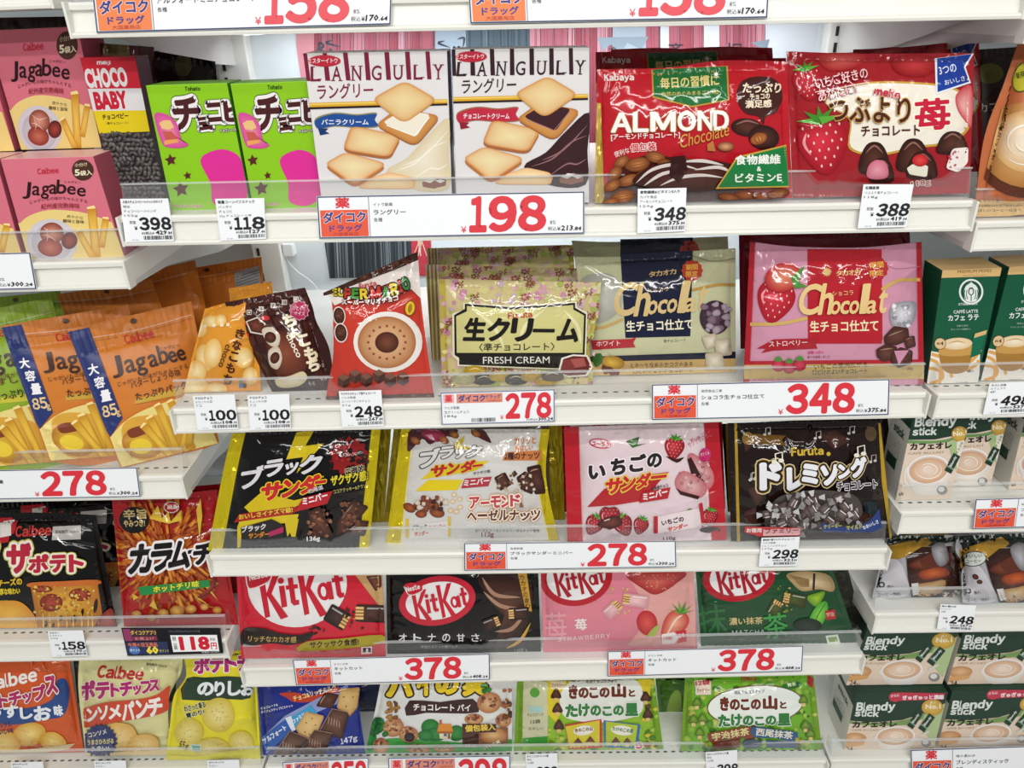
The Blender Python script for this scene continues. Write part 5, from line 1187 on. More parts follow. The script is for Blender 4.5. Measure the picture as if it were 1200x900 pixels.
# ================================================================ second row, left bay: stand-up pouches
zs = SH['L2']
PB = [(79, 387), (224, 353), (257, 519), (141, 548)]
def pouch(quad, label, seed, front=True, green=False, lean=14, Y0=None, detail=True, yaw=27):
    c = '#cf7a2c' if not green else '#8fae2a'
    r = bag('potato_snack_pouch', label, 'snack pouch', quad, zs, c, .011, lean, yaw, Y0, .0012, seed, (.16, .03, .04, .04), 'matte', bot=[(quad[3][0]*.62+quad[2][0]*.38, quad[3][1]*.62+quad[2][1]*.38+9)], group='stand-up potato snack pouches', settle=False, sag=.2, nu=48, nv=44)
    A.H = homog(PB, quad)@np.array([[1/2.728, 0, 0], [0, 1/2.728, 270], [0, 0, 1]])
    A.part('zip_line'); L([(225, 352), (420, 322), (612, 270)], 3, mixc(c, '#ffffff', .3)); L([(228, 362), (424, 332), (616, 280)], 3, mixc(c, '#000000', .25)); E(427, 290, 11, 9, '#5a3a22')
    if not detail: A.flush(); return
    A.part('side_stripe'); P([(216, 325), (284, 310), (392, 600), (352, 660), (340, 640)], '#27356f' if not green else '#3f6a24'); TV('大容量', 298, 444, 338, 528, 37, '#f3f1f4', .03, -12); HS('85', 332, 600, 378, 588, 38, '#e8c890', .03); T('g', 376, 598, 388, 594, 20, '#e8c890', .01)
    A.part('title_lettering')
    for ch, x0, x1, yb, hh in (('J', 362, 398, 474, 70), ('a', 404, 438, 458, 44), ('g', 442, 476, 468, 60), ('a', 480, 510, 440, 42), ('b', 512, 543, 430, 62), ('e', 544, 570, 426, 38), ('e', 572, 598, 420, 38)): T(ch, x0, yb, x1, yb-8, hh, '#3a2019', .014)
    A.part('small_lettering'); HS('Calbee', 400, 364, 494, 342, 30, '#c4302c', .03)
    T('じゃがいもの味がちゃんとする', 378, 500, 602, 440, 16, '#5a3018'); T('バターしょうゆ味' if not green else 'うすしお味', 420, 506, 580, 464, 22, '#5a2a14', .01); T('じゃがビー', 512, 384, 575, 372, 12, '#4a2a18')
    A.part('olive_strip'); P([(432, 540), (606, 494), (606, 520), (430, 556)], '#c9a03a' if not green else '#c9c23a'); T('たっぷりパック', 436, 546, 600, 506, 26, '#2c1f14', .015)
    A.part('cream_panel'); P(spl([(352, 662), (400, 610), (470, 570), (560, 540), (640, 520)], 4, False)+[(680, 640), (700, 690), (560, 760), (388, 756)], '#e9d584')
    P(spl([(388, 640), (420, 600), (500, 590), (560, 600), (600, 650), (590, 710), (500, 735), (420, 725)], 3), '#d9a33c')
    A.part('potato_stick_picture'); G(ell(455, 680, 66, 50, 10), '#b5762c', '#e8c23e'); P(spl([(408, 640), (450, 625), (480, 640), (440, 660), (416, 662)], 3), '#7e3a20'); E(450, 690, 36, 24, '#eccd3c')
    for x0, y0, x1, y1, w in ((505, 560, 575, 725, 24), (480, 600, 545, 728, 26), (545, 548, 615, 700, 24), (600, 590, 582, 715, 24), (625, 570, 600, 690, 22), (460, 625, 560, 735, 24)): fry(x0, y0, x1, y1, w, ('#c58a1e', '#f0c748'))
    A.flush()
pouch(PB, 'orange stand-up pouch with a blue stripe, rightmost in front', 71)
pouch([(1, 382), (150, 357), (190, 530), (58, 540)], 'orange stand-up pouch with a blue stripe, second from the right in front', 72, lean=14)
pouch([(-92, 380), (60, 348), (108, 538), (-24, 548)], 'green stand-up pouch at the left edge', 73, green=True, lean=14)
for k, (q_, t, y0) in enumerate((([(66, 345), (178, 328), (230, 470), (120, 480)], 'orange pouch back right above the blue stripe pouches',  .165), ([(120, 330), (228, 305), (262, 450), (160, 460)], 'orange pouch standing behind the others, near the shelf bracket', .21), ([(178, 322), (306, 301), (318, 430), (200, 440)], 'orange pouch farthest to the right and back, with a grey label', .26), ([(-40, 352), (70, 341), (100, 480), (0, 488)], 'green pouch at the back of the left edge', .2))):
    pouch(q_, t, 80+k, green=(k == 3), lean=4, Y0=y0, detail=False, yaw=0)
    if k == 2:
        A.H = None; A.part('grey_label'); P([(274, 320), (303, 311), (306, 333), (277, 343)], '#a3a6a8'); 
        for j in range(5): L([(277, 325+j*3.4), (303, 316+j*3.4)], .9, '#5d6266', False)
        A.flush()
# ================================================================ third row, middle bay
zs = SH['C3']
def side_cols(cl, cr, wl, wr_, hgap=None):
    def f(u, v, base):
        base[u < wl] = lin(cl); base[u > 1-wr_] = lin(cr); return base
    return f
def thunder(quad, label, seed, col, seam, sl=.085, sr=.06, **kw):
    return bag('chocolate_bar_packet', label, 'chocolate packet', quad, zs, col, .019, 11, 0, None, .0016, seed, (.02, .02, sl, sr), foil=(sl, sr) if seam[1] != 'b' else None, cols=side_cols(seam, seam, sl, sr), group='chocolate bar packets with coloured side seals', **kw)
thunder([(272, 508), (446, 503), (432, 645), (243, 648)], 'black chocolate bar packet with yellow foil sides', 91, '#0e0c0d', '#e2cc1a', left=[(262, 550)])
crop(230, 485, 3.75)
A.part('yellow_flash'); P([(440, 82), (520, 70), (480, 140), (560, 130), (440, 262), (470, 190), (395, 200)], '#d6bd1e'); P([(210, 410), (285, 345), (430, 380), (520, 360), (400, 430), (240, 440)], '#d2b81a'); P([(180, 500), (190, 470), (330, 450), (450, 440), (440, 480), (400, 540), (390, 480), (200, 500), (195, 585), (180, 590)], '#d6bd1e'); P([(398, 470), (450, 462), (436, 540), (418, 540)], '#d6bd1e'); L([(290, 345), (480, 300), (560, 275)], 7, '#d6bd1e', False)
A.part('red_splash'); star(672, 188, 92, '#8c1a1c', 14, .8); bits(585, 120, 760, 240, 40, ['#1b1414', '#3c1414', '#a82422'], 6, 16, 9)
A.part('title_lettering')
for ch, x, y, w, h in (('ブ', 188, 335, 105, 92), ('ラ', 292, 282, 86, 72), ('ッ', 385, 272, 60, 52), ('ク', 448, 270, 100, 80)): T(ch, x, y, x+w, y-w*.16, h, '#d9d7da', .045, .3, out=[('#0d0c0d', .05)])
for ch, x, y, w in (('サ', 278, 388, 96), ('ン', 372, 372, 78), ('ダ', 448, 356, 90), ('ー', 520, 310, 50)): T(ch, x, y, x+w, y-w*.14, 78 if ch != 'ー' else 14, '#c4242c', .06, .28, out=[('#e0c72c', .06)])
A.part('red_ribbon'); P([(165, 478), (190, 440), (425, 408), (460, 415), (420, 440), (180, 475)], '#a82220'); T('おいしさイナズマ級!', 188, 466, 425, 432, 24, '#e0cc3c', .03); P([(430, 432), (470, 368), (600, 338), (575, 395)], '#b3202a'); T('ミニバー', 468, 402, 578, 372, 32, '#f2ecec', .04, .15); T('北海道', 492, 352, 560, 330, 20, '#cfcad0', .02)
A.part('burst_lettering'); T('圧倒的', 655, 282, 740, 262, 40, '#2a2422', .03, .1, out=[('#d8d0a8', .06)]); T('ザクザク感!', 592, 318, 756, 292, 46, '#d9c92a', .04, .1, out=[('#2a2422', .07)]); T('ココアクッキー&クランチ', 605, 352, 762, 322, 18, '#b9ae6a', .02)
A.part('bar_picture'); 
for q_ in ([(486, 432), (545, 405), (604, 540), (520, 545)], [(620, 470), (690, 370), (760, 410), (680, 500), (612, 540)], [(640, 520), (730, 470), (760, 470), (740, 540)]): choc(q_, '#2c1512', '#6f4030'); 
bits(490, 420, 590, 540, 34, ['#8a5640', '#5a3024', '#a06c50'], 5, 12, 3); bits(640, 390, 735, 520, 44, ['#8a5640', '#4a251c', '#7c4a38'], 5, 12, 4)
A.part('mini_pack_picture'); P([(195, 500), (330, 462), (388, 490), (380, 545), (200, 552)], '#1f1c1d'); T('ブラック', 198, 524, 305, 508, 28, '#e9e6e9', .04, .2); T('サンダー', 228, 550, 320, 540, 26, '#d9862a', .05, .2); P([(318, 520), (382, 495), (384, 520), (320, 540)], '#b3265a'); T('136g', 486, 566, 545, 562, 26, '#e9e4e4', .03); A.flush()
thunder([(470, 503), (644, 503), (655, 633), (452, 637)], 'white chocolate bar packet with nut pictures and yellow foil sides', 92, '#d3d0cc', '#e0c81c', right=[(640, 560)])
crop(440, 485, 3.75)
A.part('dark_corner'); P(spl([(165, 60), (350, 60), (345, 100), (300, 100), (240, 135), (205, 110), (150, 165), (140, 140)], 3), '#4a1f24'); G(ell(255, 92, 58, 28, 16), '#7a1c3c', '#a83252'); P(spl([(420, 70), (470, 65), (510, 125), (480, 118), (440, 95)], 3), '#4a2420'); 
for x, y in ((175, 118), (345, 90), (440, 85), (300, 115)): almond(x, y, 24, 16, 30)
A.part('yellow_flash'); P([(345, 130), (392, 95), (380, 140), (440, 150), (360, 170)], '#b9a52a'); P([(175, 340), (230, 290), (385, 290), (360, 335)], '#dfc61e'); P([(195, 290), (270, 230), (500, 205), (440, 250)], '#dcc222')
A.part('title_lettering')
for ch, x, y, w, h in (('ブ', 185, 242, 92, 82), ('ラ', 275, 200, 66, 52), ('ッ', 345, 198, 42, 40), ('ク', 388, 196, 76, 52)): T(ch, x, y, x+w, y-w*.12, h, '#d9d6d4', .05, .3, out=[('#22201f', .05)])
for ch, x, y, w in (('サ', 238, 282, 72), ('ン', 310, 270, 56), ('ダ', 368, 262, 66), ('ー', 425, 235, 46)): T(ch, x, y, x+w, y-w*.12, 52 if ch != 'ー' else 10, '#b5262e', .06, .28, out=[('#dcc72c', .06)])
T('ザクザク感', 430, 270, 505, 258, 14, '#222', .02)
A.part('mini_badge'); P([(376, 328), (392, 285), (512, 276), (496, 318)], '#b0323f'); T('ミニバー', 388, 318, 500, 306, 28, '#efe6e6', .04, .15)
A.part('orange_lettering'); T('カリッと', 612, 136, 705, 132, 32, '#cf7a3a', .04); T('香ばしい', 614, 166, 692, 160, 26, '#cf7a3a', .03); P([(558, 205), (572, 168), (730, 160), (728, 205)], '#c97a42'); T('2種のナッツ', 566, 202, 722, 198, 32, '#3a2420', .03)
A.part('bar_picture')
for q_ in ([(520, 280), (570, 255), (600, 310), (548, 340)], [(618, 280), (660, 250), (700, 300), (690, 355), (640, 335)], [(662, 235), (725, 220), (750, 350), (700, 355)], [(598, 262), (612, 248), (625, 264), (608, 280)]): choc(q_, '#2c1512', '#5d3428')
bits(525, 262, 700, 340, 30, ['#d9bfa4', '#e6d6c4', '#8a5a40'], 4, 10, 6)
A.part('almond_lettering')
for ch, x, y in (('ア', 412, 418), ('ー', 462, 398), ('モ', 506, 414), ('ン', 552, 412), ('ド', 592, 408)): T(ch, x, y, x+46, y-3, 52 if ch != 'ー' else 11, '#c43a50', .04, .05, out=[('#c98a32', .14), ('#f2ead8', .1)])
T('&', 632, 412, 652, 412, 22, '#8a4a28', .03)
for i, ch in enumerate('ヘーゼルナッツ'): x = 402+i*46.5; T(ch, x, 470-(18 if ch == 'ー' else 0), x+43, 469-(18 if ch == 'ー' else 0), {'ー': 11, 'ヘ': 36, 'ッ': 36}.get(ch, 48), '#6a3326', .04, .05, out=[('#c98a32', .14), ('#f2ead8', .1)])
T('ローストアーモンドとヘーゼルナッツ使用', 440, 520, 720, 520, 13, '#3a2a28', .01); T('112g', 466, 548, 520, 546, 28, '#8a2c40', .02)
A.part('nut_picture')
for x, y, a, b_, r_ in ((148, 412, 30, 20, 30), (200, 440, 26, 18, 0), (270, 435, 34, 22, 10), (190, 400, 26, 20, -20), (245, 400, 36, 24, 20)): almond(x, y, a, b_, r_, '#6a2a14', '#b8663c')
bits(180, 365, 310, 420, 22, ['#4a2218', '#8a4a34', '#e6d6c0'], 8, 18, 3)
for x, y in ((340, 385), (370, 375), (330, 425), (372, 410), (355, 430), (345, 355)): G(ell(x, y, 13, 11), '#c9ab84', '#efe0c4')
A.part('mini_pack_picture'); P([(150, 490), (320, 470), (325, 545), (150, 550)], '#dedad6'); R(132, 460, 146, 545, '#d9b83a'); R(318, 452, 330, 540, '#d9b83a'); T('ブラック', 158, 512, 225, 506, 22, '#3a3432', .04, .2); T('サンダー', 170, 540, 232, 534, 22, '#cf5a3a', .05, .2); T('ミニバー', 235, 508, 310, 500, 18, '#c96a7a', .03); A.flush()
thunder([(661, 501), (842, 495), (852, 633), (665, 636)], 'pink and white strawberry bar packet with red sides', 93, '#e2cdd3', '#b81f2c', .1, .1)
crop(440, 485, 3.75)
A.part('brand_badge'); E(988, 130, 50, 22, '#c4283c', 8); E(988, 130, 44, 17, '#e9d0d4', 8); T('ユーラク', 950, 140, 1028, 146, 22, '#b8203a', .04)
A.part('leaf_picture'); P([(1100, 120), (1160, 100), (1150, 135), (1190, 130), (1130, 150)], '#3f6a34')
crop(740, 485, 3.75)
A.part('title_lettering')
for ch, x, y, w, h in (('い', -206, 290, 76, 62), ('ち', -108, 272, 66, 74), ('ご', -26, 258, 74, 78), ('の', 52, 240, 66, 64)): T(ch, x+16, y, x+w+16, y-6, h, '#2a2224', .055, .1, out=[('#f4eaec', .07)])
P([(-195, 410), (-120, 330), (60, 270), (165, 255), (120, 300), (60, 380), (-60, 400)], '#b3242c')
for ch, x, y, w in (('サ', -120, 356, 76), ('ン', -46, 344, 60), ('ダ', 14, 334, 66), ('ー', 84, 288, 70)): T(ch, x, y, x+w, y-w*.12, 68 if ch != 'ー' else 14, '#c4262e', .05, .25, out=[('#e6c84a', .07)])
A.part('mini_badge'); P([(34, 392), (48, 345), (172, 322), (160, 372)], '#b3242c'); T('ミニバー', 52, 382, 160, 356, 32, '#f2e4e4', .045, .12)
T('北海道チョコ', 88, 338, 162, 320, 16, '#3a2428', .02)
A.part('strawberry_picture'); strawberry(188, 150, 52, 8, True, ('#8c1420', '#d04048'), '#e8b0a0'); G(spl([(150, 185), (200, 215), (232, 190), (205, 205)], 3), '#2c1210', '#4a211c')
G(spl([(245, 190), (275, 175), (350, 240), (362, 300), (330, 330), (270, 260)], 4), '#c06a70', '#e6b4b6'); P([(245, 200), (262, 190), (330, 318), (318, 325), (262, 262)], '#3a1a1a'); G(spl([(190, 300), (230, 250), (320, 300), (330, 340), (295, 372), (220, 350)], 4), '#c06a70', '#e6b8b8'); P([(195, 325), (220, 340), (300, 362), (292, 376), (215, 355)], '#3a1a1a')
bits(205, 260, 320, 350, 24, ['#d99a9c', '#f2d4d2', '#c4787c'], 4, 9, 2); bits(270, 200, 350, 300, 22, ['#d99a9c', '#f2d4d2', '#c4787c'], 4, 9, 7)
A.part('pink_badge'); E(324, 180, 26, 32, '#c4306c', 20); T('ひとくち', 305, 186, 343, 178, 14, '#f2d8e4', .02); T('サクサクいちご', 255, 150, 355, 95, 26, '#c4687c', .01); T('チョコ', 260, 130, 330, 95, 18, '#c4687c', .01)
A.part('strawberry_picture')
for x, y, r_, a in ((-165, 488, 48, 30), (-35, 490, 50, -25), (-95, 455, 54, 0), (40, 492, 40, 20), (345, 455, 40, 10)): strawberry(x, y, r_, a, x != -95, ('#7c1220', '#c43444'), '#e0a090')
G(spl([(-150, 490), (-110, 455), (-60, 450), (-40, 485), (-90, 505)], 4), '#3a1614', '#7c3c34'); L([(-120, 470), (-95, 462)], 8, '#e9d4d0', True, True); E(345, 510, 46, 14, '#2c1412')
for x, y in ((258, 440), (285, 460)): strawberry(x, y, 22, 0, True)
A.part('mini_pack_picture'); P([(100, 455), (295, 415), (320, 495), (110, 528)], '#ead9dc'); R(98, 450, 116, 526, '#b8202c'); P([(297, 395), (312, 390), (325, 490), (308, 500)], '#b8202c'); T('いちごの', 135, 492, 232, 472, 24, '#2a2224', .04); T('サンダー', 160, 520, 248, 500, 22, '#cf4a32', .05, .2); T('110g', 140, 560, 195, 556, 18, '#3a2a2c', .02); A.flush()
bag('chocolate_bar_packet', 'pink strawberry bar packet standing behind the pink and white one', 'chocolate packet', [(649, 496), (846, 490), (850, 596), (656, 600)], zs, '#e0c8ce', .016, 7, 0, None, .0013, 94, cols=side_cols('#b81f2c', '#b81f2c', .1, .1), group='chocolate bar packets with coloured side seals')
A.part('brand_badge'); E(706, 502, 13, 5, '#c4283c', 6); T('ユーラク', 697, 504, 716, 505, 6, '#efdce0', .03); A.part('strawberry_picture'); E(776, 505, 14, 9, '#a81f2c'); P([(730, 510), (750, 502), (745, 516)], '#3f6a34'); A.flush()
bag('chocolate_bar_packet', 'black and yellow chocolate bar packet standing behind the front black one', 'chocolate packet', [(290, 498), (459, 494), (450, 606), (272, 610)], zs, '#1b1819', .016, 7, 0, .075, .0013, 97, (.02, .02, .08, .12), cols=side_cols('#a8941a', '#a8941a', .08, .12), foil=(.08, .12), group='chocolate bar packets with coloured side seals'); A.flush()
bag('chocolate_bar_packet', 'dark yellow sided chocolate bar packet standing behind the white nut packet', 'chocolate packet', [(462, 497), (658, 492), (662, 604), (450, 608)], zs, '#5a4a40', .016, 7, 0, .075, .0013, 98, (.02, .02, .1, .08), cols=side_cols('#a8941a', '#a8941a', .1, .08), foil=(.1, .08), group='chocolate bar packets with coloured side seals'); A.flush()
bag('sweets_packet', 'dark brown sweets packet with puffy white lettering and a clear window', 'sweets packet', [(853, 496), (1033, 493), (1045, 634), (857, 638)], zs, '#1e110e', .02, 11, 0, None, .0014, 95, cols=None)
crop(740, 485, 3.75)
A.part('gold_edge'); P([(452, 40), (464, 40), (478, 575), (464, 575)], '#b3922c'); P([(1085, 40), (1094, 40), (1148, 560), (1138, 565), (1100, 300)], '#b3922c')
A.part('chocolate_picture')
for q_ in ([(490, 110), (530, 85), (545, 130), (500, 170)], [(510, 330), (555, 310), (580, 370), (550, 405)], [(495, 430), (545, 410), (555, 480), (500, 490)], [(820, 90), (900, 70), (960, 120), (890, 160)], [(985, 440), (1040, 425), (1075, 470), (985, 490)]): choc(q_, '#3a211c', '#4f2f28', False)
P([(1020, 385), (1075, 385), (1085, 440), (1030, 440)], '#1c2a30')
A.part('gold_flag'); P([(488, 85), (680, 95), (660, 115), (680, 140), (540, 132), (500, 110)], '#6a4a1c'); E(512, 108, 26, 28, '#8a6a2c'); E(1052, 88, 26, 32, '#5a4630')
A.part('note_picture')
for x, y in ((970, 70), (535, 275), (822, 92), (600, 75), (1065, 195), (540, 270)): L([(x-10, y+16), (x-10, y-12), (x+10, y-16), (x+10, y+10)], 3, '#c9c3bc', False); E(x-14, y+16, 7, 6, '#c9c3bc'); E(x+6, y+11, 7, 6, '#c9c3bc')
A.part('title_lettering')
lay = [('#e9e4d4', .135), ('#c9a432', .115), ('#2b1a16', .085)]
for ch, x, y, w, h in (('ド', 562, 338, 100, 124), ('レ', 682, 340, 88, 104), ('ミ', 748, 314, 76, 94), ('ソ', 832, 318, 80, 92), ('ン', 908, 288, 64, 66), ('グ', 964, 284, 72, 92)): T(ch, x, y, x+w, y-6, h, '#e9e9ee', .075, .05, out=lay)
for x, y in ((648, 190), (1010, 160)): L([(x-14, y+22), (x-16, y-14), (x+14, y-22), (x+16, y+14)], 6, '#e9e4d4', False); E(x-20, y+22, 12, 9, '#e9e4d4'); E(x+10, y+15, 12, 9, '#e9e4d4')
T('チョコレート', 905, 340, 1082, 326, 38, '#2b1a16', .04, 0, out=[('#e9e4ea', .08)]); HS('Furuta', 702, 186, 845, 180, 38, '#c9aa3c', .05); E(866, 176, 9, 9, '#c9aa3c')
A.part('clear_window'); S([(585, 480), (600, 420), (660, 360), (800, 335), (960, 350), (1010, 400), (1000, 460), (880, 500), (700, 510), (600, 500)], '#47413e')
A.part('wrapped_sweets_picture'); q = random.Random(12)
for k in range(34):
    x, y = q.uniform(600, 990), q.uniform(358, 492); a = q.uniform(0, 3.1); c_, s_ = math.cos(a), math.sin(a)
    if ((x-800)/215)**2+((y-425)/80)**2 > 1: continue
    def tr(u, v): return (x+u*c_-v*s_, y+u*s_+v*c_)
    P([tr(-52, -14), tr(-24, -4), tr(24, -4), tr(52, -14), tr(50, 14), tr(24, 5), tr(-24, 5), tr(-52, 14)], q.choice(['#a9a6a6', '#c9c6c8', '#8a8686'])); G(rq([tr(-26, -19), tr(26, -19), tr(26, 19), tr(-26, 19)], .25), '#3f2c28', '#7a6a66', rings=3); L([tr(-18, -10), tr(14, -13)], 4, '#eceaec', False)
    if k % 3 == 0: T('Furuta', *tr(-15, 5), *tr(15, 5), 7, '#d9d6d8', .02)
A.part('blue_ribbon'); P(spl([(840, 520), (835, 480), (880, 490), (960, 495), (1040, 475), (1090, 415)], 4, False)+[(1100, 500), (1060, 520)], '#1d3a80'); T('クリーミー', 845, 506, 925, 500, 18, '#d9d23a', .03); T('マイルド', 945, 512, 1015, 505, 20, '#d9d23a', .03); T('なおいしさ', 1020, 510, 1088, 480, 17, '#e9ecf4', .03)
A.part('red_strip'); P([(495, 520), (500, 495), (745, 500), (742, 535), (560, 538)], '#c43a3c'); P([(580, 508), (742, 502), (740, 532), (578, 536)], '#e3b0b4'); T('お徳用', 505, 522, 572, 522, 20, '#f4e4e4', .03); T('ファミリー', 588, 528, 735, 522, 22, '#a81f34', .03); A.flush()
bag('sweets_packet', 'dark brown sweets packet behind the one with puffy white lettering', 'sweets packet', [(846, 497), (1040, 488), (1052, 596), (853, 600)], zs, '#241613', .018, 7, 0, None, .0013, 96)
A.part('gold_edge'); P([(850, 497), (854, 497), (858, 600), (854, 600)], '#8a7024'); A.flush()
# ================================================================ third row, right bay: narrow coffee stick cartons
zs = SH['R3']
def stick_pic(x, y, w, l, rot):
    c, s_ = math.cos(math.radians(rot)), math.sin(math.radians(rot))
    def tr(a, b): return (x+a*c-b*s_, y+a*s_+b*c)
    P([tr(0, -w/2), tr(l, -w/2), tr(l, w/2), tr(0, w/2)], '#1d3a2c'); P([tr(l*.22, -w/2), tr(l*.3, -w/2), tr(l*.3, w/2), tr(l*.22, w/2)], '#7a9a84'); T('Blendy', *tr(l*.3, w*.2), *tr(l*.9, w*.2), w*.42, '#e9efe9', .02)
N3 = [(1072, 478), (1141, 474), (1113, 584), (1049, 588)]
def narrow_box(quad, label, Y0=None):
    box('coffee_stick_carton', label, 'coffee box', quad, zs, .05, ('#e6d2bf', '#d3cfc4', '#1d3a2c'), Y0=Y0, group='narrow coffee stick cartons')
    global A
    A_front = A
    A.H = homog(N3, quad)@np.array([[1/4.5, 0, 1000], [0, 1/4.5, 480], [0, 0, 1]])
    left_side(.05)
    A = A_front
    A.part('green_band'); P([(315, -30), (660, -40), (620, 90), (520, 140), (430, 158), (285, 160)], '#1b3a2b'); P(spl([(285, 162), (430, 164), (520, 148), (612, 100)], 4, False)+[(600, 130), (500, 172), (400, 180), (282, 178)], '#6f9a5a'); P([(500, 180), (606, 120), (560, 300), (540, 320)], '#a9c48a')
    A.part('title_lettering'); HSI('Blendy', 322, 92, 540, 84, 52, '#dfe4e0'); HSI('stick', 310, 138, 438, 134, 42, '#dfe4e0')
    T('カフェオレ', 300, 214, 520, 205, 36, '#241a16', .045, .05); T('CAFE AU LAIT', 290, 238, 480, 230, 11, '#a08468')
    A.part('round_badge'); E(562, 130, 44, 42, '#b3873a'); G(ell(562, 130, 40, 38), '#c4983c', '#dcb85a'); T('No.1', 528, 142, 600, 134, 26, '#f4ead0', .03); T('売上', 545, 112, 578, 108, 12, '#f4ead0', .02)
    A.part('cup_picture'); cup(396, 316, 112, 76, 140, ('#d3a27a', '#f0dccb'), ('#e3d9d0', '#f6f1ed'), -8); L([(290, 300), (272, 330), (275, 380), (290, 392)], 9, '#ece6e0')
    A.part('stick_picture'); P([(545, 170), (590, 160), (560, 300), (545, 320)], '#e9e4d6'); TV('まろやか', 572, 178, 548, 226, 14, '#3a302a', .01); stick_pic(498, 330, 40, 105, -62); E(468, 425, 28, 24, '#8a8a88'); E(464, 420, 17, 14, '#e2e2e0'); T('8本', 243, 458, 268, 452, 20, '#4a3626', .02)
    A.flush()
def HSI(t, xl, yl, xr, yr, h, col): HS(t, xl, yl, xr, yr, h, col, .055, .04, (), .16)
narrow_box(N3, 'narrow coffee stick carton, leftmost of the three')
narrow_box([(1118, 470), (1187, 466), (1160, 573), (1100, 577)], 'narrow coffee stick carton, middle one set a little back', .06)
narrow_box([(1207, 468), (1278, 463), (1240, 572), (1181, 576)], 'narrow coffee stick carton cut by the right edge', .05)
# ================================================================ fourth row, left bay
zs = SH['L3']
def pizza_bag(quad, label, seed, front, Y0=None, lean=14):
    bag('pizza_snack_packet', label, 'snack packet', quad, zs, '#0e0d0c', .026, lean, 0, Y0, .0015, seed, (.05, .04, .02, .02), group='black pizza snack packets', top=[(quad[0][0]*.4+quad[1][0]*.6, quad[1][1]-3)])
    A.H = homog([(-70, 605), (112, 604), (136, 730), (-40, 741)], quad)@np.array([[.25, 0, 0], [0, .25, 560], [0, 0, 1]])
    A.part('flag_band'); P([(-60, 190), (60, 185), (40, 300), (-60, 320)], '#b3202a'); P([(0, 205), (70, 195), (62, 220), (52, 270), (0, 280)], '#ddd9d4'); P([(52, 205), (84, 198), (66, 262), (52, 262)], '#b3202a')
    A.part('brand_name'); HS('Calbee', 70, 278, 238, 270, 52, '#c03a34', .04, sl=.15)
    A.part('title_lettering'); lay = [('#b7b04a', .13), ('#efe6d8', .09)]
    for ch, x, y, w, h in (('ピ', -120, 448, 110, 150), ('ザ', 28, 452, 118, 145), ('ポ', 132, 448, 96, 88), ('テ', 232, 446, 86, 84), ('ト', 322, 444, 72, 84)): T(ch, x, y, x+w, y-4, h, '#b3263a', .06, .04, out=lay)
    if not front:
        T('テト', 415, 335, 570, 325, 84, '#b3263a', .05, .1, out=[('#d9d2c4', .06)])
    A.part('date_label'); P([(248, 228), (380, 222), (378, 288), (243, 292)], '#b9b6b0'); T('賞味期限 2026.02', 258, 262, 374, 258, 16, '#2c2a28', .01)
    A.part('yellow_lettering'); T('チーズの', -10, 512, 105, 500, 34, '#d9b42c', .05, out=[('#3a2c10', .06)]); T('濃厚な味わい', -20, 552, 95, 545, 32, '#d9c02c', .05, out=[('#3a2c10', .06)]); P([(-30, 575), (38, 572), (20, 590), (-30, 592)], '#2c7a3a')
    A.part('pizza_picture'); G(spl([(-80, 600), (40, 575), (110, 590), (170, 660), (190, 740), (-90, 740)], 4), '#d9902c', '#f2c04a')
    G(rq([(140, 490), (455, 480), (480, 640), (440, 700), (180, 720), (160, 600)], .08), '#b36a24', '#eab340'); P(spl([(140, 492), (300, 484), (455, 478), (460, 500), (300, 508), (146, 514)], 3), '#c4692c')
    for x, y, a, b_ in ((240, 585, 54, 42), (375, 548, 52, 30), (200, 522, 46, 16)): G(ell(x, y, a, b_), '#7a1f1a', '#b34a34'); bits(x-a*.7, y-b_*.7, x+a*.7, y+b_*.7, 18, ['#c4684a', '#8a2a20', '#b35040'], 3, 7, int(x))
    bits(160, 510, 450, 640, 90, ['#f0c850', '#e8b03a', '#cf8430', '#f2d478', '#d99a34'], 4, 10, 4)
    for x, y, a, b_ in ((448, 600, 9, 34), (346, 662, 13, 20), (285, 658, 7, 14), (386, 630, 6, 18), (215, 685, 8, 16), (250, 690, 6, 14)): E(x, y, a, b_, '#2c1a10', 8)
    for x in (200, 230, 270, 310, 340, 380, 410, 430): L([(x, 630), (x+4, 680), (x+2, 715)], 7, '#f2cf5c', True, True)
    G(spl([(452, 700), (470, 650), (520, 610), (540, 660), (536, 700)], 3), '#7a2420', '#b3524a')
    if not front: G(spl([(440, 400), (470, 370), (520, 390), (560, 470), (545, 540), (500, 590), (470, 500)], 4), '#8a3a24', '#c97a40')
    A.part('small_print'); T('1袋60g', 40, 735, 100, 733, 16, '#cfcac0'); A.flush()
pizza_bag([(-70, 605), (112, 604), (136, 730), (-40, 741)], 'black pizza snack packet, front one cut by the left edge', 101, True)
pizza_bag([(-25, 592), (142, 585), (158, 705), (4, 716)], 'black pizza snack packet behind and to the right of the front one', 102, False, .12, 8)
pizza_bag([(-120, 590), (44, 582), (60, 690), (-90, 698)], 'black pizza snack packet farthest back at the left edge', 103, False, .22, 5)
bag('fries_snack_packet', 'red packet of hot spicy fries with black and white lettering', 'snack packet', [(131, 586), (254, 574), (278, 722), (145, 731)], zs, '#a81c22', .022, 13, 0, .034, .0016, 104, (.05, .04, .02, .02), right=[(263, 640)])
crop(0, 560, 4)
A.part('fries_picture'); q = random.Random(9)
G(spl([(600, 250), (700, 190), (860, 170), (960, 230), (985, 420), (960, 600), (800, 640), (640, 600)], 4), '#a81c22', '#8f4218', rings=5)
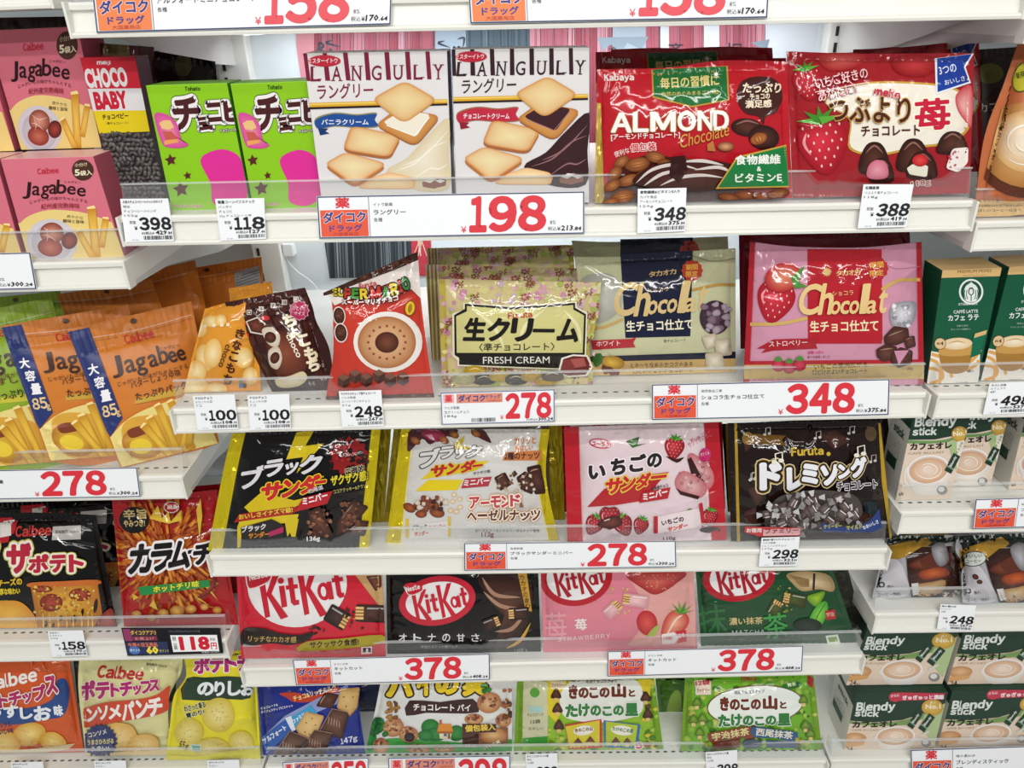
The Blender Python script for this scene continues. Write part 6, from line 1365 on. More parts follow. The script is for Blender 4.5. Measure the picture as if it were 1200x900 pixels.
for k in range(330):
    a = q.uniform(0, 6.28); r0 = 185*q.random()**.6; x, y = 770+r0*1.15*math.cos(a), 370+r0*1.35*math.sin(a); b_ = a+q.uniform(-.5, .5); l_ = q.uniform(35, 75)
    fry(x, y, x+l_*math.cos(b_), y+l_*1.1*math.sin(b_), q.uniform(11, 19), q.choice([('#a8481a', '#d9822c'), ('#8f3a16', '#c9702a'), ('#b35a1c', '#e09a3a'), ('#7a2a14', '#b85a24')]))
A.part('yellow_flash')
for q_ in ([(715, 145), (760, 200), (745, 205), (735, 190)], [(920, 150), (940, 95), (948, 180), (935, 280)], [(700, 190), (740, 130), (760, 190), (790, 160), (800, 205), (850, 150), (850, 200), (790, 215)], [(960, 510), (1020, 500), (985, 520), (1022, 575)], [(1000, 480), (1028, 498), (1005, 496)], [(940, 590), (1010, 610), (960, 602)], [(620, 540), (650, 560), (625, 575)], [(900, 540), (985, 600), (930, 570)], [(720, 570), (740, 620), (700, 600)]): P(q_, '#d9b43a')
A.part('title_lettering')
for ch, x, y, w, h in (('カ', 598, 455, 112, 140), ('ラ', 700, 445, 106, 134), ('ム', 785, 432, 104, 132), ('ー', 880, 358, 56, 18), ('チ', 900, 412, 100, 102)): T(ch, x, y, x+w, y-10, h, '#161415', .055, .18, out=[('#efe9e9', .085)])
A.part('black_badge'); E(628, 198, 70, 62, '#171415'); T('辛旨', 578, 196, 690, 192, 48, '#c9b27a', .03); T('やみつき!', 580, 232, 680, 228, 34, '#c9b27a', .03)
A.part('round_logo'); E(803, 138, 36, 27, '#d9c9c4'); E(803, 138, 32, 23, '#a81c22'); T('湖池屋', 778, 148, 828, 146, 22, '#e9d9d4', .03)
A.part('green_ribbon'); P([(645, 512), (980, 478), (985, 510), (660, 552)], '#1f8a44'); T('ホットチリ味', 718, 540, 935, 512, 32, '#d9dc3a', .05, .08, out=[('#0c4a24', .06)])
A.part('pepper_picture'); G(spl([(1000, 470), (985, 510), (925, 560), (960, 555), (1005, 515), (1012, 480)], 4), '#5d1418', '#a83a34')
A.part('snack_picture'); 
for x, y, r_ in ((640, 640, 24), (710, 655, 22), (765, 635, 26), (830, 625, 34), (895, 615, 26), (958, 605, 20), (1018, 620, 22)): G(ell(x, y, r_, r_*.8), '#a8642c', '#e3b45a')
A.flush()
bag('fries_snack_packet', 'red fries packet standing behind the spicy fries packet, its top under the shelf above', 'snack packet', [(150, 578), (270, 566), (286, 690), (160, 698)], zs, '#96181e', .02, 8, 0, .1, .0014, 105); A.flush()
# ================================================================ fourth row, middle bay: wafer packets
zs = SH['C4']
def kk(t, cx, cy, s_, col, rot=0, lean=0):
    """round wafer logo lettering, centred, s_ = width"""
    c, sn = math.cos(math.radians(rot)), math.sin(math.radians(rot))
    def pt(x, y): return (cx+(x*c-y*sn)*s_, cy+(x*sn+y*c)*s_)
    def stroke(p, w): L([pt(*q_) for q_ in p], w*s_, col, False)
    def K(x, h): 
        P([pt(x, -h*.55), pt(x+.075, -h*.55), pt(x+.082, h*.5), pt(x+.02, h*.52)], col); P([pt(x+.06, .01*h), pt(x+.2, -h*.55), pt(x+.285, -h*.55), pt(x+.12, h*.02)], col); P([pt(x+.065, -.06*h), pt(x+.125, -.06*h), pt(x+.29, h*.56), pt(x+.2, h*.6)], col)
    K(-.46, .50); K(.0, .56)
    P([pt(-.23, -.09), pt(-.165, -.09), pt(-.165, .16), pt(-.23, .165)], col); E(*pt(-.198, -.15), .036*s_, .036*s_, col)
    P([pt(-.115, -.17), pt(-.055, -.17), pt(-.055, .10), pt(-.02, .1), pt(-.02, .155), pt(-.085, .16), pt(-.115, .12)], col); P([pt(-.15, -.085), pt(-.01, -.085), pt(-.01, -.035), pt(-.15, -.035)], col)
    p = ell(*pt(.285, .045), .075*s_, .105*s_, rot); P(p, col); E(*pt(.28, .045), .03*s_, .06*s_, '#e9e6e6', rot); P([pt(.33, -.06), pt(.385, -.06), pt(.39, .15), pt(.33, .15)], col)
    P([pt(.425, -.19), pt(.48, -.19), pt(.485, .09), pt(.515, .09), pt(.515, .14), pt(.46, .15), pt(.43, .11)], col); P([pt(.395, -.095), pt(.525, -.095), pt(.525, -.045), pt(.395, -.045)], col)
def oval(cx, cy, rx, ry, rot, ring, rw):
    if rw: E(cx, cy, rx+rw, ry+rw*.85, ring, rot, 40)
    E(cx, cy, rx, ry, '#e9e6e6', rot, 40)
def wafer(quad, label, seed, col, **kw):
    bag('wafer_packet', label, 'wafer packet', quad, zs, col, .02, 10, 0, None, .0016, seed, (.05, .04, .03, .03), group='wafer packets with round white logos', **kw)
def nes(x, y, r_, col, ring):
    pass
wafer([(276, 652), (447, 650), (452, 766), (283, 776)], 'bright red wafer packet with a large white oval', 111, '#cc2236')
crop(260, 650, 3)
A.part('round_logo'); oval(265, 105, 175, 150, -6, '#cc2236', 0); kk('', 272, 128, 300, '#c41f33', -8); P(spl([(82, 80), (98, 118), (160, 95), (175, 60), (90, 60)], 3), '#c41f33'); L([(84, 76), (98, 120), (162, 96), (176, 70)], 4, '#f0dcdc'); HS('Nestle', 98, 92, 162, 78, 24, '#f4eaea', .04)
A.part('gold_corner'); P([(468, 70), (600, 70), (600, 240), (560, 190)], '#c9a06a'); choc([(505, 75), (560, 72), (562, 112), (540, 130)], '#4a1a18', '#8a4a3c')
A.part('wafer_picture'); waferbar(440, 240, -80, 66, 30, ('#191210', '#4a3028')); waferbar(470, 205, 110, 62, 2, ('#2a1512', '#55352a')); bits(430, 165, 495, 265, 14, ['#4a2a1c', '#d9a84a', '#3a1c14'], 3, 7, 2); bits(280, 250, 360, 285, 14, ['#2a1512', '#55352a'], 3, 8, 5)
A.part('cocoa_ribbon'); P(spl([(75, 262), (140, 258), (200, 275), (270, 282), (318, 272), (305, 300), (240, 318), (170, 312), (72, 320)], 4), '#231715'); T('リッチなカカオ感', 92, 306, 262, 310, 22, '#c9a45a', .015)
A.part('olive_ribbon'); P(spl([(268, 338), (300, 305), (420, 295), (560, 282), (560, 312), (420, 332)], 3), '#a8982a'); T('サクッサク食感!', 310, 330, 482, 318, 24, '#2a1a14', .025)
P([(490, 325), (528, 322), (528, 348), (490, 350)], '#f0d9d9'); R(496, 328, 524, 345, '#1a1414'); T('1', 507, 343, 514, 343, 13, '#f4ecec', .03)
T('Have a break', 75, 395, 160, 392, 12, '#e0a0a8', .01); A.flush()
wafer([(452, 651), (630, 650), (634, 763), (454, 767)], 'black wafer packet with a red ringed white oval', 112, '#0d0c0c')
crop(260, 650, 3)
A.part('round_logo'); oval(757, 162, 112, 66, -10, '#c4253a', 24); kk('', 762, 168, 196, '#c41f33', -10); P(spl([(640, 112), (660, 140), (700, 128), (705, 104), (660, 98)], 3), '#c41f33'); L([(640, 112), (660, 142), (702, 130), (706, 110)], 3, '#f0dcdc'); HS('Nestle', 650, 132, 698, 120, 18, '#f4eaea', .04)
A.part('cocoa_picture'); G(spl([(905, 70), (1045, 70), (1090, 120), (1075, 240), (1000, 330), (950, 330), (1010, 250), (930, 150)], 4), '#2a1612', '#5d3a2c')
for q_ in ([(915, 80), (960, 140), (1050, 150)], [(920, 130), (980, 180), (1060, 190)], [(960, 270), (1020, 260), (1070, 200)]): L(q_, 14, '#a8806a', True, True)
P([(1040, 65), (1072, 65), (1090, 200), (1068, 195)], '#c99a3c'); TV('カカオの香り', 1054, 80, 1076, 182, 18, '#3a2414', .01); L([(1085, 240), (1050, 300), (1000, 330)], 12, '#c99a3c', True, True)
A.part('wafer_picture'); waferbar(975, 232, -60, 44, -22, ('#1c100e', '#4a2c20')); waferbar(1008, 210, 72, 44, -4, ('#1c100e', '#4a2c20'))
A.part('title_lettering'); 
for i, ch in enumerate('オトナの甘さ'): T(ch, 622+i*51, 306, 650+i*51, 306, 28, '#e9e6e4', .02)
T('.', 908, 304, 912, 304, 5, '#e9e6e4', .02); T('宇治ビスケット練り込み', 700, 329, 830, 327, 10, '#c9c4c0', .01); T('12袋入', 1030, 350, 1080, 346, 20, '#8a8686', .02); A.flush()
wafer([(633, 651), (812, 649), (817, 758), (637, 768)], 'pink wafer packet with strawberry pictures', 113, '#d9808f')
crop(620, 650, 3)
A.part('pale_panel'); P(spl([(345, 75), (395, 160), (400, 240), (345, 320)], 5, False)+[(585, 320), (585, 60)], '#dda09a')
A.part('round_logo'); oval(165, 78, 104, 82, -8, '#b31c2c', 24); kk('', 172, 90, 180, '#a81a2a', -10)
A.part('strawberry_picture'); G(spl([(345, 65), (545, 60), (520, 100), (450, 140), (400, 120)], 4), '#a02a30', '#d0625a'); bits(400, 70, 520, 125, 40, ['#e6b080', '#d9a070'], 1.5, 3, 3)
G(ell(415, 240, 36, 44, -10), '#b3202c', '#e0584c'); G(spl([(465, 300), (475, 230), (510, 195), (550, 205), (562, 240), (520, 290)], 4), '#c4342c', '#f0a88a'); L([(480, 290), (515, 230), (540, 212)], 9, '#f4cdb8', True, True)
for a in (-60, -30, 0, 30, 60, 85): w = math.radians(a-10); P([(528, 208), (535+52*math.sin(w), 205-44*math.cos(w)), (545, 208)], '#3f8a34' if a % 20 else '#6aa83a')
S([(415, 285), (440, 255), (458, 250), (448, 280), (430, 290)], '#a8b45a')
A.part('wafer_picture'); waferbar(318, 172, -66, 46, -42, ('#c98a92', '#e9b8ba')); waferbar(330, 155, 92, 46, 8, ('#c98a92', '#ecc4c4')); bits(285, 115, 370, 215, 14, ['#d9b06a', '#e9c88a'], 3, 7, 6)
A.part('title_lettering'); T('苺', 162, 266, 204, 264, 40, '#f0e4e2', .025); T('苺', 60, 300, 135, 296, 96, '#e3a0a8', .01); HS('STRAWBERRY', 100, 306, 285, 292, 15, '#f0dede', .0, .35)
A.part('white_badge'); P([(466, 280), (510, 272), (526, 290), (512, 312), (468, 314)], '#ecdfdc'); P([(514, 270), (552, 265), (554, 305), (520, 312), (530, 290)], '#c42a3c'); T('64', 526, 294, 547, 290, 16, '#f4e4e4', .03); T('10枚', 474, 302, 506, 298, 14, '#c42a3c', .02); A.flush()
wafer([(814, 649), (969, 647), (1004, 752), (822, 760)], 'dark green tea wafer packet with a whisk picture', 114, '#1f4a2c')
crop(620, 650, 3)
A.part('round_logo'); oval(738, 78, 104, 66, -8, '#b31c2c', 24); kk('', 744, 88, 180, '#a81a2a', -10)
A.part('whisk_picture'); G(spl([(905, 70), (960, 58), (1045, 68), (1072, 100), (1068, 130), (1020, 122), (960, 128), (925, 100)], 4), '#a88a5c', '#dcc8a0')
for k in range(9): L([(915+k*5, 72+k*5), (985, 88+k*3)], 2.4, '#8a6a3c', False)
L([(1003, 66), (1000, 124)], 8, '#3a2a1c', False)
A.part('leaf_picture'); G(spl([(975, 150), (1010, 135), (1040, 130), (1030, 160), (1005, 182)], 4), '#5d8a1c', '#9cc43a'); G(spl([(990, 272), (985, 225), (1015, 175), (1045, 165), (1050, 200), (1030, 245)], 4), '#3f9a2c', '#8cd04a'); L([(992, 268), (1015, 215), (1042, 172)], 3, '#2c7a24')
A.part('wafer_picture'); waferbar(880, 165, -56, 48, -60, ('#2c3414', '#55602a')); waferbar(895, 150, 82, 46, 12, ('#2c3414', '#4f5a24')); bits(860, 110, 930, 210, 16, ['#7a8a34', '#c9b06a', '#4a5a20'], 3, 8, 4); G(ell(980, 250, 50, 26, 0), '#14261c', '#2c3a30')
A.part('title_lettering'); T('濃い抹茶', 704, 248, 822, 244, 26, '#d9c48a', .015); HS('MATCHA', 714, 282, 828, 278, 15, '#d9e0d4', .0, .35); T('抹', 600, 290, 700, 280, 110, '#2c6a3a', .012); T('茶', 830, 300, 915, 290, 90, '#3f9a4a', .012)
P([(1040, 198), (1074, 192), (1080, 225), (1045, 230)], '#b3262c'); T('宇治', 1046, 220, 1074, 216, 16, '#e0b0a0', .02)
A.part('white_badge'); P([(1042, 285), (1085, 280), (1096, 316), (1052, 322)], '#dfe6d4'); P([(1050, 292), (1080, 288), (1086, 304), (1056, 308)], '#7a9a4a'); A.flush()
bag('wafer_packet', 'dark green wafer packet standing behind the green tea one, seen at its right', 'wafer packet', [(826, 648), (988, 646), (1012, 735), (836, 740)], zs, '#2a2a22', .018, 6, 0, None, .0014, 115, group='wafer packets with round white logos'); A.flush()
# ================================================================ fourth row, right bay: drip coffee packets
zs = SH['R4']
def drip(quad, label, seed, Y0=None, front=True, src=None):
    bag('drip_coffee_packet', label, 'coffee packet', quad, zs, '#a9a8ac', .026, 22, 0, Y0, .0036, seed, (.08, .04, .03, .03), left=[(quad[0][0]-4, quad[0][1]+18), (quad[3][0]+10, quad[3][1]-32)], group='silvery drip coffee packets')
    A.H = homog([(1040, 628), (1119, 627), (1127, 698), (1021, 703)], src or quad)
    A.part('dark_top'); P([(1036, 616), (1125, 616), (1122, 634), (1090, 640), (1040, 640)], '#1f2a22'); T('Drip', 1056, 634, 1080, 630, 7, '#b9bfb4', .02)
    A.part('gold_band'); P([(1032, 642), (1066, 634), (1085, 630), (1092, 636), (1076, 648), (1050, 656), (1030, 660)], '#a8812c')
    A.part('coffee_picture'); G([(1062, 652), (1080, 641), (1116, 640), (1124, 660), (1127, 697), (1100, 700), (1068, 700), (1064, 676)], '#2a1614', '#5a3226'); G(spl([(1076, 672), (1090, 664), (1108, 666), (1112, 674), (1096, 678), (1082, 679)], 3), '#7a2c18', '#c4602c'); G(spl([(1064, 662), (1084, 652), (1100, 654), (1096, 664), (1078, 668)], 3), '#4a2218', '#8a4a34'); G(spl([(1072, 686), (1092, 682), (1108, 680), (1104, 694), (1086, 699), (1074, 697)], 3), '#a87a4a', '#e0c498'); E(1098, 656, 20, 9, '#5d2c20', -12)
    P([(1068, 684), (1076, 683), (1078, 696), (1070, 698)], '#d9d6d6')
    A.part('clear_twist'); G(spl([(1092, 640), (1106, 636), (1112, 656), (1102, 664), (1094, 654)], 3), '#6d6a70', '#b9b6bc'); bits(1104, 690, 1124, 699, 9, ['#d9cfc4', '#8a5a44', '#f0e8e0'], 1.5, 3.5, 5)
    A.part('silver_panel'); P(spl([(1034, 660), (1052, 656), (1062, 676), (1064, 698), (1024, 702), (1026, 686)], 3), '#c4c2c8')
    A.part('small_lettering'); T('6', 1030, 690, 1038, 688, 13, '#3a383c', 0); T('袋入', 1040, 690, 1048, 689, 4, '#3a383c', .02); T('コーヒー飲料', 1028, 699, 1056, 698, 4, '#3a383c', .015); A.flush()
d1 = [(1040, 628), (1119, 627), (1127, 698), (1021, 703)]
drip(d1, 'silvery drip coffee packet, left one in front', 121)
drip([(1124, 628), (1212, 624), (1228, 704), (1128, 709)], 'silvery drip coffee packet with a speech bubble, cut by the right edge', 122)
A.H = None; A.part('speech_bubble'); E(1141, 655, 15, 9, '#3a3d38', -6); E(1141, 655, 14, 8, '#c9cfc6', -6); T('おいしい', 1131, 655, 1151, 653, 4.5, '#2a2c2a', .01); T('コーヒー', 1132, 660, 1150, 659, 4, '#2a2c2a', .01); G(ell(1143, 676, 4, 3, 30), '#3a1410', '#6a2a20'); G(ell(1148, 682, 3.5, 2.6, 10), '#3a1410', '#6a2a20'); A.flush()
drip([(1052, 618), (1150, 614), (1156, 672), (1046, 676)], 'dark topped drip coffee packet lying behind the two in front', 123, .09)
# ================================================================ lowest row, left bay: potato chip packets
zs = SH['L4']
def chips(quad, label, seed, col, Y0=None, lean=13, **kw):
    bag('potato_chip_packet', label, 'chip packet', quad, zs, col, .026, lean, 0, Y0, .0016, seed, (.04, .05, .02, .02), group='potato chip packets', **kw); crop(0, 750, 3.75)
chips([(-75, 768), (80, 765), (97, 873), (-58, 892)], 'orange red potato chip packet at the left edge', 131, '#cf5a2c')
A.part('navy_band'); P(spl([(250, 180), (290, 175), (305, 240), (280, 330), (200, 350), (60, 372), (-40, 350), (-40, 300), (120, 300), (230, 260)], 4), '#2a4a86'); 
A.part('brand_name'); HS('Calbee', -60, 228, 165, 180, 62, '#f2e9e4', .045, sl=.12)
A.part('title_lettering')
for ch, x, y, w, h in (('ポ', -150, 340, 70, 84), ('テ', -75, 318, 66, 70), ('ト', -5, 302, 50, 62), ('チ', 42, 296, 58, 64), ('ッ', 104, 282, 42, 44), ('プ', 150, 272, 58, 70), ('ス', 206, 246, 52, 84)): T(ch, x, y, x+w, y-12, h, '#b02a62', .06, .05, out=[('#f2ece6', .06)])
for ch, x, y, w, h in (('う', -40, 345, 48, 48), ('す', 18, 345, 66, 56), ('し', 90, 350, 56, 54), ('お', 150, 358, 78, 66), ('味', 240, 338, 40, 50)): T(ch, x, y, x+w, y-6, h, '#e9edf2', .05)
A.part('chip_picture'); chip(130, 415, 74, 52, -10); chip(20, 460, 70, 60, 0); chip(230, 445, 60, 40, 10); P([(-40, 500), (330, 455), (300, 480), (-40, 530)], '#d9c9a0')
A.part('small_lettering'); T('パリッと', -20, 392, 50, 380, 26, '#2a2a6a', .04); T('おいしい!', -20, 420, 55, 408, 24, '#2a2a6a', .04); A.flush()
chips([(93, 770), (214, 767), (201, 884), (101, 886.5)], 'cream coloured potato chip packet with an orange red band', 132, '#d9d49a', None, 12, left=[(92, 810)], right=[(212, 788), (198, 818), (198, 860)])
A.part('brand_name'); HS('Calbee', 422, 166, 625, 178, 58, '#b32c2c', .045, sl=.18)
A.part('title_lettering')
for ch, x, y, w, h in (('ポ', 345, 268, 74, 88), ('テ', 418, 262, 70, 76), ('ト', 486, 252, 44, 62), ('チ', 525, 250, 62, 66), ('ッ', 585, 244, 38, 44), ('プ', 618, 238, 58, 66), ('ス', 656, 228, 46, 52)): T(ch, x, y, x+w, y-4, h, '#b02a72', .06, .05, out=[('#efe8c8', .05)])
A.part('flavour_band'); P(spl([(340, 330), (345, 310), (460, 275), (600, 262), (690, 240), (745, 200), (742, 250), (735, 310), (640, 340), (520, 360), (360, 385)], 4), '#c9482c')
for i, (ch, x, y, w) in enumerate((('コ', 345, 366, 36), ('ン', 382, 362, 50), ('ソ', 432, 354, 46), ('メ', 478, 350, 56), ('パ', 538, 356, 56), ('ン', 598, 348, 56), ('チ', 650, 340, 66))): T(ch, x, y, x+w, y-6, 62 if i < 4 else 84, '#f2e9e4', .05, .05)
A.part('chip_picture'); chip(530, 425, 76, 62, 10, '#d9a850', '#f0d592'); chip(630, 460, 70, 48, -8, '#d9a850', '#f0d592'); chip(600, 495, 60, 26, 4, '#d9a850', '#f0d592'); P([(385, 500), (735, 480), (735, 520), (385, 520)], '#e0c890')
A.part('navy_burst'); star(440, 445, 78, '#22306a', 22, .86); T('コンソメ', 390, 430, 470, 412, 22, '#e9e4d9', .03); T('うまさひろがる', 385, 462, 500, 455, 24, '#e9dc8a', .03); T('うまい!', 400, 490, 480, 486, 22, '#e9e4d9', .03)
T('賞味期限 2026.01', 642, 112, 732, 122, 13, '#4a4636', .01); A.flush()
chips([(214, 764), (298, 762), (305, 878), (194, 891)], 'bright yellow and dark green potato chip packet', 133, '#e0d42a', .024, 11, left=[(218, 792), (204, 815), (199, 850)], bot=[(225, 892), (262, 884)])
A.part('dark_band'); P(spl([(822, 168), (900, 165), (1090, 165), (1100, 255), (1000, 260), (800, 262)], 2), '#1f3a24')
A.part('title_lettering')
for ch, x, y, w in (('ポ', 850, 150, 72), ('テ', 920, 146, 70), ('ト', 985, 142, 60), ('チ', 1040, 140, 60)): T(ch, x, y, x+w, y-2, 76, '#b02a72', .06, .05, out=[('#f2ece6', .05)])
for ch, x, y, w, h in (('の', 866, 246, 74, 60), ('り', 942, 248, 46, 66), ('し', 1000, 246, 60, 66), ('お', 1058, 246, 60, 60)): T(ch, x, y, x+w, y-2, h, '#e9edf0', .05, .04)
A.part('chip_picture'); chip(960, 330, 72, 78, 6, '#cdb43a', '#ecdf96', 20); chip(830, 410, 64, 66, 0, '#d0b83c', '#ecdf90', 16); chip(930, 480, 80, 50, 0, '#d0b83c', '#ecdf90', 16); chip(1060, 450, 56, 50, 0, '#d0b83c', '#ecdf90', 12)
A.part('small_lettering'); T('わさっと香る', 812, 318, 905, 296, 28, '#1f2a1a', .04, out=[('#f4f0c0', .08)]); T('青のり!', 820, 346, 900, 326, 24, '#1f2a1a', .04, out=[('#f4f0c0', .08)]); T('55', 782, 472, 806, 476, 30, '#2a2a1a', .01, .2); T('g', 808, 482, 822, 484, 22, '#2a2a1a', .01, .2); P([(835, 458), (885, 460), (882, 490), (838, 488)], '#c9d9d0'); P([(842, 464), (880, 466), (878, 484), (846, 482)], '#6aa89a')
A.part('yellow_edge'); P([(725, 505), (860, 512), (980, 490), (1145, 470), (1145, 500), (985, 515), (860, 545), (725, 530)], '#d9cf1c'); A.flush()
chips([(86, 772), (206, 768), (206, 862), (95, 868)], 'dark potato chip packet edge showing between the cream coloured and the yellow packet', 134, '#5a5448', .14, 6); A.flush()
# ================================================================ lowest row, middle bay
zs = SH['C5']
def low(name, quad, label, cat, seed, col, th=.022, lean=12, **kw):
    bag(name, label, cat, quad, zs, col, th, lean, 0, kw.pop('Y0', None), .0016, seed, kw.pop('seal', (.05, .04, .03, .03)), **kw)
low('biscuit_packet', [(301, 796), (424, 792), (428, 878), (309, 890)], 'dark blue chocolate biscuit packet, bottom left of the middle bay', 'biscuit packet', 141, '#1f2f86', right=[(420, 820)])
crop(290, 770, 3.636)
A.part('flavour_ribbon'); P(spl([(135, 155), (200, 150), (280, 165), (380, 128), (385, 150), (290, 188), (200, 192), (170, 175)], 3), '#b5402c'); T('チョコ&リッチミルク', 198, 190, 380, 140, 24, '#f0d28a', .03)
A.part('small_lettering'); T('チョコレート&', 58, 226, 130, 208, 12, '#dfe3f2', .03); T('ダイジェスティブビスケット', 58, 242, 195, 212, 12, '#dfe3f2', .03); HS('147g', 398, 372, 470, 356, 24, '#dfe3ef', .03, sl=.12)
A.part('mini_pack_picture'); P([(60, 345), (160, 250), (330, 160), (400, 150), (380, 200), (260, 250), (190, 310), (80, 412)], '#8a96c9'); P([(62, 340), (165, 262), (190, 318), (78, 410)], '#2c5cae'); P([(185, 258), (268, 205), (300, 240), (205, 310)], '#3a9ac9'); T('アルフォート', 75, 372, 170, 308, 24, '#e9eef6', .05); T('ファミリー', 200, 285, 262, 240, 18, '#e9f2f6', .04); P([(160, 260), (186, 250), (205, 310), (190, 318)], '#dfe3ec')
A.part('biscuit_picture')
cookie([(395, 135), (480, 128), (468, 215), (435, 250), (380, 215)], '#b3854a', '#dcb878', '#8a5a30', 5, .12); choc([(290, 210), (330, 150), (392, 160), (360, 220)], '#3a2018', '#6a4434'); cookie([(205, 300), (250, 232), (328, 250), (290, 340), (230, 355)], '#b3854a', '#dfbd80', '#8a5a30', 5, .12)
for cx, cy in ((250, 280), (290, 290), (245, 320), (410, 170), (450, 170), (420, 210), (275, 262), (265, 330)): E(cx, cy, 3.4, 3, '#7a5228')
for q_, (ox, oy) in (([(310, 310), (360, 220), (430, 235), (400, 345)], (372, 280)), ([(215, 410), (285, 310), (362, 325), (315, 425)], (290, 370)), ([(105, 425), (180, 315), (258, 345), (165, 445)], (178, 385))):
    P([(x+4, y+7) for x, y in rq(q_, .12)], '#2a1610'); choc(q_, '#45281e', '#7a5444', False, .12)
    for k in range(5): L([(ox-24+k*11, oy-26+k*5), (ox-28+k*12, oy+4+k*4)], 6, '#a98a7c', True, True)
    L([q_[0], q_[1], q_[2]], 3, '#a08070', False)
A.flush()
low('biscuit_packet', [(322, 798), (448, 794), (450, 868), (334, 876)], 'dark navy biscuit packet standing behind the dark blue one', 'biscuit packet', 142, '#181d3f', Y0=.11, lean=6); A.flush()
low('pie_packet', [(447, 794), (600, 791), (600, 880), (428, 883)], 'white packet with small pies, a house and dark green bushes', 'pie packet', 143, '#d9d9d6', left=[(440, 830)])
crop(290, 770, 3.636)
A.part('title_lettering')
for ch, x, y, w, h in (('パ', 590, 172, 120, 100), ('イ', 720, 168, 70, 100), ('の', 800, 162, 100, 90), ('実', 915, 168, 110, 110)): T(ch, x, y, x+w, y-3, h, '#e3c42a', .07, .05, out=[('#3a2418', .07)])
A.part('brown_ribbon'); P(spl([(676, 250), (690, 185), (820, 192), (960, 178), (985, 235), (860, 240), (760, 238)], 2), '#3a2220'); T('チョコレート パイ', 706, 228, 950, 232, 30, '#efeae6', .03)
A.part('green_hills'); P(spl([(490, 410), (540, 360), (640, 345), (740, 352), (860, 360), (1000, 370), (1130, 350), (1130, 420), (490, 420)], 3), '#3a9a3c'); 
for x, y, a, b_ in ((780, 300, 40, 36), (800, 330, 46, 30), (890, 325, 36, 34), (760, 335, 34, 24), (520, 350, 30, 50), (560, 290, 26, 34), (690, 350, 30, 20)): G(ell(x, y, a, b_), '#1c6a2c', '#2f8f3c')
A.part('house_picture'); P([(808, 318), (815, 285), (868, 285), (876, 318)], '#dc8a34'); P([(816, 318), (870, 318), (866, 350), (820, 348)], '#e9dcc0'); R(836, 322, 850, 338, '#5a6a8a'); R(854, 325, 864, 348, '#8a5a30'); R(818, 268, 828, 286, '#c4502c'); P([(808, 318), (876, 318), (872, 326), (812, 326)], '#a8642c')
A.part('pie_picture')
for x, y, a, b_, r_ in ((622, 300, 44, 40, -20), (686, 330, 42, 34, 10), (568, 378, 34, 34, -10), (728, 392, 50, 22, 4), (838, 388, 48, 18, 0), (1030, 195, 52, 44, -10), (965, 265, 40, 24, 0), (1090, 270, 34, 30, 0)): G(ell(x, y, a, b_, r_), '#a8683c', '#e6bd8c'); bits(x-a*.75, y-b_*.8, x+a*.6, y+b_*.35, 16, ['#8a4a34', '#a8654a', '#b87a5a', '#7a3c28', '#d9a67c'], 4, 10, int(x))
G(ell(690, 342, 22, 20), '#181414', '#3a2c2c'); P([(915, 285), (1040, 285), (1040, 300), (1005, 380), (915, 385)], '#4a2a24'); R(985, 300, 1110, 370, '#8a5a44'); G(ell(1050, 335, 58, 34), '#a8683c', '#e3b880')
A.part('brown_panel'); P([(920, 290), (1060, 285), (1060, 320), (920, 325)], '#4a2a24'); T('個包装入', 928, 320, 1058, 312, 30, '#e9c84a', .035); T('133g', 930, 388, 978, 386, 14, '#efe6dc', .02); T('パイの実', 1010, 398, 1080, 366, 18, '#f0e0c0', .04, out=[('#3a2020', .08)])
A.part('squirrel_leaf_picture'); bits(590, 190, 640, 260, 12, ['#8a5a2c', '#b3803c', '#6a4020'], 8, 16, 3); bits(530, 270, 590, 330, 12, ['#2c7a34', '#1f6a2c'], 10, 18, 4); bits(1090, 140, 1125, 260, 12, ['#8a4a2c', '#5a3020', '#b36a3c'], 8, 18, 6); bits(1000, 110, 1040, 150, 6, ['#2c7a34', '#3f8f3c'], 10, 16, 8)
A.flush()
def grove(quad, label, seed, matcha, src):
    def f(u, v, base): base[u < .06] = lin('#6f9a1c'); base[u > .95] = lin('#6f9a1c'); return base
    low('snack_packet', quad, label, 'snack packet', seed, '#8dbb2c' if not matcha else '#6fae2a', cols=f)
    crop(590, 770, 3)
    return 0
k1 = [(606, 794), (766, 791), (777, 876), (602, 882)]; k2 = [(803, 792), (953, 789), (963, 876), (797, 883)]
grove(k1, 'yellow and green chocolate snack packet with a pale side label', 144, False, None)
A.part('meadow_pattern'); bits(160, 240, 530, 335, 60, ['#a9cf4a', '#6f9f24', '#c9d84a', '#5a8f24', '#e0d84a'], 6, 16, 21); bits(490, 80, 540, 330, 22, ['#a9cf4a', '#5a8f24', '#d9cf3a', '#6a4a24'], 6, 14, 22)
A.part('pale_label'); P([(70, 82), (158, 82), (155, 300), (66, 300)], '#c9c9a4'); E(110, 125, 17, 17, '#5a9a3c'); P([(68, 285), (155, 278), (155, 305), (66, 305)], '#3f9a3c'); T('チョコスナック', 84, 210, 140, 208, 12, '#4a4a34', .01); T('12袋', 95, 235, 130, 233, 14, '#4a4a34', .02); T('たのしい', 88, 258, 140, 256, 11, '#4a4a34', .01); P([(88, 170), (140, 175), (138, 195), (90, 195)], '#a9c9c0')
A.part('yellow_corner'); P([(155, 80), (235, 80), (215, 170), (185, 230), (155, 200)], '#d9c42a'); P([(470, 80), (520, 78), (515, 140), (480, 110)], '#d9c42a'); P([(165, 86), (218, 84), (216, 112), (168, 112)], '#e3d0b0'); T('ファミリー', 170, 106, 212, 104, 12, '#a83a2c', .02)
A.part('white_cloud'); S([(205, 120), (260, 75), (380, 70), (470, 85), (492, 150), (470, 205), (340, 230), (225, 215), (200, 170)], '#e3e4dc')
A.part('title_lettering')
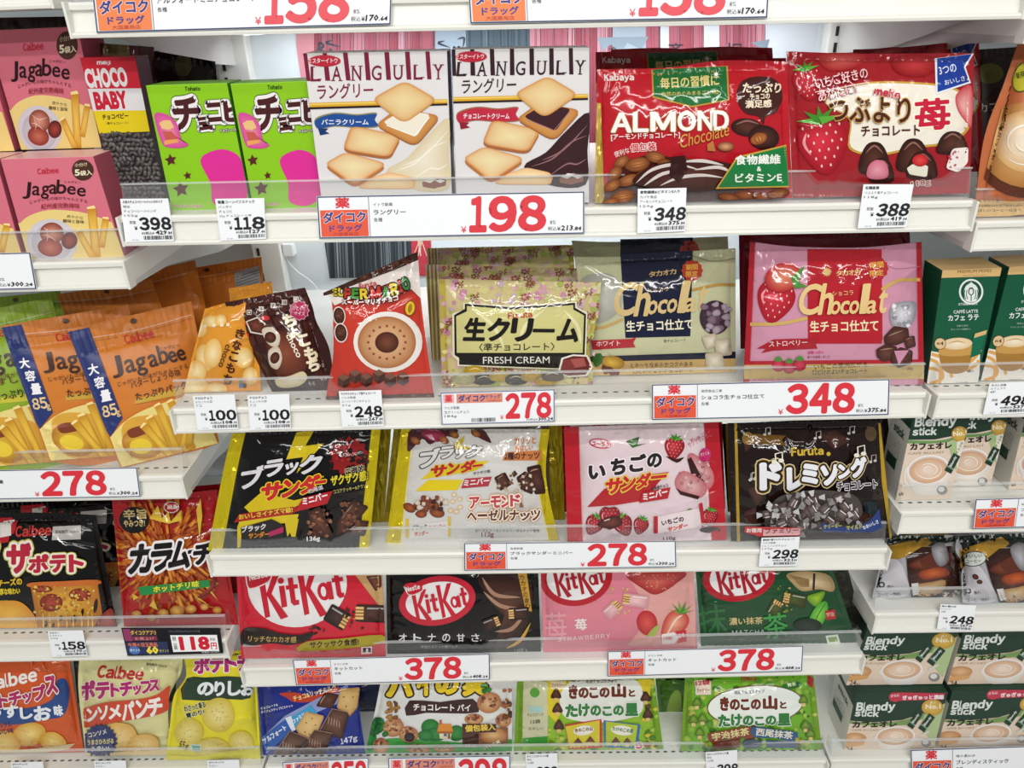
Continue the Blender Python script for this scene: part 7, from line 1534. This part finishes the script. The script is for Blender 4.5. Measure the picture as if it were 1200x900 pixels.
def jp(chars, col, olay):
    for ch, x, y, w, h in chars: T(ch, x, y, x+w, y-1, h, col, .065, 0, out=olay)
mt = [('き', 230, 148, 32, 50), ('の', 264, 146, 36, 40), ('こ', 302, 146, 32, 40), ('の', 338, 144, 36, 38), ('山', 380, 144, 52, 50), ('と', 440, 140, 24, 26)]; sato = [('た', 218, 212, 44, 46), ('け', 264, 210, 40, 46), ('の', 306, 208, 38, 38), ('こ', 348, 208, 34, 34), ('の', 386, 206, 38, 36), ('里', 428, 208, 46, 46)]
jp(mt, '#6a3020', [('#efeee6', .06)]); jp(sato, '#2f7a3a', [('#efeee6', .06)]); T('明治チョコスナック', 290, 92, 400, 90, 14, '#3a2a20', .02)
A.part('mini_pack_picture'); P([(216, 238), (345, 218), (348, 318), (230, 325)], '#c42c3a'); P([(218, 244), (338, 222), (338, 314), (232, 320)], '#d6c62c'); P([(352, 222), (482, 238), (470, 320), (356, 318)], '#2c6aae'); P([(360, 226), (472, 240), (462, 315), (360, 314)], '#b3c42c')
E(282, 258, 36, 17, '#efeadc', -8); E(418, 258, 40, 17, '#efeadc', 6); T('きのこの山', 252, 266, 314, 258, 14, '#6a3020', .04); T('たけのこの里', 382, 258, 456, 268, 14, '#2f7a3a', .04)
for x, y in ((262, 300), (305, 295), (395, 298), (435, 300)): P([(x-18, y+4), (x, y-18), (x+18, y+4)], '#6a3826'); R(x-7, y+4, x+7, y+16, '#ead0a0')
A.part('snack_picture')
for x, y in ((185, 130), (190, 180), (195, 240), (500, 140), (508, 200)): G(spl([(x-18, y+14), (x-10, y-10), (x, y-20), (x+10, y-10), (x+18, y+14)], 3), '#2c1612', '#6a3c28'); R(x-7, y+14, x+7, y+26, '#e0b878')
T('8', 466, 325, 490, 320, 24, '#c42c3a', .06, out=[('#f2eee6', .1)]); T('袋', 494, 318, 516, 315, 16, '#c42c3a', .03); T('12袋', 470, 345, 510, 342, 12, '#3a2a20', .02); A.flush()
grove(k2, 'all green tea chocolate snack packet with a white oval', 145, True, None)
A.part('meadow_pattern'); bits(645, 80, 1095, 335, 150, ['#8fc43a', '#4f8a24', '#a9d050', '#3f7a20', '#5f9f2c', '#c4d060'], 6, 18, 23)
A.part('white_oval'); E(885, 170, 170, 72, '#6a4a2c', -4, 40); E(885, 170, 166, 68, '#e6ebe4', -4, 40)
A.part('title_lettering'); jp([(c, x+534-(230-218)*0-2, y+42, w, h) for c, x, y, w, h in mt], '#6a3020', [('#f4f6f0', .05)]); jp([(c, x+536, y+34, w, h-2) for c, x, y, w, h in sato], '#2f7a3a', [('#f4f6f0', .05)]); T('明治チョコスナック', 812, 132, 918, 126, 13, '#2a3a6a', .02); HS('meiji', 836, 84, 888, 82, 16, '#b3282c', .04)
A.part('tea_ribbon'); P(spl([(718, 270), (780, 258), (870, 245), (878, 285), (790, 298), (735, 305)], 2), '#8a3a2c'); P(spl([(876, 245), (960, 255), (1035, 265), (1020, 298), (960, 285), (880, 282)], 2), '#2a5a8a'); T('宇治抹茶', 735, 296, 866, 274, 28, '#e9dc9a', .03); T('西尾抹茶', 886, 276, 1016, 290, 28, '#e9e4d4', .03)
A.part('red_badge'); P([(672, 82), (730, 78), (730, 132), (676, 134)], '#e6d4c4'); T('12袋', 676, 102, 726, 98, 20, '#c42c3a', .04); T('ファミリー', 680, 124, 725, 122, 12, '#8a3a2c', .02); P([(1070, 62), (1090, 75), (1088, 110), (1068, 95)], '#a8282c'); E(1015, 100, 34, 12, '#2f6a2c', -8); T('抹茶', 1000, 106, 1030, 100, 14, '#d9e6b0', .02)
A.part('snack_picture')
for x, y in ((680, 160), (700, 215), (668, 220), (690, 265), (1055, 150), (1062, 240), (1080, 270)): G(spl([(x-17, y+12), (x-10, y-10), (x, y-18), (x+10, y-10), (x+17, y+12)], 3), '#3f6a1c', '#8aa83a'); R(x-7, y+12, x+7, y+24, '#e0c080')
bits(660, 290, 1080, 330, 26, ['#4f9a2c', '#8fc43a', '#c9b04a', '#6a4a24'], 6, 14, 3)
A.part('mini_pack_picture'); P([(735, 305), (830, 290), (832, 318), (740, 325)], '#7a3a30'); P([(925, 292), (1030, 300), (1028, 320), (925, 318)], '#2a4a7a'); E(876, 305, 34, 16, '#3a4a6a'); A.flush()
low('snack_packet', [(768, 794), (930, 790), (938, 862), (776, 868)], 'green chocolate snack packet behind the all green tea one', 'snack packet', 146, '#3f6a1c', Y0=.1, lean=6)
A.part('printed_oval'); E(790, 830, 8, 22, '#8aa83a', 10); A.flush()
# ================================================================ lowest row, right bay: stacked coffee stick cartons
zs = SH['R5']
SL = [(1003, 812), (1111, 811), (1094, 879), (988.6, 880)]
def wide_box(quad, label, z, Y0=None, ribbon=True, yaw=0, dpt=.07):
    box('wide_coffee_stick_carton', label, 'coffee box', quad, z, dpt, ('#e4cfbb', '#d6d3c6', '#1b3a2b'), Y0=Y0, yaw=yaw, group='wide coffee stick cartons')
    global A
    w = A.w; surf = A.f; front = A
    left_side(dpt); A = front
    A.H = homog(SL, quad)@np.array([[1/3.752, 0, 950], [0, 1/3.752, 660], [0, 0, 1]])
    A.part('green_band'); P([(195, 560), (620, 560), (580, 640), (500, 660), (400, 690), (280, 700), (165, 692)], '#1b3a2b'); P(spl([(165, 694), (280, 702), (400, 692), (500, 662), (560, 640)], 4, False)+[(545, 665), (420, 712), (280, 716), (162, 704)], '#7a9a5a'); P([(500, 668), (598, 612), (570, 720), (540, 790), (480, 720)], '#b0c490')
    A.part('title_lettering'); HSI('Blendy', 198, 650, 368, 648, 38, '#e0e6e2'); HSI('stick', 192, 674, 298, 676, 30, '#e0e6e2'); T('カフェオレ', 182, 724, 378, 720, 28, '#241a16', .05, .1); T('CAFE AU LAIT', 180, 738, 300, 738, 8, '#a88a68')
    A.part('round_badge'); E(535, 634, 48, 36, '#b3893a'); G(ell(535, 634, 45, 33), '#c9a03c', '#dcba5c'); T('No.1', 505, 642, 572, 640, 22, '#f4ead0', .03); T('売上', 525, 618, 552, 616, 9, '#f4ead0', .02)
    A.part('cup_picture'); cup(372, 760, 86, 42, 66, ('#d3a47c', '#f0decd'), ('#e3dad1', '#f6f2ee'), -3); G(ell(195, 770, 50, 24), '#c08a58', '#e6bc90'); P([(150, 790), (240, 785), (230, 800), (150, 812)], '#dca66a')
    A.part('stick_picture'); stick_pic(436, 722, 30, 78, -56); stick_pic(486, 735, 32, 82, -54); P([(480, 755), (520, 735), (524, 742), (486, 762)], '#d9d6cc'); E(508, 790, 22, 18, '#8f8c88'); E(505, 786, 14, 11, '#e0dedc')
    T('24', 158, 830, 186, 829, 22, '#5a3c24', .01); T('本入', 188, 830, 206, 829, 10, '#5a3c24', .01)
    if ribbon:
        A.part('pink_ribbon'); P([(345, 580), (380, 568), (592, 572), (580, 600), (350, 606)], '#c4364e'); E(372, 588, 28, 22, '#c4364e'); T('ぎゅぎゅっと濃縮', 404, 602, 586, 598, 20, '#f4e6e8', .04); T('さらに', 352, 590, 392, 586, 12, '#f4dce0', .03)
    A.flush(); return w, surf
wide_box(SL, 'wide coffee stick carton with a pink ribbon, lower left of the stack', zs)
w, f = A.f.at(SL), A.f
ztop = float((w[0][2]+w[1][2])/2)+.0008
wide_box([(1116, 810), (1228, 807), (1206, 874), (1098, 878)], 'wide coffee stick carton with a pink ribbon, cut by the right edge', zs, .026)
wide_box([(1017, 736), (1126, 733), (1104, 803), (992, 802)], 'wide coffee stick carton, upper left of the stack without a ribbon', ztop, None, False)
wide_box([(1131, 733), (1244, 730), (1222, 800), (1110, 803)], 'wide coffee stick carton on top at the right edge, without a ribbon', ztop, None, False)
